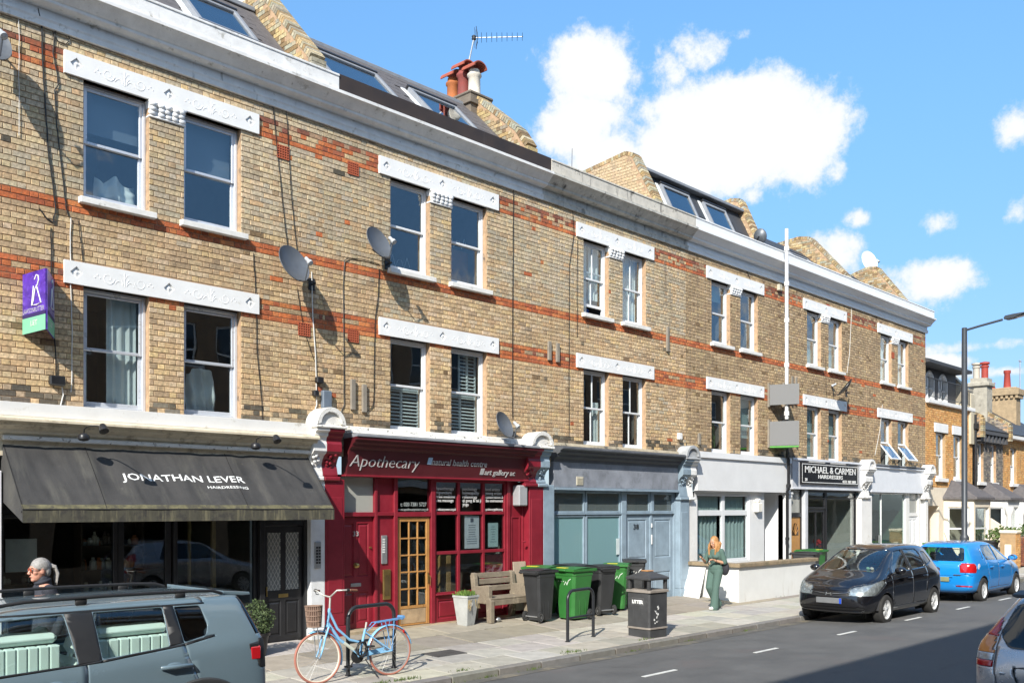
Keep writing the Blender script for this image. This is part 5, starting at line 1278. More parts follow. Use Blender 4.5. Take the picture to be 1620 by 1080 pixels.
interior(F7, 35.9, 40.1, .68, 3, 6.4, 8.1, m_room)
q = MB(); q.prism([(-.15,7.80),(-.15,7.92),(3.4,8.9),(6,8.9),(6,7.0),(3,7.8)], 'x', 35.77, 40.3); q.build('roof', m_slate_d, F7)
q = MB(); q.prism([(-.10,6.30),(-.10,7.0),(.9,8.15),(3.2,8.9),(6,8.8),(6,5),(-.1,5)], 'x', 40.32, 40.78); q.build('party_wall', mat('cream_render', (.50,.44,.33), rough=.85, var=.12, vs=2, col2=(.36,.31,.23), c2=(.56,.74)), F7)
st7 = MB(); st7.prism([(.55,5.8),(.55,8.12),(1.25,8.15),(1.25,5.8)], 'x', 44.3, 45.0); st7.box(44.2, 45.1, .45, 1.35, 7.75, 7.95, .04); s7 = st7.build('chimney', mat('grey_render', (.36,.33,.27), rough=.9, var=.2, col2=(.2,.18,.15), c2=(.55,.7)), F7)
for k, (xx, yy, c) in enumerate(((44.65,1.1,(.55,.5,.42)),(44.65,.75,(.42,.06,.04)))):
    q = MB(); q.lathe([(.14,0),(.14,.5),(.17,.52),(.17,.6),(.1,.62),(.2,.66),(.2,.74),(.02,.78)], (xx,yy,8.1), seg=14); q.build('chimney_pot', mat('far_pot_%d' % k, tuple(v*.8 for v in c), rough=.7), s7, smooth=40)
q = MB(); q.tube([(40.72,-.14,6.2),(40.72,-.14,.3)], .05, 8); q.box(40.6,40.84,-.26,-.02,5.6,5.85,.03); q.build('downpipe', m_black_paint, F7)
# ground floor of house 7: porch and cream bay
m_crm = mat('cream_stucco', (.72,.63,.50), rough=.75, var=.08, col2=(.5,.43,.33), c2=(.6,.75))
q = MB(); wall_sheet(q, 35.77, 40.9, ZP, 3.2, [(36.0, 37.1, ZP, 2.5)], Y=0, depth=.9); q.build('ground_floor_wall', m_crm, F7, recalc=False)
q = MB(); panelled(q, 36.05, 37.05, ZP, 2.45, .8, [(36.15,36.5,.4,1.0),(36.6,36.95,.4,1.0),(36.15,36.5,1.2,2.2),(36.6,36.95,1.2,2.2)]); q.build('door', mat('brown_door', (.2,.11,.06), rough=.6), F7)
def bay(house, x0, x1, m, pro=.9, zt=2.75, cols=False):
    xm0, xm1 = x0+.6, x1-.6; pts = [(x0,0),(xm0,-pro),(xm1,-pro),(x1,0)]
    b = MB(); wn = MB(); gl = MB()
    for (xa, ya), (xb, yb) in zip(pts[:-1], pts[1:]):
        d = Vector((xb-xa, yb-ya, 0)); Ln = d.length; d.normalize(); nrm = Vector((d.y, -d.x, 0))
        T = Matrix(((d.x, -nrm.x, 0, xa), (d.y, -nrm.y, 0, ya), (0,0,1,0), (0,0,0,1)))
        q = MB(T); q.box(0, Ln, 0, .18, .1, .9); q.box(0, Ln, 0, .18, zt-.3, zt); q.box(0, .16, 0, .18, .9, zt-.3); q.box(Ln-.16, Ln, 0, .18, .9, zt-.3); q.box(-.03, Ln+.03, -.05, .1, .86, .94); b.add(q.v, q.f)
        q = MB(T); frame_rect(q, .16, Ln-.16, .94, zt-.3, .06, .12, .06); q.box(.22, Ln-.22, .065, .115, 1.6, 1.66); wn.add(q.v, q.f)
        q = MB(T); q.box(.22, Ln-.22, .09, .096, 1.0, zt-.36); gl.add(q.v, q.f)
    o = b.build('bay', m, house); w2 = wn.build('bay_window', m_upvc, house); gl.build('pane', g_win, w2)
    r_ = MB(); e = .14; out_ = [(x0-e,.05),(xm0-e*.6,-pro-e),(xm1+e*.6,-pro-e),(x1+e,.05)]; top = [(x0+.5,.05),(xm0+.3,-.05),(xm1-.3,-.05),(x1-.5,.05)]
    for k in range(3): r_.add([(*out_[k], zt+.08), (*out_[k+1], zt+.08), (*top[k+1], zt+.75), (*top[k], zt+.75)], [(0,1,2,3)])
    r_.add([(*p_, zt+.08) for p_ in out_] + [(*p_, zt) for p_ in out_], [(0,1,5,4),(1,2,6,5),(2,3,7,6),(4,5,6,7)])
    r_.build('bay_roof', m_slate, house)
    if cols:
        for (xx, yy) in pts:
            c = MB(); c.lathe([(.13,.9),(.11,1.0),(.10,2.1),(.16,2.2),(.18,2.4),(.18,2.46)], (xx, yy-.06, 0), seg=12); c.build('bay_column', m, house, smooth=40)
bay(F7, 37.6, 40.7, m_crm)
# house 8: grey brick
F8 = thing('terrace_house', 'grey brick house with slate roof, raked gable wall and two dark upper windows', 'house', (43.5, 0, .2), group='houses further down the street')
hs = [(41.4, 42.1, 3.5, 5.1), (43.0, 43.7, 3.5, 5.1)]
simple_wall(F8, 40.92, 44.6, 3.0, 5.45, hs, 'dgrey')
for hh in hs: sash_window(F8, *hh, fill=[('curtain',.3,1,.02,1,m_curtain)]); sill(F8, hh[0], hh[1], 3.5, m_white, th=.14)
q = MB(); q.box(40.92, 44.6, -.3, .05, 5.45, 5.6); 
for k in range(8): q.box(41.0+.46*k, 41.2+.46*k, -.26, -.01, 5.15, 5.449)
q.build('eaves', mat('dark_eaves_board', (.07,.07,.075), rough=.6), F8)
slate_roof(F8, 41.1, 44.4, -.32, 5.62, 3.4, 8.0, m=m_slate_d, singles=False, gauge=.3, sw=.5)
party_wall(F8, 44.55, [(-.3,5.3),(-.3,6.0),(3.4,8.35),(7,6.2),(7,5.3)], style='dgrey')
party_wall(F8, 41.0, [(-.3,5.3),(-.3,6.1),(3.4,8.4),(7,6.2),(7,5.3)], style='dgrey')
c8 = MB(); c8.box(49.6, 50.3, .9, 2.5, 6.2, 8.15, .02); c8.box(49.45, 50.45, .75, 2.65, 7.85, 8.15, .02)
for k in range(8): c8.box(49.5, 50.4, .8+.22*k, .91+.22*k, 7.7, 7.849)
c8.box(49.6, 50.3, .9, 2.5, 8.15, 8.25, .03); s8 = c8.build('chimney', mat('tan_stack', (.34,.25,.15), rough=.9, var=.25), F8)
for xx, hh in ((2.1,.3),(1.4,.85)):
    q = MB(); q.lathe([(.17,0),(.13,hh*.8),(.16,hh*.85),(.16,hh),(.1,hh)], (49.95, xx, 8.25), seg=14); q.build('chimney_pot', mat('far_pot_1', (.42,.06,.04)), s8, smooth=40)
q = MB(); q.tube([(50.2,.9,8.1),(50.2,.9,9.6)], .025, 6); q.box(50.0,50.4,.88,.92,9.5,9.55); q.build('aerial_mast', m_metal, F8)
q = MB(); wall_sheet(q, 40.92, 44.6, ZP, 3.0, [], Y=0); q.build('ground_floor_wall', m_white, F8, recalc=False)
bay(F8, 41.6, 44.4, m_white, cols=True)
# house 9
F9 = thing('terrace_house', 'yellow brick house with white ground floor, last house at the picture edge', 'house', (49, 0, .2), group='houses further down the street')
hs = [(45.6, 46.5, 3.5, 5.1), (47.9, 48.8, 3.5, 5.1)]
simple_wall(F9, 44.62, 52, 3.0, 5.45, hs, 'orange', mw=m_orange)
for hh in hs: sash_window(F9, *hh); sill(F9, hh[0], hh[1], 3.5, m_white, th=.14)
q = MB(); wall_sheet(q, 44.62, 52, ZP, 3.0, [], Y=0); q.build('ground_floor_wall', m_white, F9, recalc=False)
bay(F9, 45.6, 49.0, m_white, cols=True)
q = MB(); q.box(44.62, 52, -.3, .05, 5.45, 5.6); q.build('eaves', m_white, F9)
slate_roof(F9, 44.75, 52, -.32, 5.62, 3.4, 8.0, m=m_slate_d, singles=False, gauge=.3, sw=.5)
# front walls, pier, hedge
p0 = GP(1588, 905, .15)
Yw = -2.0
gw = thing('garden_wall', 'low cream garden wall with sloping stair side before the orange house', 'wall', (41.5, Yw, .15))
q = MB(); q.box(40.2, FX(1594, Yw), Yw-.12, Yw+.12, .1, 1.05, .02); q.prism([(Yw+.13,.1),(Yw+.13,1.05),(-.5,2.0),(-.5,.1)], 'x', 41.2, 41.5); q.build('wall', m_crm, gw)
pr = thing('gate_pier', 'yellow brick gate pier with a stone cap', 'gate pier', (FX(1600,Yw), Yw, .15))
xa = FX(1594.5, Yw); q = MB(); q.box(xa, xa+.55, Yw-.27, Yw+.27, .1, 1.45); q.build('wall', m_orange, pr); q = MB(); q.box(xa-.05, xa+.6, Yw-.32, Yw+.32, 1.45, 1.58, .04); q.build('cap', m_crm, pr)
lay_bricks(pr, xa, xa+.55, .2, 1.44, [], 'orange', singles=0, Y=Yw-.271)
bw_ = thing('garden_wall', 'red brick garden wall beneath a hedge', 'wall', (xa+3, Yw, .15))
q = MB(); q.box(xa+.6, xa+8, Yw-.12, Yw+.12, .1, 1.3); q.build('wall', mat('dull_red_mortar', (.3,.17,.12), rough=.9, var=.2), bw_); lay_bricks(bw_, xa+.6, xa+8, .2, 1.3, [], 'dred', singles=0, Y=Yw-.121)
def leaf_mass(mb, c, r, n, size, rr, flat=.5):
    for _ in range(n):
        while True:
            p_ = Vector((rr.uniform(-1,1), rr.uniform(-1,1), rr.uniform(-1,1)))
            if p_.length < 1 and rr.random() < .25+.75*p_.length: break
        k = 1+.35*mnoise.noise(p_*2.3+Vector(c)*.7)
        o = Vector((c[0]+p_.x*r[0]*k, c[1]+p_.y*r[1]*k, c[2]+p_.z*r[2]*k))
        d = Vector((rr.gauss(0,1), rr.gauss(0,1), rr.gauss(0,.7)+.3)).normalized(); e = d.orthogonal().normalized(); s = size*rr.uniform(.6,1.3)
        f_ = d.cross(e)
        mb.add([o-e*s*.4, o+f_*s*.9-d*s*.1, o+e*s*.4, o-f_*s*.6+d*s*.12], [(0,1,2,3)])
hd = MB(); rr = random.Random(8)
for k in range(6): leaf_mass(hd, (xa+.3+k*.9, Yw+.5, 1.38+.10*math.sin(k*2)), (.6,.35,.28), 260, .075, rr)
hd.build('hedge', mat('hedge_leaves', (.07,.12,.03), rough=.8, var=.5, vs=3, col2=(.13,.17,.05), c2=(.5,.6)), kind='stuff', recalc=False, label='green hedge growing above the garden walls', cat='hedge')
# ------------------------------------------------------------------ things fixed to the fronts
def PP(px, py):
    z = .15
    for _ in range(6): p = GP(px, py, z); z = pave_z(p.y)
    return p
m_awn = mat('black_awning_canvas', (.045,.0435,.043), rough=.85, var=.25, vs=3, bump=.25, bs=30, col2=(.085,.082,.075), c2=(.6,.76), c2s=4, streak=(.075,.072,.064), st=(.5,.72), stsc=(5,1.2,.9))
m_awn_edge = mat('algae_canvas', (.075,.07,.05), rough=.9, var=.35, vs=6, bump=.2, bs=40, col2=(.045,.042,.036), c2=(.45,.6), c2s=6, streak=(.15,.135,.085), st=(.5,.68), stsc=(14,3,1.5))
AX0, AX1 = 4.24, 8.90; AT, AB, AP = 3.30, 2.40, .80
aw = thing('awning', 'black canvas awning with white salon lettering over the shop', 'awning', ((AX0+AX1)/2, -.3, 2.3))
seams = [AX0, 5.30, 6.30, 7.10, 7.75, 8.30, AX1]
SXA = [FX(145,-.3), FX(203,-.3), FX(284,-.3), FX(367,-.3), FX(410,-.3)]
def aw_pt(x, t, out=0.0):
    # sags slightly between the ribs
    ribs = [AX0] + SXA + [AX1]; k = 0
    while k < len(ribs)-2 and x > ribs[k+1]: k += 1
    u = (x-ribs[k])/(ribs[k+1]-ribs[k]); sag = .03*math.sin(math.pi*max(0,min(1,u)))*math.sin(math.pi*t) + (.016*mnoise.noise(Vector((x*4.5-t*.8, t*.7, 0))) + .007*mnoise.noise(Vector((x*14-t*2, t*1.2, 5))))*min(1, 5*t, 5*(1-t))
    y = -.03 - (AP-.03)*t; z = AT - (AT-AB)*t
    nx = Vector((0, -(AT-AB), -(AP-.03))).normalized(); up = Vector((0, -(AT-AB), (AP-.03))).normalized()
    return Vector((x, y, z)) - up*sag + up*out
q = MB(); q.grid(lambda u, v: aw_pt(AX0+(AX1-AX0)*u, v), 150, 16); q.build('canopy', m_awn, aw, smooth=60, recalc=False)
q = MB(); q.grid(lambda u, v: Vector((AX0+(AX1-AX0)*u, -AP-.004+.004*math.sin(u*150)*v*.5+.003*math.sin(u*37), AB-.004-.16*v)), 220, 3); q.build('valance', m_awn_edge, aw, smooth=60, recalc=False)
q = MB(); q.grid(lambda u, v: aw_pt(AX0+(AX1-AX0)*u, .93+.068*v, .003), 120, 2); q.build('stained_hem', mat('mossy_hem', (.12,.11,.06), rough=.95, var=.5, vs=9, col2=(.06,.055,.04), c2=(.45,.62), c2s=8), aw, smooth=60, recalc=False)
for x in (AX0, AX1):
    q = MB(); q.poly([(x,-.03,AT),(x,-.03,AB+.12),(x,-AP,AB-.16),(x,-AP,AB)]); q.build('side_flap', m_awn, aw, recalc=False)
q = MB()
for x in (SXA[0], SXA[3], AX0+.01, AX1-.01): q.tube([aw_pt(x, t/8, .0) for t in range(9)], .006, 5)
q.tube([(AX0,-AP,AB),(AX1,-AP,AB)], .010, 6); q.build('piping', mat('black_piping', (.012,.012,.012), rough=.9), aw)
fr = MB()
for x in (AX0+.03, (AX0+AX1)/2, AX1-.03): fr.tube([(x,-.05,AB+.1),(x,-AP+.05,AB-.02)], .016, 6)
fr.tube([(AX0,-AP+.03,AB-.03),(AX1,-AP+.03,AB-.03)], .016, 6); fr.build('frame', m_metal, aw)
q = MB(); q.box(AX0-.02, AX1+.02, -.16, -.081, 3.30, 3.36, .01); q.build('head_box', mat('flaking_white_paint', (.8,.78,.74)), aw)
# letters follow the canvas
def on_awning(s, px0, px1, py, size, bold=0.0):
    vs, fs, wd, ht = text_mb(s, size=size, bold=bold, ext=.0)
    yg = -.38; xa, xb = FX(px0, yg), FX(px1, yg); t0 = (AT - FZ((px0+px1)/2, py, yg))/(AT-AB); k = (xb-xa)/wd; Ls = math.hypot(AP-.03, AT-AB)
    return [aw_pt(xa+p_[0]*k, t0 - p_[1]/Ls, .005) for p_ in vs], fs
q = MB(); q.add(*on_awning('JONATHAN LEVER', 191, 385.5, 760.5, .175, .002)); q.add(*on_awning('HAIRDRESSING', 322, 386, 772, .070, .001)); q.build('lettering', m_text_w, aw, recalc=False)

def swan_lamp(px, py, lab):
    x = FX(px, -.35); z = 3.42; t = thing('swan_neck_lamp', lab, 'wall lamp', (x, -.3, z), group='lamps reaching over the awning')
    b = MB(); b.lathe([(.001,.03),(.04,.04),(.065,.02),(.075,.0),(.075,-.04),(.05,-.06),(.001,-.07)], (x, -.40, z-.04), axis='z', seg=16); b.build('base', m_black_paint, t, smooth=50)
    a = MB(); a.tube([(x,-.40,z-.04),(x,-.42,z+.05),(x+.01,-.48,z+.08),(x+.02,-.58,z+.09),(x+.04,-.72,z+.08),(x+.05,-.86,z+.06)], .009, 8); a.build('arm', m_black_paint, t, smooth=60)
    h = MB(Matrix.Translation((x+.055,-.90,z+.03)) @ Matrix.Rotation(R(-35), 4, 'X')); h.lathe([(.001,.075),(.035,.068),(.055,.02),(.062,-.04),(.05,-.04),(.001,.0)], seg=16); h.build('shade', m_black_paint, t, smooth=50)
swan_lamp(130, 690, 'black swan neck lamp over the left half of the awning'); swan_lamp(402, 707, 'black swan neck lamp over the right end of the awning')

m_dish = mat('grey_dish_mesh', (.11,.12,.135), rough=.45, metal=.3, var=.1); m_dish_w = mat('white_dish', (.72,.73,.74), rough=.4, var=.05)
def dish(lab, px, py, Y, dia, face, wall, m=m_dish, k=.09):
    c = Vector((FX(px, Y), Y, FZ(px, py, Y))); f = Vector(face).normalized()
    t = thing('satellite_dish', lab, 'satellite dish', c, group='satellite dishes')
    T = Matrix.Translation(c) @ f.to_track_quat('Z', 'Y').to_matrix().to_4x4()
    n = 8; prof = [(dia/2*j/n, k*(j/n)**2 - k) for j in range(n+1)]; back = [(dia/2*j/n+.004, k*(j/n)**2 - k - .012) for j in range(n, -1, -1)]
    q = MB(T @ Matrix.Diagonal((.92, 1.06, 1, 1))); q.lathe([(max(r_, .001), h_) for r_, h_ in prof+back], seg=32); q.build('reflector', m, t, smooth=70)
    q = MB(T); lx = dia*.62; q.tube([(0,-dia*.47,-.02),(0,-dia*.62,.10),(0,-dia*.30,lx*.75)], .012, 6); q.build('arm', m, t)
    q = MB(T @ Matrix.Translation((0,-dia*.27,lx*.78)) @ Matrix.Rotation(R(65), 4, 'X')); q.lathe([(.001,-.10),(.03,-.10),(.03,-.02),(.045,.0),(.045,.05),(.001,.06)], seg=12); q.build('feed_horn', mat('pale_grey_plastic', (.4,.42,.44), rough=.4), t, smooth=50)
    w_ = Vector(wall); bk = T @ Vector((0,0,-k-.02))
    q = MB(); q.tube([bk, bk+Vector((0,.06,-.06)), (w_.x, w_.y-.12, w_.z), (w_.x, w_.y, w_.z)], .018, 8); q.box(w_.x-.06, w_.x+.06, w_.y-.012, w_.y, w_.z-.10, w_.z+.10); q.build('bracket', m_black_paint, t)
    return t
dish('grey dish between the two left houses beside the white cable', 466, 416, -.42, .62, (.12,-.90,.40), (FX(492,0), -.01, FZ(492,450)))
dish('grey dish just left of the upper window over the red shop', 600, 383, -.36, .58, (.12,-.90,.40), (FX(612,0), -.01, FZ(612,418)))
dish('small grey dish on the ledge above the red shop corner', 799, 671, -.42, .52, (.15,-.90,.36), (FX(812,0), -.01, FZ(812,690)))
dish('black dish below the right upper windows, seen nearly edge on', 1336, 612, -.35, .62, (-.25,.35,.35), (FX(1338,0), -.01, FZ(1338,622)), m=m_black_paint)
dish('white dish on the end gable roof', 1376, 413, 2.7, .85, (-.35,-.85,.25), (FX(1374,2.7), 2.9, FZ(1374,440,2.7)), m=m_dish_w, k=.12)
dish('dark dish standing on the roof edge by the white pipe', 1203, 374, .7, .42, (.95,.15,.2), (FX(1206,.7), .9, 9.8))
dish('small dish at the far left edge under the cornice', -14, 62, -.4, .55, (.12,-.90,.38), (FX(-4,0), -.01, FZ(-4,80)))

# agents' boards standing out from the wall
def flag_board(t, Xa, Xr, Xb, pro, zb, zt, mats, skew=0.0):
    """two boards in a V with the ridge away from the wall"""
    out_ = []
    for (xa, ya), (xb, yb), m, nm in (((Xa, -.02), (Xr, -pro), mats[0], 'board'), ((Xr+.012, -pro+.002), (Xb, -.02), mats[1], 'board')):
        d = Vector((xb-xa, yb-ya, 0)); n_ = Vector((d.y, -d.x, 0)).normalized()*.006; q = MB()
        s0, s1 = (0, skew) if not out_ else (skew, 0); p = [Vector((xa,ya,zb+s0)), Vector((xb,yb,zb+s1)), Vector((xb,yb,zt+s1)), Vector((xa,ya,zt+s0))]
        q.add([a+n_ for a in p]+[a-n_ for a in p], [(0,1,2,3),(7,6,5,4),(0,4,5,1),(1,5,6,2),(2,6,7,3),(3,7,4,0)]); out_.append((q.build(nm, m, t), d, n_))
    return out_
m_purple = mat('purple_board_print', (.075,.028,.30), rough=.35, var=.45, vs=7, col2=(.13,.06,.42), c2=(.52,.62), c2s=11); m_mint = mat('mint_green_print', (.18,.50,.30), rough=.4, var=.05)
m_navy = mat('navy_print', (.03,.02,.10), rough=.4, var=.05)
lt = thing('letting_board', 'purple and green letting board jutting from the far left wall', 'sign', (4.65, -.25, 4.7), group='boards jutting from the wall')
bs = flag_board(lt, 4.51, 4.64, 4.90, .46, 4.70, 5.49, (m_purple, m_purple), .035)
for bi, (o, d, n_) in enumerate(bs):
    L_ = d.length; du = d.normalized(); sg = -1 if bi == 0 else 1
    nn = Vector((du.y, -du.x, 0)); org = Vector((4.51, -.02, 0)) if bi == 0 else Vector((4.652, -.458, 0)); z0 = 4.70
    sk = (.035/L_) if bi == 0 else 0
    z0b = 4.70 if bi == 0 else 4.735
    P = lambda a, z: org + du*(a*L_) + nn*.009 + Vector((0,0,4.70 + .035*(a if bi == 0 else 1-a) + z))
    q = MB(); q.quad(P(0,.0),P(1,.0),P(1,.20),P(0,.20)); q.build('green_panel', m_mint, o, recalc=False)
    q = MB(); q.quad(P(0,.201),P(1,.201),P(1,.25),P(0,.25)); q.build('navy_band', m_navy, o, recalc=False)
    P2 = lambda a, z: P(a, z) + nn*.003
    q = MB(); vs, fs, wd, ht = text_mb('LAWSONRUTTER', size=.1); q.add([P2(.03+.92*v[0]/wd, .258+v[1]*.9)for v in vs], fs)
    vs, fs, wd, ht = text_mb('LET', size=.1, bold=.004); q.add([P2(.36+.3*v[0]/wd, .09+v[1]*.9) for v in vs], fs)
    q.build('lettering', m_text_w, o, recalc=False)
    q = MB(); loop = [(.62,.68),(.70,.735),(.78,.72),(.80,.66),(.74,.60),(.64,.555),(.56,.40),(.50,.35)]; 
    q.tube([P2(a-.08, z) for a, z in loop], .008, 6); q.tube([P2(a, z) for a, z in ((.50,.60),(.42,.355),(.62,.345),(.82,.36),(.62,.60))], .008, 6); q.build('emblem', m_text_w, o)
m_grey_b = mat('blank_grey_board', (.165,.165,.165), rough=.6, var=.02)
for zb, zt, lab in ((5.30, 5.87, 'upper blank grey board on the white pipe'), (4.16, 4.84, 'lower blank grey board with a green base on the black pipe')):
    t = thing('letting_board', lab, 'sign', (24.6, -.4, zb), group='boards jutting from the wall')
    bs = flag_board(t, 24.15, 24.42, 25.05, .80, zb, zt, (m_grey_b, mat('board_back', (.30,.30,.28), rough=.6)))
    q = MB(); q.box(24.98, 25.06, -.10, -.002, zb-.1, zt+.15); q.box(24.12, 24.17, -.06, -.002, zb-.05, zt+.05); q.build('batten', mat('weathered_timber', (.24,.21,.17), rough=.85, var=.2), t)
    if zb < 5: q = MB(); q.add([(24.15,-.02,zb-.01),(24.42,-.80,zb-.01),(25.05,-.02,zb-.01),(24.15,-.02,zb-.05),(24.42,-.80,zb-.05),(25.05,-.02,zb-.05)], [(0,1,2),(3,5,4),(0,3,4,1),(1,4,5,2),(2,5,3,0)]); q.build('green_base', mat('board_green', (.10,.33,.06), rough=.5), t)

# pipes
dp = thing('soil_pipe', 'tall white vertical pipe rising above the cornice, black at its foot', 'pipe', (25.2, -.2, .25))
xw = FX(1244.5, -.12); xw = FX(1244.5, -.44); q = MB(); q.tube([(xw,-.44,FZ(1244,362,-.44)),(xw,-.44,4.9)], .05, 12); q.build('upper_pipe', m_white, dp, smooth=50)
q = MB()
for z in (9.6, 8.62, 7.6, 6.35, 5.0): q.tube([(xw,-.44,z),(xw,-.44,z+.12)], .07, 10)
q.build('collar', m_white, dp)
x2 = FX(1246.5,-.18) - .05; q = MB(); q.tube([(xw,-.44,4.9),(xw,-.40,4.4),(x2,-.2,4.0),(x2,-.18,3.9),(x2+.05,-.2,3.8),(x2+.05,-.2,2.95),(x2+.05,-.16,2.9),(x2+.05,-.16,.25)], .045, 10); q.tube([(x2+.05,-.2,3.0),(x2+.05,-.2,3.1)], .07, 10); q.tube([(x2+.05,-.16,1.5),(x2+.05,-.16,1.58)], .06, 10); q.build('lower_pipe', m_black_paint, dp, smooth=50)

# cables
m_cab = mat('black_cable', (.015,.015,.015), rough=.5, var=.1); m_cabw = mat('white_cable', (.62,.61,.58), rough=.5, var=.1)
def cable(lab, pts, r=.009, m=None, Y=-.022):
    P = [Vector((FX(a, Y), Y + rnd.uniform(-.004,.003), FZ(a, b, Y))) for a, b in pts]
    Q = []
    for i in range(len(P)-1):
        for k in range(4):
            t = k/4; Q.append(P[i].lerp(P[i+1], t) + Vector((mnoise.noise(P[i]*3+Vector((0,0,k)))*.008, 0, 0)))
    Q.append(P[-1])
    q = MB(); q.tube(Q, r*.72, 5); q.build('cable', m or m_cab, None, label=lab, cat='cable', group='cables on the brick fronts', smooth=60)
cable('thick black cable hanging left of the first lintel', [(60,14),(66,40),(67,90),(70,140),(73,190),(76,240),(83,290),(88,330),(84,352),(74,346),(62,330)], .014)
cable('black cable bending outward left of the upper left window', [(100,45),(87,50),(84,85),(91,120),(92,135),(86,143),(90,200),(94,235),(100,290),(105,330),(108,342)], .011)
cable('short looped black cable under the cornice at far left', [(83,50),(92,66),(103,71),(110,65),(108,48),(101,40)], .008)
cable('black cable passing behind the purple board down to the junction', [(80,360),(81,420),(84,500),(88,560),(89,597)], .011)
cable('pale cable from the upper left window sill to the ledge', [(112,345),(111,380),(112,450),(114,520),(114,600),(112,620)], .010, m_cabw)
cable('thin black cable from sill down past the lower left lintel', [(124,350),(127,380),(132,418)], .008)
cable('thin pale string hanging at the far left edge', [(28,-5),(30,60),(30,120),(30,215)], .006, m_cabw)
cable('white cable from junction box to the pale ledge', [(98,612),(100,625),(96,640),(95,660)], .012, m_cabw)
cable('left thin cable of the pair above the grey dish', [(422,85),(430,150),(441,260),(448,330),(455,392)], .008)
cable('right thin cable of the pair above the grey dish', [(448,120),(455,200),(460,300),(465,350),(470,396)], .008)
cable('black cable beside the right lower window of the left house', [(401,400),(405,470),(407,560),(413,620),(416,665),(430,678),(460,684),(485,682)], .009)
cable('white cable under the grey dish down to the ledge', [(493,430),(495,500),(499,560),(501,640),(494,665),(486,682)], .013, m_cabw)
cable('thin black cable crossing the red band below the grey dish', [(470,455),(477,500),(480,520),(490,550),(497,570)], .007)
cable('black cable in a bend left of the red shop upper windows', [(600,418),(576,411),(552,408),(545,412),(543,450),(544,560),(544,640),(538,655)], .010)
cable('black cable left of the red shop lower window', [(600,425),(598,470),(594,500),(592,560),(592,620),(590,642),(580,652),(572,648)], .010)
cable('black cable down the brick pier right of the red shop windows', [(813,265),(812,330),(811,480),(811,640),(811,662)], .011)
cable('grey cable left of the upper grey shop window', [(905,235),(904,300),(908,370),(901,420),(900,560),(900,690)], .008)
cable('short grey cable beside the sheer curtain windows', [(914,380),(913,450),(913,532)], .008)
cable('pale cable down the wall between the two right houses', [(1348,440),(1347,500),(1344,560),(1340,590)], .011, m_cabw)
cable('thin dark cable beside the right downpipe windows', [(1306,560),(1307,640)], .008)
cable('pale slack cable on the far right wall', [(1396,640),(1392,680),(1384,720)], .011, m_cabw)
cable('black cable from lintel to sky under the clean cornice', [(1174,412),(1182,430),(1190,450)], .010)
for px, py, w_, h_, m, hs_ in ((90,602,.20,.13,m_black_paint,H1),(505,601,.14,.10,m_black_paint,H1),(516,632,.18,.30,mat('blue_grey_box',(.13,.16,.2),rough=.4),H1),(499,622,.10,.10,m_black_paint,H1),(1075,690,.14,.16,m_white,H3),(1233,455,.18,.18,mat('vent_cream', (.5,.46,.36)),H4)):
    x, z = FX(px, -.05), FZ(px, py, -.05); q = MB(); q.box(x-w_/2, x+w_/2, -.10, -.010, z-h_/2, z+h_/2, .015); q.build('junction_box', m, hs_)
for px, p0, p1, hs_ in ((558,600,648,H2),(576,608,652,H2),(869,540,570,H3),(882,543,573,H3),(1056,517,556,H3),(1106,685,703,H4),(1253,595,640,H4),(1259,597,640,H5)):
    x = FX(px, -.03); q = MB(); q.box(x-.045, x+.045, -.06, -.010, FZ(px, p1, -.03), FZ(px, p0, -.03), .006); q.build('batten', mat('weathered_timber', (.24,.21,.17), rough=.85, var=.25, streak=(.12,.1,.08), st=(.5,.7), stsc=(30,30,2)), hs_)

# television aerial
ae = thing('tv_aerial', 'thin many-armed aerial on a leaning mast beside the chimney pots', 'aerial', (14.6, 2.3, 11.5))
m0, m1 = Vector((14.52,2.34,11.45)), Vector((14.75,2.10,12.97)); q = MB(); q.tube([m0, m1], .018, 8); q.build('mast', m_metal, ae)
e1 = Vector((15.52,1.32,13.02)); b0 = m1+Vector((0,0,.02)); dv = (e1-b0).normalized(); q = MB(); q.tube([b0-dv*.05, e1], .010, 6); q.build('boom', m_metal, ae)
el_ = Vector((-.35,-.1,.93)).normalized(); sd_ = dv.cross(Vector((0,0,1))).normalized(); q = MB()
for k in range(9): c = b0+dv*(.17+.115*k); e_ = (sd_*.8+Vector((0,0,.6))).normalized(); q.tube([c-e_*(.115-.003*k), c+e_*(.115-.003*k)], .005, 5); q.ell(c, (.016,.016,.016), 6, 4)
q.build('director', m_black_paint, ae); q = MB()
for s in (-1, 1):
    for k in range(3): c = b0+dv*.08+Vector((0,0,s*(.05+.05*k)))-dv*.03*k; q.tube([c-sd_*.17, c+sd_*.17], .005, 5)
q.tube([b0+dv*.05+Vector((0,0,.26)), b0+dv*.09, b0+dv*.05-Vector((0,0,.26))], .007, 5); q.build('reflector', m_black_paint, ae)
q = MB(); q.box(b0.x-.04, b0.x+.04, b0.y-.04, b0.y+.04, b0.z-.05, b0.z+.05, .01); q.build('clamp', m_black_paint, ae)

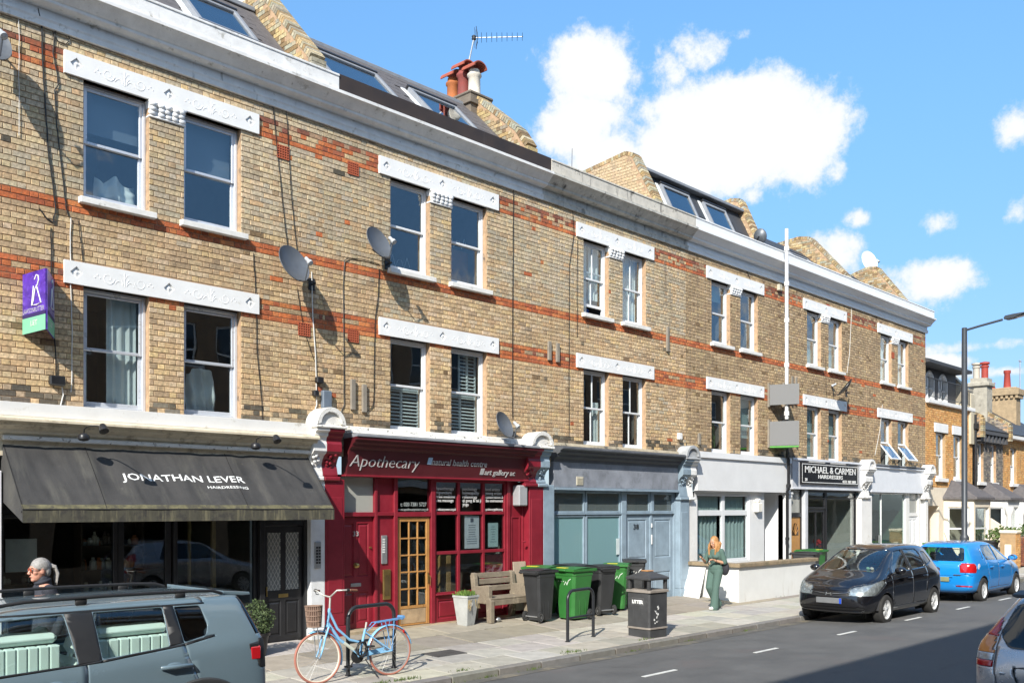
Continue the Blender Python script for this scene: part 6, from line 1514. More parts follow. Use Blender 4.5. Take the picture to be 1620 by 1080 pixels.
# street lamp
lx, ly = 30.15, -3.25
sl = thing('street_lamp', 'tall dark street lamp with one arm over the blue car', 'street lamp', (lx, ly, .1))
m_post = mat('dark_grey_post', (.055,.062,.072), rough=.45, var=.12, metal=.2)
q = MB(); q.lathe([(.13,.05),(.13,1.5),(.125,1.55),(.085,1.62),(.08,7.0),(.075,7.86),(.001,7.88)], (lx, ly, 0), seg=20); q.build('post', m_post, sl, smooth=40)
q = MB(); q.tube([(lx,ly,7.78),(lx+.02,ly-.4,7.86),(lx+.08,ly-1.05,7.98)], .035, 10); q.build('arm', m_post, sl, smooth=60)
hd = MB(Matrix.Translation((lx+.10, ly-1.25, 8.02)) @ Matrix.Rotation(R(-8), 4, 'X') @ Matrix.Rotation(R(-5), 4, 'Z'))
hd.prism([(.14,.02),(.10,.07),(-.12,.06),(-.46,.02),(-.46,-.01),(-.12,-.06),(.08,-.05),(.14,-.03)], 'x', -.13, .13); head = hd.build('lamp_head', m_post, sl, bevel=.02)
q = MB(Matrix.Translation((lx+.10, ly-1.25, 8.02)) @ Matrix.Rotation(R(-8), 4, 'X')); q.box(-.10, .10, -.40, -.05, -.055, -.03, .005); q.build('lens', mat('lamp_lens', (.35,.36,.36), rough=.2), head)

# low white wall before house 4
YW = -1.55
lw = thing('low_wall', 'low white rendered wall with a brown coping before the white shop', 'wall', (21.8, YW, .15))
q = MB(); q.prism([(20.06,-.05),(20.14,-.05),(19.98,YW),(23.9,YW),(23.9,YW+.2),(20.2,YW+.2),(20.24,-.05)], 'z', .08, 1.0); q.build('wall', mat('stained_render_white', (.68,.68,.66), rough=.65, var=.05, vs=2, bump=.15, streak=(.52,.50,.45), st=(.58,.8), stsc=(3,3,.7), col2=(.55,.52,.45), c2=(.64,.8), c2s=2.5), lw)
q = MB(); q.prism([(19.99,-.04),(19.90,YW-.06),(23.95,YW-.06),(23.95,YW+.25),(20.25,YW+.25),(20.32,-.04)], 'z', 1.002, 1.09); q.build('coping', mat('mossy_coping', (.25,.19,.12), rough=.9, var=.3, vs=7, bump=.4, col2=(.16,.13,.08), c2=(.5,.66)), lw, bevel=.01)
q = MB(); q.prism([(20.02,-1.3),(20.02,-.75),(19.6,-.95),(19.58,-1.18)], 'z', .12, .9); 
bd = thing('leaning_board', 'white board leaning on the end of the low wall', 'board', (19.9,-1.3,.15))
q = MB(); q.add([(19.70,-.62,.225),(19.74,-.10,.255),(20.06,-.10,.99),(20.03,-.60,.99),(19.72,-.62,.225),(19.76,-.10,.255),(20.08,-.10,.99),(20.05,-.60,.99)], [(0,1,2,3),(7,6,5,4),(0,4,5,1),(1,5,6,2),(2,6,7,3),(3,7,4,0)]); q.build('board', mat('white_board', (.70,.70,.69), rough=.5, var=.03), bd)

# ------------------------------------------------------------------ street furniture
m_stand = mat('black_hoop_steel', (.022,.024,.028), rough=.35, metal=.1, var=.15)
def hoop(lab, a, b_, h, rail=None):
    A, B = Vector(a), Vector(b_); d = (B-A).normalized(); t = thing('cycle_stand', lab, 'bicycle stand', (A+B)/2, group='steel cycle stands')
    r_ = .17; pts = [A-Vector((0,0,.05)), A+Vector((0,0,h-r_))]
    for k in range(1, 8): an = math.pi/2*k/8; pts.append(A + d*(r_-r_*math.cos(an)) + Vector((0,0,h-r_+r_*math.sin(an))))
    for k in range(0, 8): an = math.pi/2*k/8; pts.append(B - d*(r_-r_*math.sin(an)) + Vector((0,0,h-r_+r_*math.cos(an))))
    pts += [B+Vector((0,0,h-r_)), B-Vector((0,0,.05))]
    q = MB(); q.tube(pts, .028, 12); q.build('hoop', m_stand, t, smooth=60)
    if rail: q = MB(); q.tube([A+Vector((0,0,rail)), B+Vector((0,0,rail))], .02, 10); q.build('rail', m_stand, t, smooth=60)
    q = MB()
    for P in (A, B): q.lathe([(.045,.0),(.045,.008),(.03,.012)], (P.x, P.y, P.z), seg=14)
    q.build('foot_plate', m_stand, t)
pa, pb = PP(898,1014.5), PP(938.5,1006.5); hoop('empty black cycle stand hoop between the bins and the kerb', pa, pb, .87, .40)
pa, pb = PP(550.5,1068), PP(614.5,1057); hoop('black cycle stand hoop with the blue bicycle against it', pa, pa+(pb-pa).normalized()*.84, .93, .45)

m_binb = mat('black_bin_plastic', (.028,.029,.031), rough=.5, var=.2, vs=4, bump=.08, bs=40, col2=(.06,.06,.06), c2=(.6,.8)); m_bing = mat('green_bin_plastic', (.028,.145,.03), rough=.45, var=.15, vs=3, col2=(.04,.17,.045), c2=(.55,.75), streak=(.07,.15,.07), st=(.62,.8), stsc=(6,6,1)); m_rub = mat('rubber', (.02,.02,.02), rough=.8, var=.1)
def wheelie(lab, pos, ang, m, sc=1.0, logo=True, wd=1.0):
    """local frame: front faces -y, wheels at +y"""
    t = thing('wheelie_bin', lab, 'wheelie bin', (pos[0], pos[1], pos[2]), ang, group='wheelie bins before the grey shop'); t.scale = (sc*wd, sc*wd, sc)
    b = MB(); w0, d0, w1, d1, h = .20, .23, .285, .335, .94
    def ring(w_, d_, z, dy=0): c = .05; return [(-w_+c,-d_+dy,z),(w_-c,-d_+dy,z),(w_,-d_+c+dy,z),(w_,d_-c+dy,z),(w_-c,d_+dy,z),(-w_+c,d_+dy,z),(-w_,d_-c+dy,z),(-w_,-d_+c+dy,z)]
    rs = [ring(w0,d0,.03,-.03), ring(w0+.01,d0+.01,.10,-.03), ring(w1-.02,d1-.03,h-.10), ring(w1-.01,d1-.02,h-.08), ring(w1-.01,d1-.01,h)]
    vs = sum(rs, []); fs = [tuple(range(8))[::-1]]
    for i in range(len(rs)-1):
        for k in range(8): fs.append((i*8+k, i*8+(k+1)%8, (i+1)*8+(k+1)%8, (i+1)*8+k))
    b.add(vs, fs)
    for s in (-1, 1):
        for k in (-.09, .09): b.box(s*(w1-.055)-.004, s*(w1-.055)+.004, k-.012, k+.012, .1, h-.1)
    b.box(-w1-.015, w1+.015, -d1-.015, d1+.01, h-.015, h+.015, .01); b.build('body', m, t, local=True, bevel=.008)
    l = MB(); n = 8
    l.grid(lambda u, v: (-(w1+.02)+2*(w1+.02)*u, -(d1+.03)+(2*d1+.05)*v, h+.02+.055*math.sin(math.pi*(.15+.7*v))*(.75+.25*math.sin(math.pi*u))), 8, 8)
    l.prism([(-(w1+.02),-(d1+.03)),((w1+.02),-(d1+.03)),((w1+.02),d1+.02),(-(w1+.02),d1+.02)], 'z', h+.0, h+.045)
    l.box(-.09, .09, -(d1+.055), -(d1+.03), h+.0, h+.03, .008); lid = l.build('lid', m, t, local=True, smooth=40)
    if m is m_bing: q = MB(); q.box(-.2, .05, -(d1-.02), -(d1-.12), h+.055, h+.066, .003); q.build('lid_label', mat('yellow_lid_label', (.55,.50,.05), rough=.5, var=.1), lid, local=True)
    hd = MB(); hd.tube([(-w1+.02,d1,h-.02),(-w1+.02,d1+.075,h+.0),(w1-.02,d1+.075,h+.0),(w1-.02,d1,h-.02)], .017, 8); hd.build('handle', m, t, local=True)
    ax = MB(); ax.tube([(-.25,d0-.01,.10),(.25,d0-.01,.10)], .012, 8); ax.build('axle', m_metal, t, local=True)
    for s in (-1, 1):
        wq = MB(); wq.lathe([(.03,-.028),(.085,-.028),(.10,-.015),(.10,.015),(.085,.028),(.03,.028)], (s*.245, d0-.01, .10), axis='x', seg=20); wl_ = wq.build('wheel', m_rub, t, local=True, smooth=40)
        hq = MB(); hq.lathe([(.001,-.02),(.055,-.026),(.07,-.031),(.07,.031),(.055,.026),(.001,.02)], (s*.245, d0-.01, .10), axis='x', seg=16); hq.build('hub', mat('grey_hub', (.12,.12,.12), rough=.5), wl_, local=True, smooth=40)
    if logo:
        q = MB(); T = Matrix.Translation((0,-.27,.66)) @ Matrix.Rotation(math.atan2(d1-d0-.03-.03, .84), 4, 'X')
        yy = -.026
        vs, fs, wd, ht = text_mb('h&f', size=.15, bold=.004); q.add([T @ Vector((-.16+v[0]*.15/wd, yy, v[1]*.9)) for v in vs], fs)
        q.tube([T @ Vector((.0+a, yy, z)) for a, z in ((0,.02),(.04,.08),(.07,.02),(.11,.10),(.17,.14))], .008, 5)
        q.build('logo', m_text_w, t, local=True, recalc=False)
        q = MB(); q.quad(*[T @ Vector((a, yy, z)) for a, z in ((-.17,-.16),(.17,-.16),(.17,-.04),(-.17,-.04))]); q.build('label_patch', mat('pale_bin_label', (.50,.53,.56), rough=.5, var=.1), t, local=True, recalc=False)
    return t
def at_pave(x, y): return (x, y, pave_z(y)+.004)
wheelie('black wheelie bin beside the bench, wheels towards the left', at_pave(13.68,-.86), R(90), m_binb, logo=False, sc=1.02, wd=.80)
wheelie('green wheelie bin with white logo behind the empty cycle stand', at_pave(14.52,-1.04), R(-90), m_bing, sc=1.03, wd=.96)
wheelie('black wheelie bin with a tattered lid right of the nearest green bin', at_pave(15.48,-.95), R(168), m_binb, logo=False, sc=1.03, wd=.82)
wheelie('green wheelie bin between two black bins, logo in half shade', at_pave(16.42,-.66), R(-60), m_bing, wd=.9)
wheelie('black wheelie bin nearest the grey blue doors', at_pave(17.25,-.50), R(-50), m_binb, sc=1.04, wd=.82)
wheelie('green wheelie bin half hidden behind the black bin by the bench', at_pave(14.35,-.36), R(-80), m_bing, logo=False)
wheelie('black wheelie bin hidden behind the row with its lid showing', at_pave(15.2,-.36), R(0), m_binb, logo=False)
# bins behind the low wall and by the last shop
wheelie('black wheelie bin with raised lid behind the black car', at_pave(24.55,-.95), R(10), m_binb, logo=False)
wheelie('green lidded bin behind the end of the low wall', at_pave(25.7,-.55), R(0), m_bing, logo=False)
wheelie('green bin before the glass shopfront behind the black car', at_pave(34.2,-.9), R(-90), m_bing, logo=False)
wheelie('black bin in the front area of the orange house', at_pave(38.6,-1.3), R(-90), m_binb, logo=False)

# litter bin
p0 = Vector((14.02,-3.20, pave_z(-3.2)))
lb = thing('litter_bin', 'square black litter bin with a pitched lid near the kerb', 'litter bin', p0, R(-4))
m_lit = mat('weathered_black_bin', (.045,.046,.048), rough=.55, var=.25, vs=5, bump=.15, col2=(.09,.09,.09), c2=(.58,.75), streak=(.10,.10,.10), st=(.62,.78), stsc=(12,12,1)); m_band = mat('grey_brown_band', (.24,.21,.18), rough=.6, var=.2)
def oct_(w_, z, c=.03): return [(-w_+c,-w_,z),(w_-c,-w_,z),(w_,-w_+c,z),(w_,w_-c,z),(w_-c,w_,z),(-w_+c,w_,z),(-w_,w_-c,z),(-w_,-w_+c,z)]
def loft(mb, rings, cap=True):
    n = len(rings[0]); vs = sum(rings, []); fs = []
    for i in range(len(rings)-1):
        for k in range(n): fs.append((i*n+k, i*n+(k+1)%n, (i+1)*n+(k+1)%n, (i+1)*n+k))
    if cap: fs.append(tuple(range(n))[::-1]); fs.append(tuple((len(rings)-1)*n+k for k in range(n)))
    mb.add(vs, fs)
q = MB(); loft(q, [oct_(.255,0),oct_(.255,.14),oct_(.26,.15),oct_(.262,.80),oct_(.25,.80),oct_(.24,.5)], True); q.build('body', m_lit, lb, local=True)
q = MB(); loft(q, [oct_(.268,.145),oct_(.272,.15),oct_(.272,.175),oct_(.266,.18)], False); loft(q, [oct_(.266,.795),oct_(.285,.80),oct_(.285,.835),oct_(.262,.845)], True); q.build('band', m_band, lb, local=True)
q = MB()
for sx in (-1, 1):
    for sy in (-1, 1): q.box(sx*.225-.03, sx*.225+.03, sy*.225-.03, sy*.225+.03, .845, 1.03, .008)
q.build('corner_post', m_lit, lb, local=True)
q = MB(); loft(q, [oct_(.275,1.02),oct_(.29,1.03),oct_(.29,1.06),oct_(.27,1.075),oct_(.09,1.155),oct_(.08,1.165)], True); lidb = q.build('lid', m_lit, lb, local=True)
q = MB(); q.box(-.085, .085, -.085, .085, 1.166, 1.182, .006); q.build('stub_plate', mat('orange_stub_plate', (.45,.22,.08), rough=.6, var=.3), lidb, local=True)
q = MB(); put_text(q, 'LITTER', (0,0,0), size=.085, width=.25, bold=.003); T = Matrix.Translation((-.264,.13,.60)) @ Matrix.Rotation(R(-90), 4, 'Z'); q2 = MB(); q2.add([T @ Vector(v) for v in q.v], q.f); q2.build('lettering', m_text_w, lb, local=True, recalc=False)
q = MB(); frame_rect(q, -.01, .27, -.03, .10, -.003, .0, .008); q2 = MB(); q2.add([T @ Vector(v) for v in q.v], q.f); q2.build('plate_border', mat('grey_hub', (.12,.12,.12)), lb, local=True)
q = MB(); rr = random.Random(3)
for k in range(16): a, z = rr.uniform(-.13,-.02)+.04*math.sin(k), .25+.3*k/16; s = rr.uniform(.006,.022); q.quad((a-s,-.2635,z),(a+s,-.2635,z-s*.4),(a+s*.7,-.2635,z+s*1.6),(a-s*.8,-.2635,z+s*1.2))
q.build('torn_sticker', m_text_w, lb, local=True, recalc=False, kind='stuff')

# bench
m_bench = mat('weathered_bench_timber', (.20,.165,.12), rough=.85, var=.2, vs=5, bump=.3, bs=60, streak=(.15,.12,.085), st=(.48,.7), stsc=(2.5,30,30), col2=(.33,.28,.2), c2=(.55,.7))
bx0 = PP(756,986).x + .20; bx1, by = bx0 + 1.16, PP(759,987).y + .34
bn = thing('bench', 'weathered wooden bench between the stone planter and black bin', 'bench', ((bx0+bx1)/2, by, pave_z(by)))
bz = pave_z(by)
for x in (bx0, bx1-.12):
    q = MB(); q.prism([(by-.42,bz-.02),(by-.42,bz+.40),(by-.36,bz+.46),(by-.36,bz+.68),(by-.30,bz+.70),(by+.02,bz+.66),(by+.05,bz+.90),(by+.13,bz+.92),(by+.16,bz+.86),(by+.10,bz+.40),(by+.16,bz-.02),(by+.04,bz-.02),(by+.0,bz+.34),(by-.28,bz+.34),(by-.30,bz-.02)], 'x', x, x+.10); q.build('end_frame', m_bench, bn, bevel=.012)
for k in range(4): q = MB(); y = by-.40+.115*k; q.box(bx0+.02, bx1-.04, y, y+.10, bz+.42, bz+.455, .008); q.build('seat_slat', m_bench, bn)
q = MB(); q.box(bx0+.101, bx1-.121, by-.40, by-.36, bz+.31, bz+.415, .006); q.build('apron', m_bench, bn)
for z0 in (.54, .68, .80):
    q = MB(Matrix.Translation((0, by+.06+(z0-.5)*.1, bz+z0)) @ Matrix.Rotation(R(-6), 4, 'X')); q.box(bx0+.101, bx1-.121, 0, .03, 0, .11, .008); q.build('back_slat', m_bench, bn)
q = MB(); q.box(14.12-.0, 14.16, -.75, -.3, .9, 1.35)
pn2 = thing('propped_board', 'plain pale timber panel propped behind the bench end', 'board', (13.98,-.06,.6)); q = MB(); q.add([(13.80,-.12,.35),(14.16,-.12,.35),(14.16,-.045,1.33),(13.80,-.045,1.33),(13.80,-.10,.35),(14.16,-.10,.35),(14.16,-.025,1.33),(13.80,-.025,1.33)], [(0,1,2,3),(7,6,5,4),(0,4,5,1),(1,5,6,2),(2,6,7,3),(3,7,4,0)]); q.build('panel', mat('pale_plywood', (.42,.33,.25), rough=.8, var=.12, streak=(.33,.25,.18), st=(.5,.75), stsc=(14,14,1.5)), pn2)

# planter
pc = Vector((FX(737,-.42), -.42, pave_z(-.42)))
pt = thing('planter', 'square tapered stone planter with scruffy green plants by the pine door', 'planter', pc, R(8))
q = MB(); loft(q, [oct_(.115,0,.012),oct_(.12,.03,.012),oct_(.175,.52,.012),oct_(.185,.525,.012),oct_(.185,.56,.012),oct_(.16,.56,.012),oct_(.15,.46,.012)], True); q.build('pot', mat('pale_stone_planter', (.37,.38,.37), rough=.85, var=.15, vs=5, bump=.3, col2=(.24,.25,.25), c2=(.55,.7), streak=(.22,.22,.2), st=(.6,.78), stsc=(7,7,1.2)), pt, local=True)
q = MB(); q.lathe([(.001,0),(.045,.0),(.045,.006),(.001,.006)], (-.06,-.172,.40), axis='y', seg=18); q.build('sticker', m_text_w, pt, local=True)
q = MB(); q.box(-.15,.15,-.15,.15,.47,.49); q.build('soil', mat('soil', (.05,.035,.025), rough=1), pt, local=True)
q = MB(); rr = random.Random(12)
for _ in range(260):
    bx, b2 = rr.uniform(-.14,.14), rr.uniform(-.14,.14); h = rr.uniform(.05,.17); lean = Vector((rr.uniform(-.06,.06), rr.uniform(-.06,.06), 0)); c = Vector((bx,b2,.49)); e = c+lean+Vector((0,0,h)); s = rr.uniform(.008,.02)
    q.add([c+Vector((-.004,0,0)), c+Vector((.004,0,0)), e+Vector((s,0,-.02)), e, e+Vector((-s,.006,-.02))], [(0,1,2,3,4)])
q.build('foliage', mat('planter_leaves', (.12,.20,.035), rough=.8, var=.5, vs=20), pt, local=True, recalc=False)
q = MB()
for _ in range(22): a = rr.uniform(-.14,.14); b2 = rr.choice((-.15,.14)); q.tube([(a,b2*.7,.5),(a+rr.uniform(-.05,.05),b2*1.1,.55),(a+rr.uniform(-.1,.1),b2*1.22,.40-rr.uniform(0,.12))], .0035, 4)
q.build('dry_stem', mat('dry_stems', (.36,.27,.13), rough=.9), pt, local=True)
# clipped bush by the black door
bp_ = PP(407, 1008)
bpos = Vector((FX(407,-.75), -.75, pave_z(-.75)))
bu = thing('potted_shrub', 'small dense round shrub in a dark pot by the black door', 'shrub', bpos)
q = MB(); q.lathe([(.13,0),(.17,.30),(.19,.30),(.19,.34),(.15,.34),(.001,.30)], seg=18); q.build('pot', m_black_paint, bu, local=True, smooth=40)
q = MB(); rr = random.Random(21)
for k in range(26):
    a, b2 = rr.uniform(0, 6.28), rr.uniform(-1, 1); leaf_mass(q, (.16*math.cos(a)*math.sqrt(1-b2*b2), .16*math.sin(a)*math.sqrt(1-b2*b2), .56+.19*b2), (.11,.11,.10), 70, .028, rr)
q.build('foliage', mat('shrub_leaves', (.055,.085,.03), rough=.7, var=.5, vs=14, col2=(.10,.13,.05), c2=(.52,.62), c2s=9), bu, local=True, recalc=False)
q = MB(); q.tube([(0,0,.3),(.01,0,.5)], .015, 6); q.build('stem', mat('bark', (.09,.06,.04)), bu, local=True)
# litter on the ground
pp = PP(787, 981); q = MB(); q.ell((FX(788,-.5), -.5, pave_z(-.5)+.05), (.07,.05,.045), 9, 6); q.build('crumpled_can', m_metal, None, label='crumpled silver can lying under the bench', cat='can', smooth=80)
# ------------------------------------------------------------------ cars
m_tyre = mat('tyre_rubber', (.022,.021,.02), rough=.85, var=.2, vs=8, bump=.2, bs=60); m_rim = mat('alloy', (.60,.61,.62), rough=.32, metal=.35, var=.06); m_trim = mat('black_car_trim', (.016,.016,.017), rough=.55, var=.1)
m_dark = mat('dark_cabin', (.020,.020,.022), rough=.8, var=.1); m_chrome = mat('chrome', (.75,.76,.78), rough=.12, metal=1., var=0); m_lamp_red = mat('tail_lamp_red', (.42,.008,.012), rough=.1, coat=1., var=0); m_amber = mat('amber_lamp', (.6,.2,.04), rough=.12, coat=1., var=0)
m_lamp_in = mat('lamp_reflector', (.45,.46,.47), rough=.25, metal=.5, var=.45, vs=14); m_clad = mat('grey_black_cladding', (.035,.036,.038), rough=.6, var=.15, bump=.15, bs=200)
g_car = glass('car_glass', (.93,.97,.955), f0=.05); g_tint = glass('tinted_car_glass', (.16,.19,.19), f0=.06); g_lens = glass('lamp_lens_clear', (.92,.94,.94), f0=.07)

def car_shell(S, sub=3):
    """subdivided loft: ten stations rear to front, ten lines from keel to roof centre, gridded nose and tail"""
    n = len(S['xs']); rings = []
    for i in range(n):
        xs, xb, xr, w_, wb, wr, zb, zt, zu, d6 = (S[k][i] for k in ('xs','xb','xr','w','wb','wr','zb','zt','zu','d6'))
        z2 = zu+.09; z4 = zb-.07; z3 = z2 + (z4-z2)*.5
        rings.append([Vector(p) for p in ((xs,0,zu),(xs,w_*.84,zu),(xs,w_*.975,z2),(xs,w_,z3),(xs+(xb-xs)*.6,w_*.985,z4),(xb,wb,zb),(xr+(xb-xr)*.12,wr,zt-d6),(xr,wr-.07,zt-.022),(xr,wr*.5,zt-.004),(xr,0,zt))])
    bm = bmesh.new(); V = {}
    def v(p, key):
        if key not in V: V[key] = bm.verts.new(p)
        return V[key]
    def P(i, j, s):
        p = rings[i][j]; c = j in (0, 9); return v((p.x, 0 if c else p.y*s, p.z), (i, j, 0 if c else s))
    for i in range(n-1):
        for j in range(9):
            for s in (1, -1):
                q = [P(i,j,s), P(i+1,j,s), P(i+1,j+1,s), P(i,j+1,s)]
                bm.faces.new(q if s == 1 else q[::-1])
    for end, i, bul in ((-1, 0, S.get('bul_r', (.02,.05,.05,.05,.06,.03))), (1, n-1, S.get('bul_f', (.02,.06,.08,.06,.04,.02)))):
        R_ = rings[i]; rows = [(R_[0], R_[1], R_[2])]
        for k, j in enumerate((3, 4, 5, 6)):
            e = R_[j]; bx = e.x + end*bul[k+1]
            rows.append((Vector((bx, 0, e.z)), Vector((bx - end*bul[k+1]*.35, e.y*.58, e.z)), e))
        rows.append((R_[9], R_[8], R_[7]))
        keys = [[(i,0),(i,1),(i,2)]] + [[(i,'c%d' % k,),(i,'m%d' % k),(i,j)] for k, j in enumerate((3,4,5,6))] + [[(i,9),(i,8),(i,7)]]
        def C(r_, c, s):
            p = rows[r_][c]; kk = keys[r_][c]
            cen = c == 0
            return v((p.x, 0 if cen else p.y*s, p.z), (kk[0], kk[1], 0 if cen else s))
        for r_ in range(5):
            for c in range(2):
                for s in (1, -1):
                    q = [C(r_,c,s), C(r_,c+1,s), C(r_+1,c+1,s), C(r_+1,c,s)]
                    bm.faces.new(q if (s == 1) == (end == 1) else q[::-1])
    bmesh.ops.recalc_face_normals(bm, faces=bm.faces)
    me = bpy.data.meshes.new('cage'); bm.to_mesh(me); bm.free()
    o = bpy.data.objects.new('cage', me); COL.objects.link(o); m = o.modifiers.new('s', 'SUBSURF'); m.levels = sub; m.render_levels = sub
    dg = bpy.context.evaluated_depsgraph_get(); dg.update(); me2 = bpy.data.meshes.new_from_object(o.evaluated_get(dg))
    bm = bmesh.new(); bm.from_mesh(me2); bpy.data.objects.remove(o); bpy.data.meshes.remove(me); bpy.data.meshes.remove(me2)
    bm.normal_update(); return bm

def carve(bm, poly, ax, cond):
    """cut a convex outline (given on two axes) into the shell and return the faces inside"""
    a, b = ax; area = sum(poly[i][0]*poly[(i+1) % len(poly)][1]-poly[(i+1) % len(poly)][0]*poly[i][1] for i in range(len(poly)))
    if area < 0: poly = poly[::-1]
    lo = [min(p[k] for p in poly) for k in (0,1)]; hi = [max(p[k] for p in poly) for k in (0,1)]
    fs = []
    for f in bm.faces:
        A = [v_.co[a] for v_ in f.verts]; B = [v_.co[b] for v_ in f.verts]
        if max(A) < lo[0] or min(A) > hi[0] or max(B) < lo[1] or min(B) > hi[1]: continue
        if cond(f): fs.append(f)
    for i in range(len(poly)):
        p, q = poly[i], poly[(i+1) % len(poly)]; nrm = Vector((0,0,0)); nrm[a] = q[1]-p[1]; nrm[b] = -(q[0]-p[0]); nrm.normalize(); co = Vector((0,0,0)); co[a] = p[0]; co[b] = p[1]
        if not fs: return []
        es = set(e for f in fs for e in f.edges); vs = set(v_ for f in fs for v_ in f.verts)
        res = bmesh.ops.bisect_plane(bm, geom=fs+list(es)+list(vs), dist=1e-5, plane_co=co, plane_no=nrm)
        cand = set(g_ for g_ in res['geom'] if isinstance(g_, bmesh.types.BMFace)) | set(f for f in fs if f.is_valid)
        fs = [f for f in cand if f.is_valid and (f.calc_center_median()-co).dot(nrm) < 1e-7]
    return fs
def faces_mb(fs, off=0.0, T=None):
    mb = MB(T); idx = {}; vs = []; nr = []; ff = []
    for f in fs:
        f.normal_update(); t = []
        for v_ in f.verts:
            if v_ not in idx: idx[v_] = len(vs); vs.append(v_.co.copy()); nr.append(Vector((0,0,0)))
            nr[idx[v_]] += f.normal*f.calc_area(); t.append(idx[v_])
        ff.append(t)
    vs = [p + (m_.normalized() if m_.length > 0 else m_)*off for p, m_ in zip(vs, nr)]
    mb.add(vs, ff); return mb
def take(bm, fs, name, m, parent, off=0.0, thick=.004, keep=False, label=None, smooth=40):
    if not fs: print('EMPTY carve', name); return None
    o = faces_mb(fs, off).build(name, m, parent, smooth=smooth, local=True, recalc=False, label=label)
    if thick: md = o.modifiers.new('solid', 'SOLIDIFY'); md.thickness = thick; md.offset = -1
    if not keep: bmesh.ops.delete(bm, geom=fs, context='FACES')
    return o
def rounded(poly, r=.03, k=3):
    out_ = []; n = len(poly)
    for i in range(n):
        p, a, b = Vector(poly[i]), Vector(poly[i-1]), Vector(poly[(i+1) % n]); u, v_ = (a-p), (b-p); rr = min(r, u.length*.4, v_.length*.4); u.normalize(); v_.normalize()
        for j in range(k+1):
            t = j/k; q = (p+u*rr)*(1-t)**2 + p*2*t*(1-t) + (p+v_*rr)*t**2; out_.append((q.x, q.y))
    return out_
def seam(bm, pts, ax, cond, w_=.007):
    """open shut-line between panels"""
    for p, q in zip(pts[:-1], pts[1:]):
        p, q = Vector(p), Vector(q); d = (q-p).normalized(); n_ = Vector((-d.y, d.x))*w_/2
        fs = carve(bm, [tuple(p-n_-d*w_*.2), tuple(q-n_+d*w_*.2), tuple(q+n_+d*w_*.2), tuple(p+n_-d*w_*.2)], ax, cond)
        if fs: bmesh.ops.delete(bm, geom=fs, context='FACES')
def wheel(parent, x, y, r, spokes=5, w_=.19, rim=None, split=False, cap=None):
    s = 1 if y > 0 else -1; rr = r*.66; tw = w_/2
    q = MB(); q.lathe([(rr,-tw),(r*.80,-tw*1.03),(r*.93,-tw*.98),(r*.985,-tw*.80),(r,-tw*.5),(r,tw*.5),(r*.985,tw*.80),(r*.93,tw*.98),(r*.80,tw*1.03),(rr,tw),(rr*.97,tw*.6),(rr*.97,-tw)], (x, y, r), axis='y', seg=48, close=True)
    wh = q.build('wheel', m_tyre, parent, smooth=50, local=True)
    q = MB(); yo = y + s*tw*.82
    q.lathe([(rr*1.0,s*tw*.92),(rr*.94,s*tw*.95),(rr*.90,s*tw*.80),(rr*.90,-s*tw*.2),(rr*.97,-s*tw*.5)], (x, y, r), axis='y', seg=40)
    for k in range(spokes):
        a0 = 2*math.pi*k/spokes+.3
        for da in ((-.12, .12) if split else (0,)):
            ca, sa = math.cos(a0), math.sin(a0); cb, sb = math.cos(a0+da), math.sin(a0+da); wi, wo = r*.075, r*(.065 if split else .10)
            t = Vector((-sa, 0, ca)); t2 = Vector((-sb, 0, cb)); i0 = Vector((ca*r*.10, 0, sa*r*.10)); o0 = Vector((cb*rr*.93, 0, sb*rr*.93)); c = Vector((x, yo, r)); dpt = Vector((0, -s*.02, 0))
            vs = [c+i0-t*wi, c+i0+t*wi, c+o0+t2*wo+dpt, c+o0-t2*wo+dpt]; up_ = Vector((0, -s*.035, 0))
            q.add(vs+[p+up_ for p in vs], [(0,1,2,3),(7,6,5,4),(0,4,5,1),(1,5,6,2),(2,6,7,3),(3,7,4,0)])
    q.lathe([(.001,s*.012),(r*.11,s*.008),(r*.17,-s*.01),(r*.17,-s*.04)], (x, yo, r), axis='y', seg=20)
    q.build('rim', rim or m_rim, wh, smooth=35, local=True)
    q = MB(); q.lathe([(.001,-s*.01),(rr*.88,-s*.01),(rr*.88,-s*.02),(.001,-s*.02)], (x, y+s*tw*.05, r), axis='y', seg=30); q.lathe([(r*.15,s*.0),(r*.42,.0),(r*.42,s*.02),(r*.15,s*.02)], (x, y+s*tw*.2, r), axis='y', seg=30); q.build('brake_disc', mat('brake_steel', (.10,.10,.10), rough=.5, metal=.5), wh, local=True)
    return wh
def seats(parent, rows_, m, zf=.30, wide=.24, head=True):
    for x, ys, hgt in rows_:
        q = MB()
        for y in ys:
            w_ = wide
            q.box(x-.05, x+.45, y-w_, y+w_, zf+.05, zf+.24, .06)
            T = Matrix.Translation((x, y, zf+.2)) @ Matrix.Rotation(R(-17), 4, 'Y'); b = MB(T); b.box(-.09, .06, -w_, w_, 0, hgt, .06); b.box(-.075, .03, -w_*.55, w_*.55, hgt+.03, hgt+.20, .05) if head else None
            b.box(-.03, 0, -.03, .03, hgt-.02, hgt+.06); q.add(b.v, b.f)
        q.build('seat', m, parent, local=True, bevel=.02)
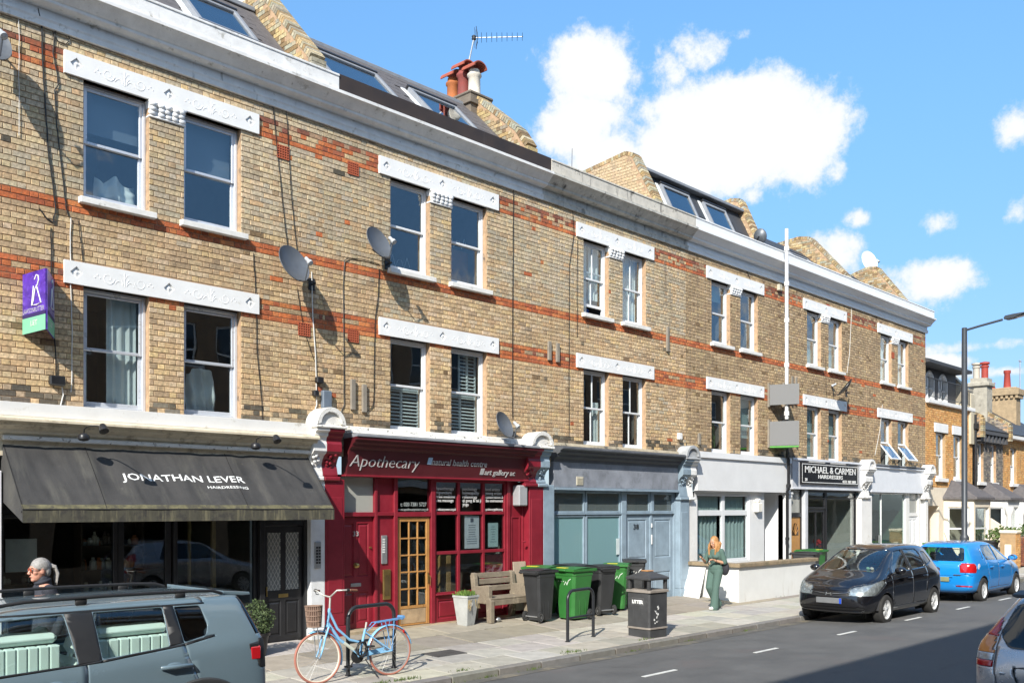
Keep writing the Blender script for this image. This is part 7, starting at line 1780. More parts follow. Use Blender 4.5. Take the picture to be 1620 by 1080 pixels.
def car_common(t, S, bm, paint, wheels, rw, spokes, split=False, arch_r=None, seat_m=None, seat_rows=None, tub=True, w_tyre=.19, well=True):
    ar = arch_r or rw*1.16
    for wx in wheels:
        poly = [(wx+ar*math.cos(2*math.pi*k/28), rw+ar*math.sin(2*math.pi*k/28)) for k in range(28)]
        for s in (1, -1):
            fs = carve(bm, poly, (0, 2), lambda f: f.calc_center_median().y*s > .45)
            if fs: bmesh.ops.delete(bm, geom=fs, context='FACES')
            q = MB(); W_ = max(S['w']); n = 16; yA, yB = s*(W_-.30), s*(W_-.035)
            vs = []; 
            for k in range(n+1): an = math.pi*k/n; vs += [(wx+ar*1.02*math.cos(an), yA, rw+ar*1.02*math.sin(an)), (wx+ar*1.02*math.cos(an), yB, rw+ar*1.02*math.sin(an))]
            q.add(vs, [(2*k, 2*k+1, 2*k+3, 2*k+2) for k in range(n)]); q.add([(wx, yA, rw)]+[vs[2*k] for k in range(n+1)], [(0, k+1, k+2) for k in range(n)]); q.box(wx-ar, wx+ar, yA-.002, yA+.002, .12, rw)
            if well: q.build('wheel_well', m_dark, t, local=True, recalc=False)
            wheel(t, wx, s*(W_-w_tyre/2-.012), rw, spokes, split=split, w_=w_tyre)
    W_ = max(S['w']); 
    q = MB(); q.box(S['xs'][1]+.1, S['xs'][-1]-.25, -W_+.30, W_-.30, .20, .30); zc = S['zb'][4]-.08; q.box(S['xs'][2]+ar+.05 if False else S['xs'][1]+.12, S['xs'][-3], -W_+.08, -W_+.11, .75, zc); q.box(S['xs'][1]+.12, S['xs'][-3], W_-.11, W_-.08, .75, zc); q.box(S['xs'][-3]-.05, S['xs'][-3], -W_+.1, W_-.1, .3, S['zb'][-3]-.08); q.box(S['xs'][1]+.1, S['xs'][1]+.13, -W_+.12, W_-.12, .3, S['zb'][1]-.1)
    q.build('cabin_tub', m_dark, t, local=True)
    q = MB(); xd = S['xs'][-3]-.32; q.prism([(xd,.6),(xd-.02,.86),(xd+.08,S['zb'][-3]-.06),(xd+.5,S['zb'][-3]-.05),(xd+.5,.6)], 'y', -W_+.13, W_-.13); q.build('dashboard', m_dark, t, local=True, bevel=.02)
    q = MB(Matrix.Translation((xd-.12, .35, S['zb'][-3]-.09)) @ Matrix.Rotation(R(65), 4, 'Y')); pts = [(.17*math.cos(2*math.pi*k/20), .17*math.sin(2*math.pi*k/20), 0) for k in range(20)]; q.tube(pts, .014, 6, closed=True); q.tube([(-.16,0,0),(.16,0,0)], .015, 6); q.tube([(0,0,0),(.0,0,.25)], .025, 6); q.build('steering_wheel', m_dark, t, local=True)
    if seat_rows: seats(t, seat_rows, seat_m or m_dark)
def finish_body(bm, paint, t, name='body', smooth=42):
    me = bpy.data.meshes.new(name); bmesh.ops.remove_doubles(bm, verts=bm.verts, dist=2e-5); bm.to_mesh(me); bm.free(); me.materials.append(paint)
    me.polygons.foreach_set('use_smooth', [True]*len(me.polygons)); me.set_sharp_from_angle(angle=R(smooth))
    o = bpy.data.objects.new(name, me); link(o, t, local=True); md = o.modifiers.new('solid', 'SOLIDIFY'); md.thickness = .016; md.offset = -1; return o
def mirror_(t, x, y, z, paint, s, fwd=1):
    q = MB(); q.ell((x, y+s*.10, z+.03), (.085,.115,.075), 14, 9); o = q.build('door_mirror', paint, t, local=True, smooth=70)
    q = MB(); q.tube([(x+.03*fwd, y-s*.03, z-.03), (x, y+s*.07, z)], .022, 8); q.build('mirror_arm', m_trim, o, local=True)
    q = MB(); q.lathe([(.001,0),(.07,.0),(.07,-.004),(.001,-.004)], (x-.07, y+s*.11, z+.03), axis='x', seg=16); q.build('mirror_glass', m_chrome, o, local=True)
def side_handle(t, x, y, z, m, s, ln=.20):
    q = MB(); q.tube([(x-ln/2,y,z),(x-ln/2+.03,y+s*.035,z+.003),(x+ln/2-.03,y+s*.038,z+.003),(x+ln/2,y+s*.004,z)], .014, 8); q.build('door_handle', m, t, local=True, smooth=60)
def surf_y(bm, x, z, s):
    best = None
    for f in bm.faces:
        c = f.calc_center_median()
        if c.y*s > .3:
            d = (c.x-x)**2+(c.z-z)**2
            if best is None or d < best[0]: best = (d, c.y)
    return best[1]
SIDE = lambda s: (lambda f: f.calc_center_median().y*s > .3 and abs(f.normal.y) > .25)
FRONT = lambda x0: (lambda f: f.calc_center_median().x > x0 and f.normal.x > .10)
REAR = lambda x1: (lambda f: f.calc_center_median().x < x1 and f.normal.x < -.10)
def car_paint(name, col, flake=.0, rough=.22, metal=.0): return mat(name, col, rough=rough, metal=metal, var=.03, vs=2, coat=1., spec=.5)

# ---------- black hatchback
def black_car():
    t = thing('parked_car', 'glossy black hatchback parked facing the camera beside the low white wall', 'car', (22.62, -4.48, road_z(-4.48)-.015), R(180), group='cars parked along the street'); k = 1.05; t.scale = (k, k, k)
    paint = car_paint('black_car_paint', (.006,.006,.008), rough=.18)
    S = dict(xs=[.03,.14,.58,1.15,1.75,2.3,2.75,3.08,3.48,3.80], xb=[.10,.20,.60,1.15,1.75,2.35,2.85,3.2,3.52,3.74], xr=[.30,.42,.75,1.2,1.7,2.12,2.66,3.14,3.50,3.72],
             w=[.74,.81,.84,.845,.845,.845,.845,.84,.81,.70], wb=[.70,.76,.79,.80,.80,.80,.795,.78,.73,.60], wr=[.52,.56,.58,.59,.59,.57,.64,.70,.66,.54],
             zb=[.95,.97,1.0,.99,.97,.95,.93,.91,.84,.70], zt=[1.42,1.47,1.515,1.53,1.52,1.48,1.25,1.0,.90,.76], zu=[.34,.22,.2,.18,.18,.18,.18,.18,.2,.22], d6=[.10,.10,.09,.09,.09,.10,.08,.035,.02,.02], bul_f=(.03,.10,.12,.11,.07,.03))
    bm = car_shell(S)
    for s in (1, -1):
        for poly, g_ in (([(1.82,1.015),(2.66,.985),(2.58,1.09),(2.13,1.39),(1.82,1.42)], g_car), ([(2.74,.985),(2.98,.965),(2.67,1.09)], g_car), ([(1.0,1.05),(1.72,1.02),(1.72,1.42),(1.12,1.42),(1.0,1.34)], g_car), ([(.52,1.14),(.90,1.07),(.90,1.35),(.64,1.35)], g_tint)):
            fs = carve(bm, rounded(poly, .03), (0, 2), SIDE(s)); take(bm, fs, 'side_window', g_, t, -.006)
        fs = carve(bm, [(1.735,1.01),(1.805,1.008),(1.805,1.425),(1.735,1.425)], (0, 2), SIDE(s)); take(bm, fs, 'pillar_trim', m_trim, t, .001)
        fs = carve(bm, rounded([(3.10,.80),(3.50,.585),(3.86,.585),(3.86,.68),(3.62,.80),(3.14,.90)], .02), (0, 2), lambda f: f.calc_center_median().y*s > .38 and f.calc_center_median().x > 3.1)
        if fs:
            take(bm, fs, 'headlight', g_lens, t, .002, keep=True); take(bm, fs, 'lamp_bowl', m_lamp_in, t, -.035, thick=0)
        fs = carve(bm, rounded([(.02,.90),(.16,.90),(.30,1.28),(.22,1.30),(.10,1.12)], .02), (0, 2), lambda f: f.calc_center_median().y*s > .45 and f.calc_center_median().x < .4); take(bm, fs, 'tail_light', m_lamp_red, t, .002)
        seam(bm, [(1.77,1.0),(1.77,.34)], (0,2), SIDE(s)); seam(bm, [(2.78,.95),(2.80,.5),(2.70,.34),(1.1,.34)], (0,2), SIDE(s)); seam(bm, [(.96,1.03),(1.0,.75),(1.08,.55)], (0,2), SIDE(s))
        side_handle(t, 1.98, s*(surf_y(bm, 1.98,.86,1)+.004), .86, paint, s); side_handle(t, 1.18, s*(surf_y(bm, 1.18,.87,1)+.004), .87, paint, s)
        mirror_(t, 2.62, s*.80, 1.0, paint, s)
    fs = carve(bm, rounded([(-.60,1.03),(.60,1.03),(.50,1.42),(-.50,1.42)], .05), (1, 2), lambda f: f.normal.x > .25 and 2.0 < f.calc_center_median().x < 3.3 and f.calc_center_median().z > .98); take(bm, fs, 'windscreen', g_car, t, -.004)
    fs = carve(bm, rounded([(-.52,1.02),(.52,1.02),(.44,1.38),(-.44,1.38)], .05), (1, 2), REAR(.6)); take(bm, fs, 'rear_window', g_tint, t, -.004)
    xe = max(v_.co.x for v_ in bm.verts if abs(v_.co.y) < .1 and .56 < v_.co.z < .65)
    fs = carve(bm, rounded([(-.40,.565),(.40,.565),(.52,.645),(-.52,.645)], .015), (1, 2), FRONT(3.4)); take(bm, fs, 'grille', m_trim, t, -.012)
    fs = carve(bm, rounded([(-.62,.27),(.62,.27),(.55,.36),(-.55,.36)], .02), (1, 2), FRONT(3.3)); take(bm, fs, 'air_intake', m_trim, t, -.015)
    for s in (1, -1):
        fs = carve(bm, rounded([(s*.50,.28),(s*.66,.29),(s*.66,.36),(s*.52,.37)], .02), (1, 2), FRONT(3.3)); take(bm, fs, 'fog_lamp_recess', m_trim, t, -.012) if fs else None
    seam(bm, [(-.58,.70),(-.3,.672),(.3,.672),(.58,.70)], (1,2), FRONT(3.3), .008)
    xf = max(v_.co.x for v_ in bm.verts if abs(v_.co.y) < .1 and .4 < v_.co.z < .5)
    q = MB(); q.box(xf-.004, xf+.014, -.26, .26, .42, .53, .006); pl = q.build('number_plate', mat('greyed_plate', (.15,.155,.16), rough=.5, var=.08), t, local=True)
    q = MB(); q.box(xf+.0145, xf+.016, .215, .258, .424, .526); q.build('blue_band', mat('plate_blue', (.01,.06,.45), rough=.4), pl, local=True)
    q = MB(); q.tube([(xe+.012,-.055,.575),(xe+.012,-.04,.64)], .009, 6); q.tube([(xe+.012,.055,.575),(xe+.012,.04,.64)], .009, 6); q.tube([(xe+.012,-.046,.607),(xe+.012,.046,.607)], .008, 6); q.tube([(xe-.05,-.42,.645),(xe-.005,-.2,.622),(xe+.012,-.08,.612)], .007, 6); q.tube([(xe-.05,.42,.645),(xe-.005,.2,.622),(xe+.012,.08,.612)], .007, 6); q.build('badge', m_chrome, t, local=True)
    q = MB(); q.box(2.75, 2.77, -.62, -.45, 1.08, 1.15); 
    for yy, c in ((.48,(.55,.6,.58)),(.40,(.25,.5,.42))):
        q = MB(Matrix.Translation((2.985, yy, 1.075)) @ Matrix.Rotation(R(-52), 4, 'Y')); q.lathe([(.001,0),(.035,.0),(.035,.002),(.001,.002)], seg=14); q.build('permit_disc', mat('permit_%d' % int(yy*100), c, rough=.6), t, local=True)
    car_common(t, S, bm, paint, (.62, 3.10), .292, 5, split=False, seat_m=mat('grey_seat_cloth', (.05,.05,.055), rough=.9), seat_rows=[(1.75,(.36,-.36),.62),(.95,(.34,0,-.34),.55)])
    q = MB(); 
    for s in (1, -1): q.tube([(2.98, s*.18, 1.0),(2.9, s*.5-.2, 1.06),(2.86, s*.5-.05, 1.07)], .008, 5)
    q.build('wiper', m_trim, t, local=True)
    finish_body(bm, paint, t)
black_car()

# ---------- blue hatchback
HATCH = dict(xs=[.04,.16,.70,1.25,1.8,2.3,2.7,3.0,3.42,3.90], xb=[.09,.22,.72,1.25,1.8,2.35,2.8,3.1,3.46,3.86], xr=[.30,.44,.78,1.25,1.75,2.15,2.65,3.05,3.46,3.84],
             w=[.74,.80,.835,.84,.84,.84,.84,.83,.81,.70], wb=[.70,.75,.79,.80,.80,.80,.79,.77,.72,.60], wr=[.55,.57,.585,.59,.59,.57,.62,.68,.66,.54],
             zb=[.95,.97,.97,.96,.94,.92,.90,.89,.83,.68], zt=[1.37,1.42,1.455,1.465,1.455,1.41,1.18,.97,.90,.74], zu=[.32,.22,.2,.18,.18,.18,.18,.18,.2,.22], d6=[.10,.10,.09,.09,.09,.10,.08,.035,.02,.02], bul_r=(.02,.06,.07,.06,.05,.03))
def blue_car():
    t = thing('parked_car', 'bright blue hatchback parked facing away behind the black car', 'car', (24.80, -4.40, road_z(-4.4)-.015), 0, group='cars parked along the street'); k = 1.06; t.scale = (k, k, k)
    paint = car_paint('bright_blue_car_paint', (.010,.225,.62), rough=.2); S = HATCH; bm = car_shell(S)
    for s in (1, -1):
        for poly, g_ in (([(1.83,.99),(2.62,.955),(2.55,1.05),(2.15,1.33),(1.83,1.355)], g_car), ([(2.70,.95),(2.90,.94),(2.64,1.05)], g_car), ([(1.0,1.01),(1.74,.99),(1.74,1.355),(1.10,1.345),(.98,1.20)], g_car), ([(.80,1.05),(.93,1.02),(.95,1.20),(1.0,1.31),(.90,1.28)], g_tint)):
            fs = carve(bm, rounded(poly, .03), (0, 2), SIDE(s)); take(bm, fs, 'side_window', g_, t, -.006)
        fs = carve(bm, [(1.745,.99),(1.825,.988),(1.825,1.36),(1.745,1.36)], (0, 2), SIDE(s)); take(bm, fs, 'pillar_trim', m_trim, t, .001)
        fs = carve(bm, rounded([(-.05,.74),(.24,.73),(.30,.82),(.26,.95),(-.05,.96)], .03), (0, 2), lambda f: f.calc_center_median().y*s > .50 and f.calc_center_median().x < .4); take(bm, fs, 'tail_light', m_lamp_red, t, .004)
        fs = carve(bm, rounded([(-.05,.40),(.12,.40),(.12,.43),(-.05,.43)], .008), (0, 2), lambda f: f.calc_center_median().y*s > .40 and f.calc_center_median().x < .3); take(bm, fs, 'reflector', m_lamp_red, t, .002) if fs else None
        fs = carve(bm, rounded([(3.35,.70),(3.78,.62),(3.80,.70),(3.5,.80)], .02), (0, 2), lambda f: f.calc_center_median().y*s > .40); take(bm, fs, 'headlight', g_lens, t, .002, keep=True); take(bm, fs, 'lamp_bowl', m_lamp_in, t, -.03, thick=0)
        seam(bm, [(1.785,.98),(1.785,.34)], (0,2), SIDE(s)); seam(bm, [(2.74,.93),(2.76,.5),(2.66,.34),(1.15,.34)], (0,2), SIDE(s)); seam(bm, [(.97,1.0),(1.02,.75),(1.12,.55)], (0,2), SIDE(s))
        side_handle(t, 1.98, s*(surf_y(bm, 1.98,.83,1)+.004), .83, paint, s, .17); side_handle(t, 1.18, s*(surf_y(bm, 1.18,.84,1)+.004), .84, paint, s, .17); mirror_(t, 2.58, s*.80, .99, paint, s)
    q = MB(); q.lathe([(.001,.0),(.075,.0),(.075,.006),(.001,.006)], (.42, -(surf_y(bm, .42,.88,1)+.004), .87), axis='y', seg=20); q.build('fuel_cap_sticker', mat('white_round_sticker', (.75,.76,.77), rough=.4), t, local=True)
    fs = carve(bm, rounded([(-.56,1.0),(.56,1.0),(.50,1.32),(-.50,1.32)], .06), (1, 2), REAR(.6)); take(bm, fs, 'rear_window', g_car, t, -.004)
    fs = carve(bm, rounded([(-.58,.99),(.58,.99),(.50,1.35),(-.50,1.35)], .05), (1, 2), lambda f: f.normal.x > .25 and 2.0 < f.calc_center_median().x < 3.2 and f.calc_center_median().z > .95); take(bm, fs, 'windscreen', g_car, t, -.004)
    fs = carve(bm, rounded([(-.28,.52),(.28,.52),(.34,.62),(-.34,.62)], .02), (1, 2), REAR(.4)); take(bm, fs, 'plate_recess', paint, t, -.02)
    xf = min(v_.co.x for v_ in bm.verts if abs(v_.co.y) < .45 and .5 < v_.co.z < .65)
    q = MB(); q.box(xf-.012, xf+.01, -.26, .26, .515, .625, .006); q.build('number_plate', mat('dull_rear_plate', (.22,.23,.12), rough=.5, var=.15), t, local=True)
    q = MB(); q.lathe([(.001,-.012),(.05,-.012),(.055,-.004),(.055,.0)], (xf-.006, 0, .80), axis='x', seg=20); q.build('badge', m_chrome, t, local=True)
    q = MB(); q.tube([(xf-.006,-.52,.685),(xf-.006,-.36,.685)], .012, 4); q.build('model_script', m_chrome, t, local=True)
    seam(bm, [(-.60,.98),(-.62,.70),(-.42,.655),(.42,.655),(.62,.70),(.60,.98)], (1,2), REAR(.4), .007); seam(bm, [(-.76,.66),(-.62,.70)], (1,2), REAR(.4), .006)
    car_common(t, S, bm, paint, (.70, 3.17), .300, 10, seat_m=mat('dark_seat_cloth', (.03,.03,.033), rough=.9), seat_rows=[(1.75,(.36,-.36),.60),(.98,(.34,0,-.34),.52)])
    q = MB(); q.tube([(.62,0,1.45),(.42,0,1.66)], .006, 6); q.build('aerial', m_trim, t, local=True)
    q = MB(); q.tube([(.02,.0,1.0),(.06,.26,1.03),(.07,.30,1.03)], .008, 5); q.build('wiper', m_trim, t, local=True)
    finish_body(bm, paint, t)
blue_car()

# ---------- silver hatchback, near right corner
def silver_car():
    t = thing('parked_car', 'silver hatchback at the lower right edge, only its rear quarter in view', 'car', (SIL_X, SIL_Y, road_z(SIL_Y)-.015), R(0), group='cars parked along the street'); k = 1.04; t.scale = (k, k, k)
    paint = car_paint('silver_car_paint', (.42,.41,.42), rough=.28, metal=.55)
    S = {a: list(b) for a, b in HATCH.items()}; S['zb'] = [.98,1.0,1.0,.98,.95,.93,.91,.89,.83,.68]; S['xr'] = [.42,.55,.85,1.25,1.75,2.15,2.65,3.05,3.46,3.84]; S['wr'] = [.52,.55,.58,.59,.59,.57,.62,.68,.66,.54]; S['zt'] = [1.38,1.43,1.47,1.48,1.465,1.42,1.18,.97,.90,.74]; S['xb'][0] = .14; S['w'][0] = .77; S['bul_r'] = (.04,.10,.10,.09,.06,.03)
    bm = car_shell(S)
    for s in (1, -1):
        for poly, g_ in (([(1.83,1.01),(2.62,.965),(2.55,1.05),(2.15,1.34),(1.83,1.37)], g_car), ([(.98,1.07),(1.74,1.02),(1.74,1.37),(1.15,1.36)], g_tint)):
            fs = carve(bm, rounded(poly, .03), (0, 2), SIDE(s)); take(bm, fs, 'side_window', g_, t, -.006)
        fs = carve(bm, [(1.745,1.0),(1.825,.998),(1.825,1.375),(1.745,1.375)], (0, 2), SIDE(s)); take(bm, fs, 'pillar_trim', m_trim, t, .001)
        # tall lamp on the rear corner: clear, red and amber bands
        for za, zb_, xa, xb_, m_ in ((.74,.80,-.05,.26,m_lamp_red),(.802,.872,-.05,.28,m_lamp_in),(.874,1.03,-.05,.30,m_amber),(1.032,1.20,-.05,.40,m_lamp_red)):
            fs = carve(bm, [(xa,za),(xb_-.06,za),(xb_,zb_),(xa,zb_)], (0, 2), lambda f: f.calc_center_median().y*s > (.60 if za < 1 else .585) and f.calc_center_median().x < .5)
            if fs: take(bm, fs, 'tail_light', m_, t, .004)
    fs = carve(bm, rounded([(-.46,.93),(.46,.93),(.57,1.06),(.48,1.34),(-.48,1.34),(-.57,1.06)], .05), (1, 2), REAR(.7)); take(bm, fs, 'rear_window', g_tint, t, -.004)
    fs = carve(bm, rounded([(-.58,.99),(.58,.99),(.50,1.36),(-.50,1.36)], .05), (1, 2), lambda f: f.normal.x > .25 and 2.0 < f.calc_center_median().x < 3.2 and f.calc_center_median().z > .95); take(bm, fs, 'windscreen', g_car, t, -.004)
    seam(bm, [(.56,1.10),(.585,.74),(.53,.45)], (1,2), REAR(.5), .008); seam(bm, [(-.56,1.10),(-.585,.74),(-.53,.45)], (1,2), REAR(.5), .008)
    fs = carve(bm, rounded([(-.34,.50),(.34,.50),(.42,.76),(-.42,.76)], .04), (1, 2), REAR(.4)); take(bm, fs, 'plate_recess', paint, t, -.025)
    xf = min(v_.co.x for v_ in bm.verts if abs(v_.co.y) < .45 and .5 < v_.co.z < .7)
    q = MB(); q.box(xf+.0, xf+.02, -.26, .26, .56, .67, .006); q.build('number_plate', mat('dull_rear_plate', (.22,.23,.12)), t, local=True)
    q = MB(); q.box(xf+.012, xf+.03, .42, .53, .672, .70, .004); q.build('badge', m_chrome, t, local=True)
    q = MB(); q.prism([(.36,1.40),(.22,1.425),(.24,1.445),(.5,1.47)], 'y', -.48, .48); q.build('roof_spoiler', m_trim, t, local=True, bevel=.008)
    car_common(t, S, bm, paint, (.72, 3.2), .305, 8, seat_m=mat('dark_seat_cloth', (.03,.03,.033)), seat_rows=[(1.75,(.36,-.36),.60),(.98,(.34,0,-.34),.52)])
    finish_body(bm, paint, t)
SIL_X, SIL_Y = 10.30, -10.78
silver_car()

# ---------- slate blue sport utility, near left
def blue_suv():
    t = thing('parked_car', 'slate blue sport utility car with roof rails across the lower left corner', 'car', (5.03, -4.42, road_z(-4.42)-.015), R(180), group='cars parked along the street'); t.scale = (1, 1, .965)
    paint = car_paint('slate_blue_car_paint', (.122,.172,.203), rough=.25)
    S = dict(xs=[.05,.14,.78,1.45,2.1,2.65,2.95,3.2,3.6,4.15], xb=[.07,.16,.8,1.45,2.1,2.7,3.02,3.25,3.6,4.12], xr=[.25,.34,.85,1.45,2.1,2.5,2.85,3.15,3.6,4.08],
             w=[.83,.885,.90,.90,.90,.90,.90,.89,.88,.80], wb=[.79,.845,.86,.86,.86,.86,.85,.84,.81,.74], wr=[.68,.69,.69,.68,.68,.67,.71,.75,.75,.70],
             zb=[1.20,1.22,1.18,1.13,1.09,1.06,1.05,1.04,1.01,.88], zt=[1.635,1.645,1.655,1.655,1.65,1.63,1.38,1.11,1.06,.98], zu=[.38,.30,.28,.26,.26,.26,.26,.26,.28,.30], d6=[.055,.055,.06,.07,.07,.08,.06,.03,.02,.02], bul_r=(.02,.05,.06,.05,.02,.0))
    bm = car_shell(S)
    for s in (1, -1):
        # black surround first, glass inside it
        wins = [([(1.86,1.135),(2.84,1.10),(2.74,1.25),(2.48,1.535),(1.92,1.555)], g_car), ([(1.06,1.205),(1.66,1.155),(1.68,1.555),(1.06,1.555)], g_car), ([(.70,1.27),(.92,1.225),(.955,1.55),(.70,1.545),(.665,1.36)], g_tint)]
        for poly, g_ in wins:
            fs = carve(bm, rounded(poly, .025), (0, 2), SIDE(s)); take(bm, fs, 'side_window', g_, t, -.008)
        for poly in ([(1.665,1.15),(1.855,1.13),(1.915,1.56),(1.685,1.56)], [(.925,1.222),(1.055,1.203),(1.055,1.56),(.96,1.56)]):
            fs = carve(bm, poly, (0, 2), SIDE(s)); take(bm, fs, 'pillar_trim', m_trim, t, .001)
        for poly in ([(.60,1.245),(.93,1.195),(1.70,1.135),(1.86,1.118),(2.86,1.08),(2.86,1.10),(1.86,1.135),(1.66,1.155),(.92,1.223)],):
            pass
        for p, q_ in (((.62,1.262),(.92,1.207)),((.92,1.207),(1.66,1.138)),((1.66,1.138),(2.86,1.083))):
            d = Vector(q_)-Vector(p); n_ = Vector((-d.y, d.x)).normalized()*.009
            fs = carve(bm, [tuple(Vector(p)-n_), tuple(Vector(q_)-n_), tuple(Vector(q_)+n_), tuple(Vector(p)+n_)], (0, 2), SIDE(s)); take(bm, fs, 'belt_trim', m_trim, t, .004) if fs else None
        fs = carve(bm, [(.655,1.558),(2.45,1.565),(2.45,1.578),(.655,1.572)], (0, 2), SIDE(s)); take(bm, fs, 'window_trim', m_trim, t, .003) if fs else None
        fs = carve(bm, [(.30,1.60),(.235,1.60),(.085,1.235),(.19,1.235)], (0, 2), lambda f: f.calc_center_median().y*s > .45 and f.calc_center_median().x < .5); take(bm, fs, 'rear_window_corner', g_tint, t, -.002) if fs else None
        fs = carve(bm, rounded([(.03,.90),(.17,.90),(.19,.97),(.17,1.19),(.03,1.19)], .03), (0, 2), lambda f: f.calc_center_median().y*s > .58 and f.calc_center_median().x < .3)
        if fs:
            take(bm, fs, 'tail_light_housing', m_trim, t, .003)
        seam(bm, [(1.79,1.12),(1.82,.40)], (0,2), SIDE(s)); seam(bm, [(.915,1.2),(.90,1.10),(.84,.95),(.80,.86)], (0,2), SIDE(s)); seam(bm, [(2.98,1.05),(3.0,.7),(2.95,.42),(1.25,.40)], (0,2), SIDE(s)); seam(bm, [(.66,1.62),(.66,1.56)], (0,2), SIDE(s))
        for hx, hz in ((1.02,1.02),(2.04,.98)):
            yy = surf_y(bm, hx, hz, 1); q = MB(); q.ell((hx+.02, s*(yy-.018), hz), (.10,.03,.045), 16, 8); q.build('handle_cup', paint, t, local=True, smooth=80)
            q = MB(); q.tube([(hx-.14,s*(yy+.004),hz-.006),(hx-.12,s*(yy+.038),hz),(hx+.10,s*(yy+.040),hz+.004),(hx+.14,s*(yy+.004),hz)], .021, 10); q.build('door_handle', paint, t, local=True, smooth=70)
        rl = MB(); 
        pts = [(.42,s*.60,1.635),(.52,s*.605,1.668),(.75,s*.61,1.68),(1.5,s*.62,1.688),(2.2,s*.61,1.68),(2.45,s*.60,1.65),(2.6,s*.60,1.61)]
        rl.tube(pts, .016, 8); 
        for xx in (.85, 1.75): rl.box(xx-.05, xx+.05, s*.612-.010, s*.612+.010, 1.62, 1.675, .008)
        rl.build('roof_rail', m_trim, t, local=True, smooth=50)
        # wheel arch cladding
        for wx in (.78, 3.35):
            c = MB(); n = 20; ra, rb = .455, .53; yy = .905
            outer = []
            for j in range(n+1):
                an = math.pi*j/n
                for (rr_, yo) in ((ra, -.05), (ra, .0), (ra+.02, .014), (rb-.015, .012), (rb, -.02)):
                    xx, zz = wx+rr_*math.cos(an), .355+rr_*math.sin(an); outer.append((xx, s*(yy+yo), zz))
            fs_ = [(j*5+k, j*5+k+1, (j+1)*5+k+1, (j+1)*5+k) for j in range(n) for k in range(4)]
            c.add(outer, fs_); c.build('arch_cladding', m_clad, t, local=True, smooth=40)
        q = MB(); q.box(1.3, 2.85, s*.86, s*.915, .27, .42, .02); q.build('sill_cladding', m_clad, t, local=True)
    # rear lamp lenses: rounded square frame with red cross lens
    for s in (1, -1):
        xx = min(v_.co.x for v_ in bm.verts if abs(v_.co.y-s*.74) < .12 and .95 < v_.co.z < 1.15)
        yy = max(abs(v_.co.y) for v_ in bm.verts if v_.co.x < .16 and .9 < v_.co.z < 1.2)
        q = MB(); q.box(xx-.02, xx+.13, s*.60, s*(yy+.004), .93, 1.17, .03); lb_ = q.build('tail_light', m_trim, t, local=True)
        q = MB(); q.box(xx-.026, xx+.10, s*.645, s*(yy+.012), .975, 1.125, .02); q.build('red_lens', m_lamp_red, lb_, local=True)
    fs = carve(bm, rounded([(-.58,1.22),(.58,1.22),(.54,1.52),(-.54,1.52)], .05), (1, 2), REAR(.6)); take(bm, fs, 'rear_window', g_tint, t, -.004)
    fs = carve(bm, rounded([(-.66,1.13),(.66,1.13),(.60,1.56),(-.60,1.56)], .05), (1, 2), lambda f: f.normal.x > .25 and 2.3 < f.calc_center_median().x < 3.3 and f.calc_center_median().z > 1.1); take(bm, fs, 'windscreen', g_car, t, -.004)
    q = MB(); q.prism([(.10,1.60),(.11,1.63),(.40,1.66),(.40,1.63),(.20,1.60)], 'y', -.58, .58); q.build('roof_spoiler', paint, t, local=True, bevel=.008)
    q = MB(); q.box(-.02, .30, -.84, .84, .36, .66, .08); q.build('rear_bumper', m_clad, t, local=True, bevel=.03)
    ms = mat('pale_mint_seat_cloth', (.58,.68,.65), rough=.85, var=.05)
    car_common(t, S, bm, paint, (.78, 3.35), .345, 5, arch_r=.44, w_tyre=.22, seat_m=mat('pale_grey_seat', (.55,.62,.59), rough=.85), seat_rows=[(1.98,(.40,-.40),.68)])
    # rear bench with upright quilted panels and far-side trim
    q = MB(); q.box(.85, 1.35, -.70, .70, .42, .66, .06)
    for k in range(8): q.box(.80, .92, -.70+.175*k+.004, -.70+.175*(k+1)-.004, .62, 1.22, .03)
    q.build('seat', ms, t, local=True, bevel=.015)
    for xa, xb in ((.98,1.64),(1.95,2.55)):      # pale ribbed panels added to catch sun, standing in for window reflections
        q = MB(); n = 7; d = (xb-xa)/n
        for k in range(n): q.box(xa+d*k+.0015, xa+d*(k+1)-.0015, .42, .70, .55, 1.30, .008)
        q.box(xa, xb, .38, .66, 1.312, 1.40, .035); q.build('sun_catch_panel', ms, t, local=True, bevel=.01)
    for s in (1, -1):
        q = MB(); q.box(.6, 2.9, s*.80, s*.83, .6, 1.10, .02); q.build('door_lining', ms, t, local=True)
    q = MB(); q.box(.5, 2.4, -.52, .52, 1.585, 1.60, .01); q.build('headlining', mat('pale_headlining', (.5,.52,.5), rough=.9), t, local=True)
    mirror_(t, 2.80, .86, 1.13, mat('navy_mirror', (.012,.02,.05), rough=.2, coat=1.), 1); mirror_(t, 2.80, -.86, 1.13, m_trim, -1)
    finish_body(bm, paint, t)
blue_suv()
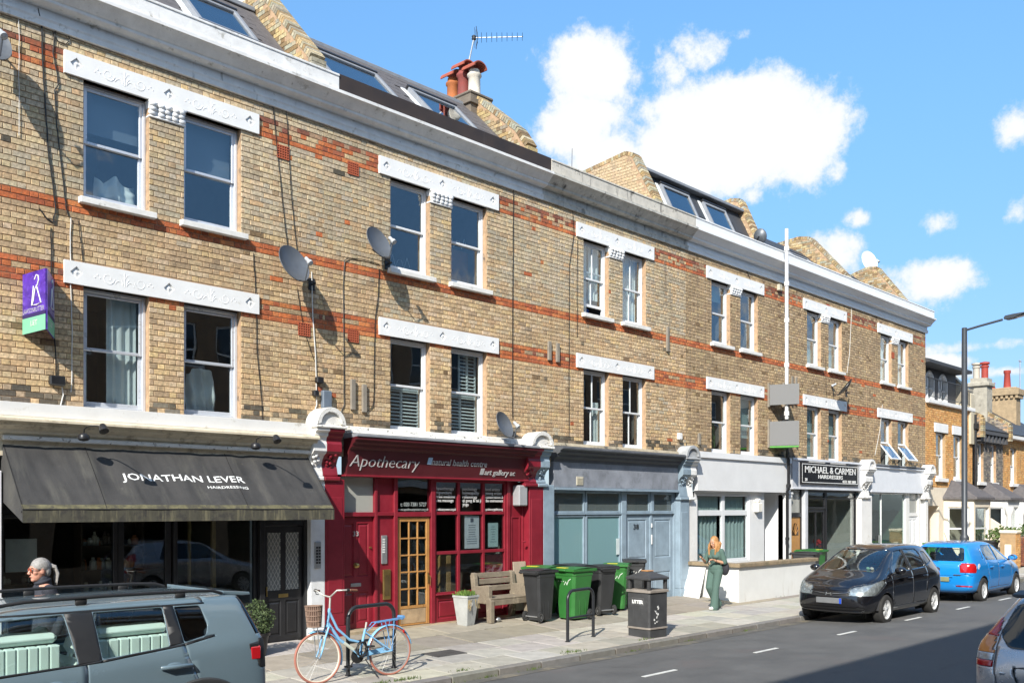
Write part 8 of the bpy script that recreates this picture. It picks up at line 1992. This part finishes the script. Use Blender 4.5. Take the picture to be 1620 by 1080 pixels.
# ------------------------------------------------------------------ bicycle
def bicycle():
    rp = PP(617.5, 1066.5); fp = PP(503.5, 1080.5); rp = Vector((rp.x, rp.y, pave_z(rp.y))); d = (fp-rp); d.z = 0; ang = math.atan2(d.y, d.x); WB = 1.09
    t = thing('bicycle', 'light blue step-through bicycle with a wicker basket leaning by the cycle stand', 'bicycle', (rp.x, rp.y, rp.z), ang); t.rotation_euler = (R(3), 0, ang)
    m_bl = mat('light_blue_bike_paint', (.22,.46,.70), rough=.25, var=.04, coat=.5); m_cr = mat('cream_rim', (.72,.66,.55), rough=.35); m_tan = mat('tan_tyre', (.36,.14,.10), rough=.75, var=.1); m_br = mat('brown_grip', (.20,.085,.05), rough=.7); m_wk = mat('brown_wicker', (.23,.15,.11), rough=.8, var=.25, vs=30)
    RW = .335; rh, fh = Vector((0,0,RW)), Vector((WB,0,RW))
    for c, nm in ((rh,'rear'),(fh,'front')):
        q = MB(); q.tube([(c.x+RW*.965*math.cos(2*math.pi*k/56), 0, c.z+RW*.965*math.sin(2*math.pi*k/56)) for k in range(56)], .0175, 8, closed=True); w_ = q.build('wheel', m_tan, t, smooth=60, local=True)
        q = MB(); q.lathe([(RW*.93,-.011),(RW*.895,-.012),(RW*.885,0),(RW*.895,.012),(RW*.93,.011)], tuple(c), axis='y', seg=56, close=True); q.build('rim', m_cr if nm == 'front' else mat('silver_rim', (.55,.55,.55), rough=.3, metal=.6), w_, smooth=60, local=True)
        q = MB()
        for k in range(28):
            a = 2*math.pi*k/28; b = a + (.5 if k % 2 else -.5); s = .022 if (k//2) % 2 else -.022
            q.tube([(c.x+.02*math.cos(b), s, c.z+.02*math.sin(b)), (c.x+RW*.89*math.cos(a), 0, c.z+RW*.89*math.sin(a))], .0011, 4, cap=False)
        q.build('spokes', m_metal, w_, local=True, kind='stuff')
        q = MB(); q.tube([c+Vector((0,-.05,0)), c+Vector((0,.05,0))], .016, 10); q.build('hub', m_metal, w_, local=True)
        q = MB(); a0, a1 = (R(20), R(175)) if nm == 'front' else (R(-12), R(200)); n = 26; rr_ = RW+.022
        if nm == 'rear': a0, a1 = R(-15), R(170)
        else: a0, a1 = R(70), R(200)
        vs = []; 
        for k in range(n+1):
            a = a0+(a1-a0)*k/n
            for yy, dr in ((-.026,-.012),(-.014,.002),(0,.006),(.014,.002),(.026,-.012)): vs.append((c.x+(rr_+dr)*math.cos(a), yy, c.z+(rr_+dr)*math.sin(a)))
        q.add(vs, [(k*5+j, k*5+j+1, (k+1)*5+j+1, (k+1)*5+j) for k in range(n) for j in range(4)]); mg = q.build('mudguard', m_bl, t, smooth=60, local=True, recalc=False)
    bb = Vector((.475,0,.30)); st = Vector((.375,0,.66)); h0, h1 = Vector((.945,0,.76)), Vector((.905,0,.97))
    f = MB(); f.tube([bb, st], .017, 10); f.tube([h0-Vector((-.006,0,.03)), h1], .021, 10)
    f.tube([h0+Vector((0,0,.04)), Vector((.78,0,.56)), bb+Vector((.03,0,.05)), bb], .021, 10); f.tube([h1-Vector((-.0,0,.05)), Vector((.80,0,.70)), Vector((.62,0,.535)), Vector((.42,0,.475))], .017, 10)
    for s in (-1, 1):
        f.tube([bb+Vector((-.04,s*.035,0)), rh+Vector((0,s*.055,0))], .011, 8); f.tube([st+Vector((0,s*.018,-.05)), rh+Vector((0,s*.055,0))], .009, 8)
    f.build('frame', m_bl, t, smooth=60, local=True)
    q = MB()
    for s in (-1, 1): q.tube([h0+Vector((.0,s*.045,-.03)), Vector((1.0,s*.05,.60)), Vector((1.045,s*.05,.44)), fh+Vector((0,s*.05,0))], .012, 8, rs=[.015,.014,.012,.010])
    q.tube([h0+Vector((0,-.05,-.02)), h0+Vector((0,.05,-.02))], .016, 8); q.build('fork', m_bl, t, smooth=60, local=True)
    q = MB(); q.tube([st-Vector((.0,0,.02)), st+Vector((-.022,0,.09))], .0135, 10); q.build('seat_post', mat('pale_alloy', (.62,.6,.54), rough=.35, metal=.5), t, local=True)
    q = MB(); q.box(.50, .66, -.022, .022, .40, .47); q2 = MB(); dd = Vector((.78,0,.56))-Vector((.5,0,.35)); q2.tube([Vector((.56,0,.395)), Vector((.71,0,.505))], .0225, 10); q2.build('frame_sleeve', mat('pale_sleeve', (.55,.58,.5), rough=.5), t, local=True)
    # handlebar, turned towards the street
    T = Matrix.Translation(h1+Vector((-.01,0,.15))) @ Matrix.Rotation(R(28), 4, 'Z')
    q = MB(); q.tube([h1-Vector((0,0,.02)), h1+Vector((-.015,0,.16))], .014, 8)
    for s in (-1, 1): q.tube([T @ Vector(p) for p in ((0,0,0),(.05,s*.07,.03),(.07,s*.16,.09),(-.02,s*.25,.09),(-.10,s*.28,.085))], .011, 8)
    q.build('handlebar', mat('pale_alloy', (.62,.6,.54)), t, smooth=60, local=True)
    for s in (-1, 1):
        q = MB(); q.tube([T @ Vector((-.07,s*.272,.086)), T @ Vector((-.19,s*.30,.075))], .017, 10); q.build('grip', m_br, t, smooth=60, local=True)
        q = MB(); q.tube([T @ Vector((-.04,s*.255,.08)), T @ Vector((-.03,s*.24,.04)), T @ Vector((-.12,s*.262,.03))], .006, 6); q.tube([T @ Vector((-.02,s*.25,.09)), T @ Vector((-.06,s*.262,.09))], .02, 8); q.build('brake_lever', m_trim, t, local=True)
    # basket ahead of the bar
    C = h1+Vector((.23,.0,-.05)); q = MB()
    def oval(z, rx, ry): return [(C.x+rx*.82*math.cos(2*math.pi*k/26), C.y+ry*.82*math.sin(2*math.pi*k/26), C.z+z) for k in range(26)]
    R0, R1 = oval(-.17,.10,.13), oval(.10,.125,.165)
    for k in range(26): q.tube([R0[k], R1[k]], .0075, 5)
    for z, rx, ry in ((-.17,.10,.13),(-.10,.106,.138),(-.03,.113,.147),(.04,.119,.156),(.10,.125,.165)): q.tube(oval(z, rx+.004, ry+.004), .008, 6, closed=True)
    q.build('basket', m_wk, t, local=True); q = MB(); q.poly([(p[0]*.98+C.x*.02, p[1]*.98+C.y*.02, p[2]) for p in oval(-.165,.098,.128)]); loft(q, [oval(-.165,.097,.127), oval(.095,.121,.161)], False); q.build('basket_lining', mat('dark_wicker', (.07,.035,.025), rough=.9, var=.3, vs=30), t, local=True)
    q = MB(); q.tube([C+Vector((-.02,.05,-.17)), fh+Vector((0,.06,0))], .005, 5); q.tube([C+Vector((-.02,-.05,-.17)), fh+Vector((0,-.06,0))], .005, 5); q.build('basket_stay', m_metal, t, local=True)
    # rack, crank, chain guard, lock
    q = MB(); zr = .735
    for s in (-1, 1): q.tube([st+Vector((-.02,s*.02,-.03)), Vector((.24,s*.055,zr)), Vector((-.20,s*.06,zr+.03))], .007, 6); q.tube([rh+Vector((0,s*.07,0)), Vector((-.05,s*.058,zr+.02))], .006, 6); q.tube([rh+Vector((0,s*.07,0)), Vector((.09,s*.056,zr+.01))], .006, 6)
    for x in (.2,.1,0,-.1,-.2): q.tube([(x,-.058,zr+.006-.05*x), (x,.058,zr+.006-.05*x)], .006, 6)
    q.tube([(-.20,-.07,zr+.05),(-.20,.07,zr+.05)], .022, 8); q.build('rack', mat('blue_rack', (.12,.28,.52), rough=.4), t, local=True)
    q = MB(); q.lathe([(.001,0),(.095,0),(.10,.003),(.095,.006),(.001,.006)], (bb.x, -.055, bb.z), axis='y', seg=30); q.tube([bb+Vector((0,-.07,0)), bb+Vector((.10,-.075,-.13))], .011, 8); q.tube([bb+Vector((0,.07,0)), bb+Vector((-.10,.075,.13))], .011, 8); q.box(bb.x+.06, bb.x+.15, -.17, -.08, bb.z-.15, bb.z-.125, .006); q.box(bb.x-.15, bb.x-.06, .08, .17, bb.z+.12, bb.z+.145, .006); q.tube([bb+Vector((.0,-.052,.09)), rh+Vector((0,-.052,.04))], .005, 5); q.tube([bb+Vector((.0,-.052,-.09)), rh+Vector((0,-.052,-.04))], .005, 5); q.build('crankset', m_trim, t, local=True)
    q = MB(); q.prism([(bb.x-.02,bb.z+.06),(bb.x-.02,bb.z-.02),(.12,.36),(.12,.395)], 'y', .05, .06); q.build('chain_guard', m_bl, t, local=True)
    q = MB(); pts = [(.47+.09*math.cos(k*.7), .06+.05*math.sin(k*.9), .40+.10*math.sin(k*.7)) for k in range(19)]; q.tube(pts, .012, 8); q.build('cable_lock', m_trim, t, smooth=60, local=True)
    q = MB(); q.box(-.235,-.215,-.03,.03,.56,.61,.006); q.build('rear_reflector', m_lamp_red, t, local=True)
    q = MB(); q.tube([(.42,.06,.26),(.30,.16,.02)], .008, 6); q.build('kick_stand', m_trim, t, local=True)
bicycle()

# ------------------------------------------------------------------ people
def fused(mb, name, m, parent, vox=.008, it=6, label=None):
    me = bpy.data.meshes.new(name); me.from_pydata(mb.v, [], mb.f); me.update()
    bm = bmesh.new(); bm.from_mesh(me); bmesh.ops.recalc_face_normals(bm, faces=bm.faces); bm.to_mesh(me); bm.free()
    o = bpy.data.objects.new(name, me); COL.objects.link(o)
    r_ = o.modifiers.new('r', 'REMESH'); r_.mode = 'VOXEL'; r_.voxel_size = vox
    s_ = o.modifiers.new('s', 'SMOOTH'); s_.iterations = it; s_.factor = .5
    dg = bpy.context.evaluated_depsgraph_get(); dg.update(); m2 = bpy.data.meshes.new_from_object(o.evaluated_get(dg)); bpy.data.objects.remove(o); bpy.data.meshes.remove(me)
    m2.materials.clear(); m2.materials.append(m); m2.polygons.foreach_set('use_smooth', [True]*len(m2.polygons))
    o = bpy.data.objects.new(name, m2); link(o, parent, local=True); tag(o, label); return o
def limb(mb, pts, rs, seg=12):
    # interpolate so that the taper and joints round off
    P, Q = [], []
    for i in range(len(pts)-1):
        for k in range(5): t = k/5; P.append(Vector(pts[i]).lerp(Vector(pts[i+1]), t)); Q.append(rs[i]+(rs[i+1]-rs[i])*t)
    P.append(Vector(pts[-1])); Q.append(rs[-1]); mb.tube(P, 0, seg, rs=Q); mb.ell(P[-1], (Q[-1],)*3, 10, 6); mb.ell(P[0], (Q[0],)*3, 10, 6)
def hand(mb, wrist, fwd, side, up_, s=1.0, curl=.9):
    """palm, four fingers of unequal length that bend at two knuckles, thumb from the side"""
    w_, f, sd, u = Vector(wrist), Vector(fwd).normalized(), Vector(side).normalized(), Vector(up_).normalized()
    T = Matrix((( f.x, sd.x, u.x, w_.x),(f.y, sd.y, u.y, w_.y),(f.z, sd.z, u.z, w_.z),(0,0,0,1)))
    q = MB(T); q.ell((.045*s,0,0), (.055*s,.040*s,.016*s), 12, 7)
    for k, (y, ln) in enumerate(((-.030,.060),(-.010,.072),(.010,.076),(.029,.068))):
        a, p = 0.0, Vector((.085*s, y*s, 0)); pts = [Vector((.05*s, y*s*.9, 0)), p]
        for seg_, l in ((.45,1),(.32,1),(.23,1)): a += curl*.55; p = p + Vector((math.cos(a), 0, -math.sin(a)))*ln*s*seg_; pts.append(p)
        q.tube(pts, .0085*s, 7, rs=[.0095*s,.0095*s,.0088*s,.008*s,.007*s]); q.ell(pts[-1], (.0075*s,)*3, 7, 5)
    pts = [Vector((.015*s,.030*s,0)), Vector((.045*s,.055*s,-.012*s)), Vector((.075*s,.052*s,-.030*s)), Vector((.093*s,.040*s,-.036*s))]; q.tube(pts, .010*s, 7, rs=[.013*s,.012*s,.010*s,.008*s]); q.ell(pts[-1], (.008*s,)*3, 7, 5)
    mb.add(q.v, q.f)
def head(mb, c, yaw, pitch=0.0, s=1.0):
    T = Matrix.Translation(Vector(c)) @ Matrix.Rotation(yaw, 4, 'Z') @ Matrix.Rotation(pitch, 4, 'Y') @ Matrix.Scale(s, 4); q = MB(T)
    q.ell((-.005,0,.02), (.098,.076,.105), 20, 12); q.ell((.028,0,-.045), (.062,.058,.07), 16, 10); q.ell((.068,0,-.088), (.026,.028,.024), 10, 7)
    q.tube([(.086,0,.028),(.100,0,.0),(.113,0,-.020),(.100,0,-.030)], .01, 8, rs=[.008,.011,.014,.012]); q.ell((.102,.012,-.024), (.010,.009,.008), 8, 5); q.ell((.102,-.012,-.024), (.010,.009,.008), 8, 5)
    q.ell((.088,0,-.050), (.013,.024,.008), 10, 6); q.ell((.086,0,-.061), (.013,.021,.008), 10, 6); q.ell((.082,0,.038), (.016,.05,.010), 10, 6)
    for sd in (-1, 1): q.ell((.052,sd*.045,-.012), (.03,.022,.03), 10, 6); q.ell((-.008,sd*.076,-.005), (.022,.010,.032), 10, 6)
    mb.add(q.v, q.f); return T
def eyes(T, parent):
    q = MB(T)
    for s in (-1, 1): q.ell((.076,s*.031,.014), (.014,.015,.011), 10, 6)
    o = q.build('eye', mat('eye_white', (.7,.68,.64), rough=.2), parent, smooth=80, local=True); q = MB(T)
    for s in (-1, 1): q.ell((.087,s*.031,.014), (.005,.007,.007), 8, 5)
    q.build('iris', mat('dark_iris', (.03,.02,.015), rough=.1), o, smooth=80, local=True)
    q = MB(T)
    for s in (-1, 1): q.tube([(.088,s*.014,.036),(.090,s*.032,.041),(.080,s*.050,.035)], .003, 5)
    q.build('eyebrow', mat('brow_hair', (.10,.06,.03), rough=.9), parent, local=True)
    q = MB(T); q.tube([(.097,-.020,-.055),(.1015,0,-.0545),(.097,.020,-.055)], .0045, 6, rs=[.002,.0055,.002]); q.build('lips', mat('lips', (.42,.14,.11), rough=.45), parent, smooth=70, local=True)
m_skin = mat('warm_skin', (.50,.27,.17), rough=.5, var=.06, vs=9)
def torso(mb, w_=.0, zhip=.86, zsh=1.32, k=1.0):
    mb.ell((0,0,zhip), (.11*k+w_,.165*k+w_,.13), 18, 10); mb.ell((.0,0,zhip+.20), (.092*k+w_,.13*k+w_,.16), 18, 10); mb.ell((.01,0,zsh-.12), (.105*k+w_,.155*k+w_,.17), 18, 10); mb.ell((0,0,zsh-.03), (.07*k+w_,.165*k+w_,.07), 16, 8)
    for s in (-1, 1): mb.ell((.075,s*.07*k,zsh-.15), (.06+w_,.065+w_,.06), 12, 8)

def walker():
    fp = PP(1128, 964); t = thing('person', 'person in sage green top and flared trousers walking while looking at a phone', 'person', (18.45, -1.86, pave_z(-1.86)+.002), R(172)); m_grn = mat('sage_green_cloth', (.072,.125,.105), rough=.9, var=.1, vs=8, bump=.3, bs=25)
    hipL, knL, anL = (0,.085,.86), (.10,.085,.47), (.14,.08,.09); hipR, knR, anR = (0,-.085,.86), (.14,-.07,.49), (-.14,-.05,.15)
    shL, elL, wrL = (0,.165,1.30), (-.05,.22,1.04), (.17,.13,1.10); shR, elR, wrR = (0,-.165,1.30), (.07,-.23,1.05), (.27,-.15,1.13)
    b = MB(); torso(b, 0, .90, 1.34); limb(b, [(0,0,1.33),(.02,0,1.42)], [.055,.05])
    for h_, k_, a_ in ((hipL,knL,anL),(hipR,knR,anR)): limb(b, [h_,k_,a_], [.085,.055,.037])
    for s_, e_, w_ in ((shL,elL,wrL),(shR,elR,wrR)): limb(b, [s_,e_,w_], [.048,.038,.026])
    T = head(b, (.045,0,1.50), 0, R(22)); hand(b, wrR, (.7,.1,.6), (.1,.8,-.1), (-.5,-.4,.7), .95, 1.0); hand(b, wrL, (.8,-.3,.35), (-.3,-.9,0), (-.2,.1,.9), .95, .8)
    body = fused(b, 'body', m_skin, t, .0065, 4)
    q = MB(); torso(q, .016, .92, 1.33); q.ell((0,0,.86), (.125,.178,.10), 18, 8)
    for s_, e_ in ((shL,elL),(shR,elR)): e2 = Vector(s_).lerp(Vector(e_), .92); limb(q, [s_, e2], [.066,.064])
    fused(q, 'top', m_grn, t, .009, 6)
    q = MB(); q.ell((0,0,.86), (.118,.172,.11), 18, 8)
    for h_, k_, a_ in ((hipL,knL,anL),(hipR,knR,anR)): a2 = Vector(a_)+Vector((0,0,-.045)); limb(q, [h_,k_,a2], [.108,.080,.098])
    fused(q, 'trousers', m_grn, t, .010, 6)
    q = MB()
    for (x, y, z), pt in ((anL,0),(anR,-18)):
        Tq = Matrix.Translation((x,y,z-.045)) @ Matrix.Rotation(R(-pt), 4, 'Y'); s = MB(Tq); s.ell((.05,0,-.005), (.125,.045,.040), 16, 8); s.ell((-.02,0,.03), (.055,.042,.05), 12, 8); q.add(s.v, s.f)
    fused(q, 'shoes', mat('white_trainer', (.78,.77,.75), rough=.6, var=.04), t, .007, 3)
    # long auburn-blond hair falling forward over the shoulders
    q = MB(T); q.ell((-.022,0,.032), (.100,.086,.108), 20, 12); q.ell((-.055,0,-.05), (.06,.078,.10), 14, 9)
    h = MB(); h.add(q.v, q.f); rr = random.Random(6)
    for s in (-1, 1):
        for k in range(9):
            y0 = s*(.055+.004*k); a = Vector(T @ Vector((.03-.014*k, y0, .03-.008*k))); e = Vector((.115-.016*k+rr.uniform(-.02,.02), s*(.078+.004*k)+rr.uniform(-.015,.015), 1.13+rr.uniform(-.05,.06)+.02*k)); m_ = a.lerp(e, .5)+Vector((.01, s*.035, .04)); h.tube([a, a.lerp(m_, .6)+Vector((0,s*.012,.01)), m_, m_.lerp(e,.6), e], .02, 8, rs=[.026,.026,.024,.018,.006])
    fused(h, 'hair', mat('auburn_blond_hair', (.38,.185,.065), rough=.55, var=.35, vs=30, bump=.4, bs=60), t, .006, 2)
    eyes(T, t)
    wr = Vector(wrR); P = wr+Vector((.085,.03,.085)); Tp = Matrix.Translation(P) @ Matrix.Rotation(R(-40), 4, 'Y') @ Matrix.Rotation(R(12), 4, 'Z')
    ph = thing('phone', 'dark phone held up in front of the person in green', 'phone', (0,0,0)); q = MB(Tp); q.box(-.075,.075,-.037,.037,-.005,.005,.004); q.build('case', mat('teal_phone_case', (.02,.10,.14), rough=.4), ph, local=True); q = MB(Tp); q.box(-.068,.068,-.032,.032,.0052,.0062); q.build('screen', mat('phone_screen', (.01,.01,.012), rough=.08), ph, local=True)
    ph.matrix_world = WM[t].copy()
    bg_ = thing('shoulder_bag', 'black bag hanging at the hip of the person in green', 'bag', (0,0,0)); q = MB(); q.ell((-.13,.16,.92), (.075,.11,.165), 16, 10); q.box(-.19,-.08,.09,.23,.80,.98,.03); fused(q, 'pouch', mat('black_bag_cloth', (.02,.02,.026), rough=.8, var=.15), bg_, .01, 6)
    q = MB(); q.tube([(-.12,.16,1.04),(-.06,.12,1.28),(.02,.08,1.385),(.10,-.02,1.28),(.13,-.12,1.05),(-.02,-.19,.95),(-.13,.02,.95)], .011, 6); q.build('strap', mat('black_bag_cloth', (.02,.02,.026)), bg_, local=True, smooth=60); bg_.matrix_world = WM[t].copy()
    q = MB(); q.tube([Vector(wrL).lerp(Vector(elL), .05)+Vector((.03*math.cos(a)*.3, .03*math.cos(a), .03*math.sin(a))) for a in [2*math.pi*k/16 for k in range(16)]], .006, 6, closed=True); q.build('bracelet', m_trim, t, local=True)
walker()

def passer_by():
    t = thing('person', 'person with grey ponytail, orange sunglasses and navy jacket behind the slate blue car', 'person', (FX(70,-2.3), -2.3, pave_z(-2.3)+.002), R(176)); k = 1.03; t.scale = (k, k, k)
    hipL, knL, anL = (0,.085,.86), (.16,.09,.48), (.22,.09,.10); hipR, knR, anR = (0,-.085,.86), (.02,-.09,.47), (-.20,-.09,.15)
    shL, elL, wrL = (0,.175,1.33), (-.14,.21,1.07), (-.06,.19,.86); shR, elR, wrR = (0,-.175,1.33), (.08,-.22,1.06), (.22,-.20,.90)
    b = MB(); torso(b, 0, .92, 1.37, 1.05); limb(b, [(0,0,1.36),(.025,0,1.46)], [.055,.052])
    for h_, k_, a_ in ((hipL,knL,anL),(hipR,knR,anR)): limb(b, [h_,k_,a_], [.09,.056,.038])
    for s_, e_, w_ in ((shL,elL,wrL),(shR,elR,wrR)): limb(b, [s_,e_,w_], [.05,.04,.027])
    T = head(b, (.045,0,1.54), 0, R(4), 1.02); hand(b, wrL, (.2,0,-1), (.9,0,.2), (0,1,0), .95, .5); hand(b, wrR, (.5,0,-.8), (.8,0,.5), (0,-1,0), .95, .5)
    fused(b, 'body', mat('rosy_skin', (.55,.27,.19), rough=.5, var=.06, vs=9), t, .0055, 3)
    m_nv = mat('navy_jacket_cloth', (.022,.024,.034), rough=.8, var=.15, bump=.3, bs=30)
    q = MB(); torso(q, .022, .94, 1.355, 1.05); q.ell((0,0,.86), (.13,.19,.12), 18, 8); limb(q, [(0,0,1.36),(.012,0,1.435)], [.085,.076])
    for s_, e_, w_ in ((shL,elL,wrL),(shR,elR,wrR)): limb(q, [s_, e_, Vector(e_).lerp(Vector(w_), .93)], [.072,.058,.045])
    fused(q, 'jacket', m_nv, t, .009, 5)
    q = MB(); q.tube([(.035+.068*math.cos(2*math.pi*k/20)-.02, .07*math.sin(2*math.pi*k/20), 1.425-.018*math.cos(2*math.pi*k/20)) for k in range(20)], .02, 8, closed=True); q.build('collar', m_nv, t, smooth=60, local=True)
    q = MB(); q.ell((0,0,.86), (.125,.178,.10), 18, 8)
    for h_, k_, a_ in ((hipL,knL,anL),(hipR,knR,anR)): limb(q, [h_,k_,a_], [.112,.075,.062])
    fused(q, 'trousers', mat('dark_trousers', (.03,.03,.036), rough=.85), t, .010, 5)
    q = MB()
    for (x, y, z), pt in ((anL,8),(anR,-28)):
        Tq = Matrix.Translation((x,y,z-.055)) @ Matrix.Rotation(R(-pt), 4, 'Y'); s = MB(Tq); s.ell((.05,0,-.005), (.125,.045,.040), 16, 8); s.ell((-.02,0,.03), (.055,.042,.05), 12, 8); q.add(s.v, s.f)
    fused(q, 'shoes', m_trim, t, .008, 3)
    q = MB(T); q.ell((-.013,0,.040), (.101,.081,.097), 22, 12); q.ell((-.055,0,-.012), (.055,.070,.075), 14, 8); q.ell((-.108,0,.040), (.032,.028,.028), 10, 7)
    rr = random.Random(4)
    for k in range(12):
        y0 = rr.uniform(-.02,.02); q.tube([(-.115,y0,.04+rr.uniform(-.015,.015)),(-.150,y0*1.6,.020+rr.uniform(-.02,.02)),(-.165+rr.uniform(-.012,.012),y0*2,-.05),(-.150+rr.uniform(-.02,.02),y0*2,-.15+rr.uniform(-.04,.03))], .012, 7, rs=[.014,.014,.011,.003])
    fused(q, 'hair', mat('silver_grey_hair', (.27,.255,.24), rough=.5, var=.35, vs=40, bump=.5, bs=90), t, .005, 2)
    eyes(T, t); q = MB(T)
    for s in (-1, 1): q.ell((.098,s*.034,.014), (.006,.030,.021), 12, 8)
    gl = q.build('sunglasses', mat('orange_lens', (.42,.06,.015), rough=.08, coat=1.), t, smooth=80, local=True); q = MB(T)
    for s in (-1, 1): q.tube([(.096,s*.062,.020),(.05,s*.078,.018),(-.02,s*.081,.012)], .004, 6)
    q.tube([(.102,-.012,.018),(.105,0,.02),(.102,.012,.018)], .003, 6); q.build('temple_arm', m_trim, gl, local=True)
passer_by()
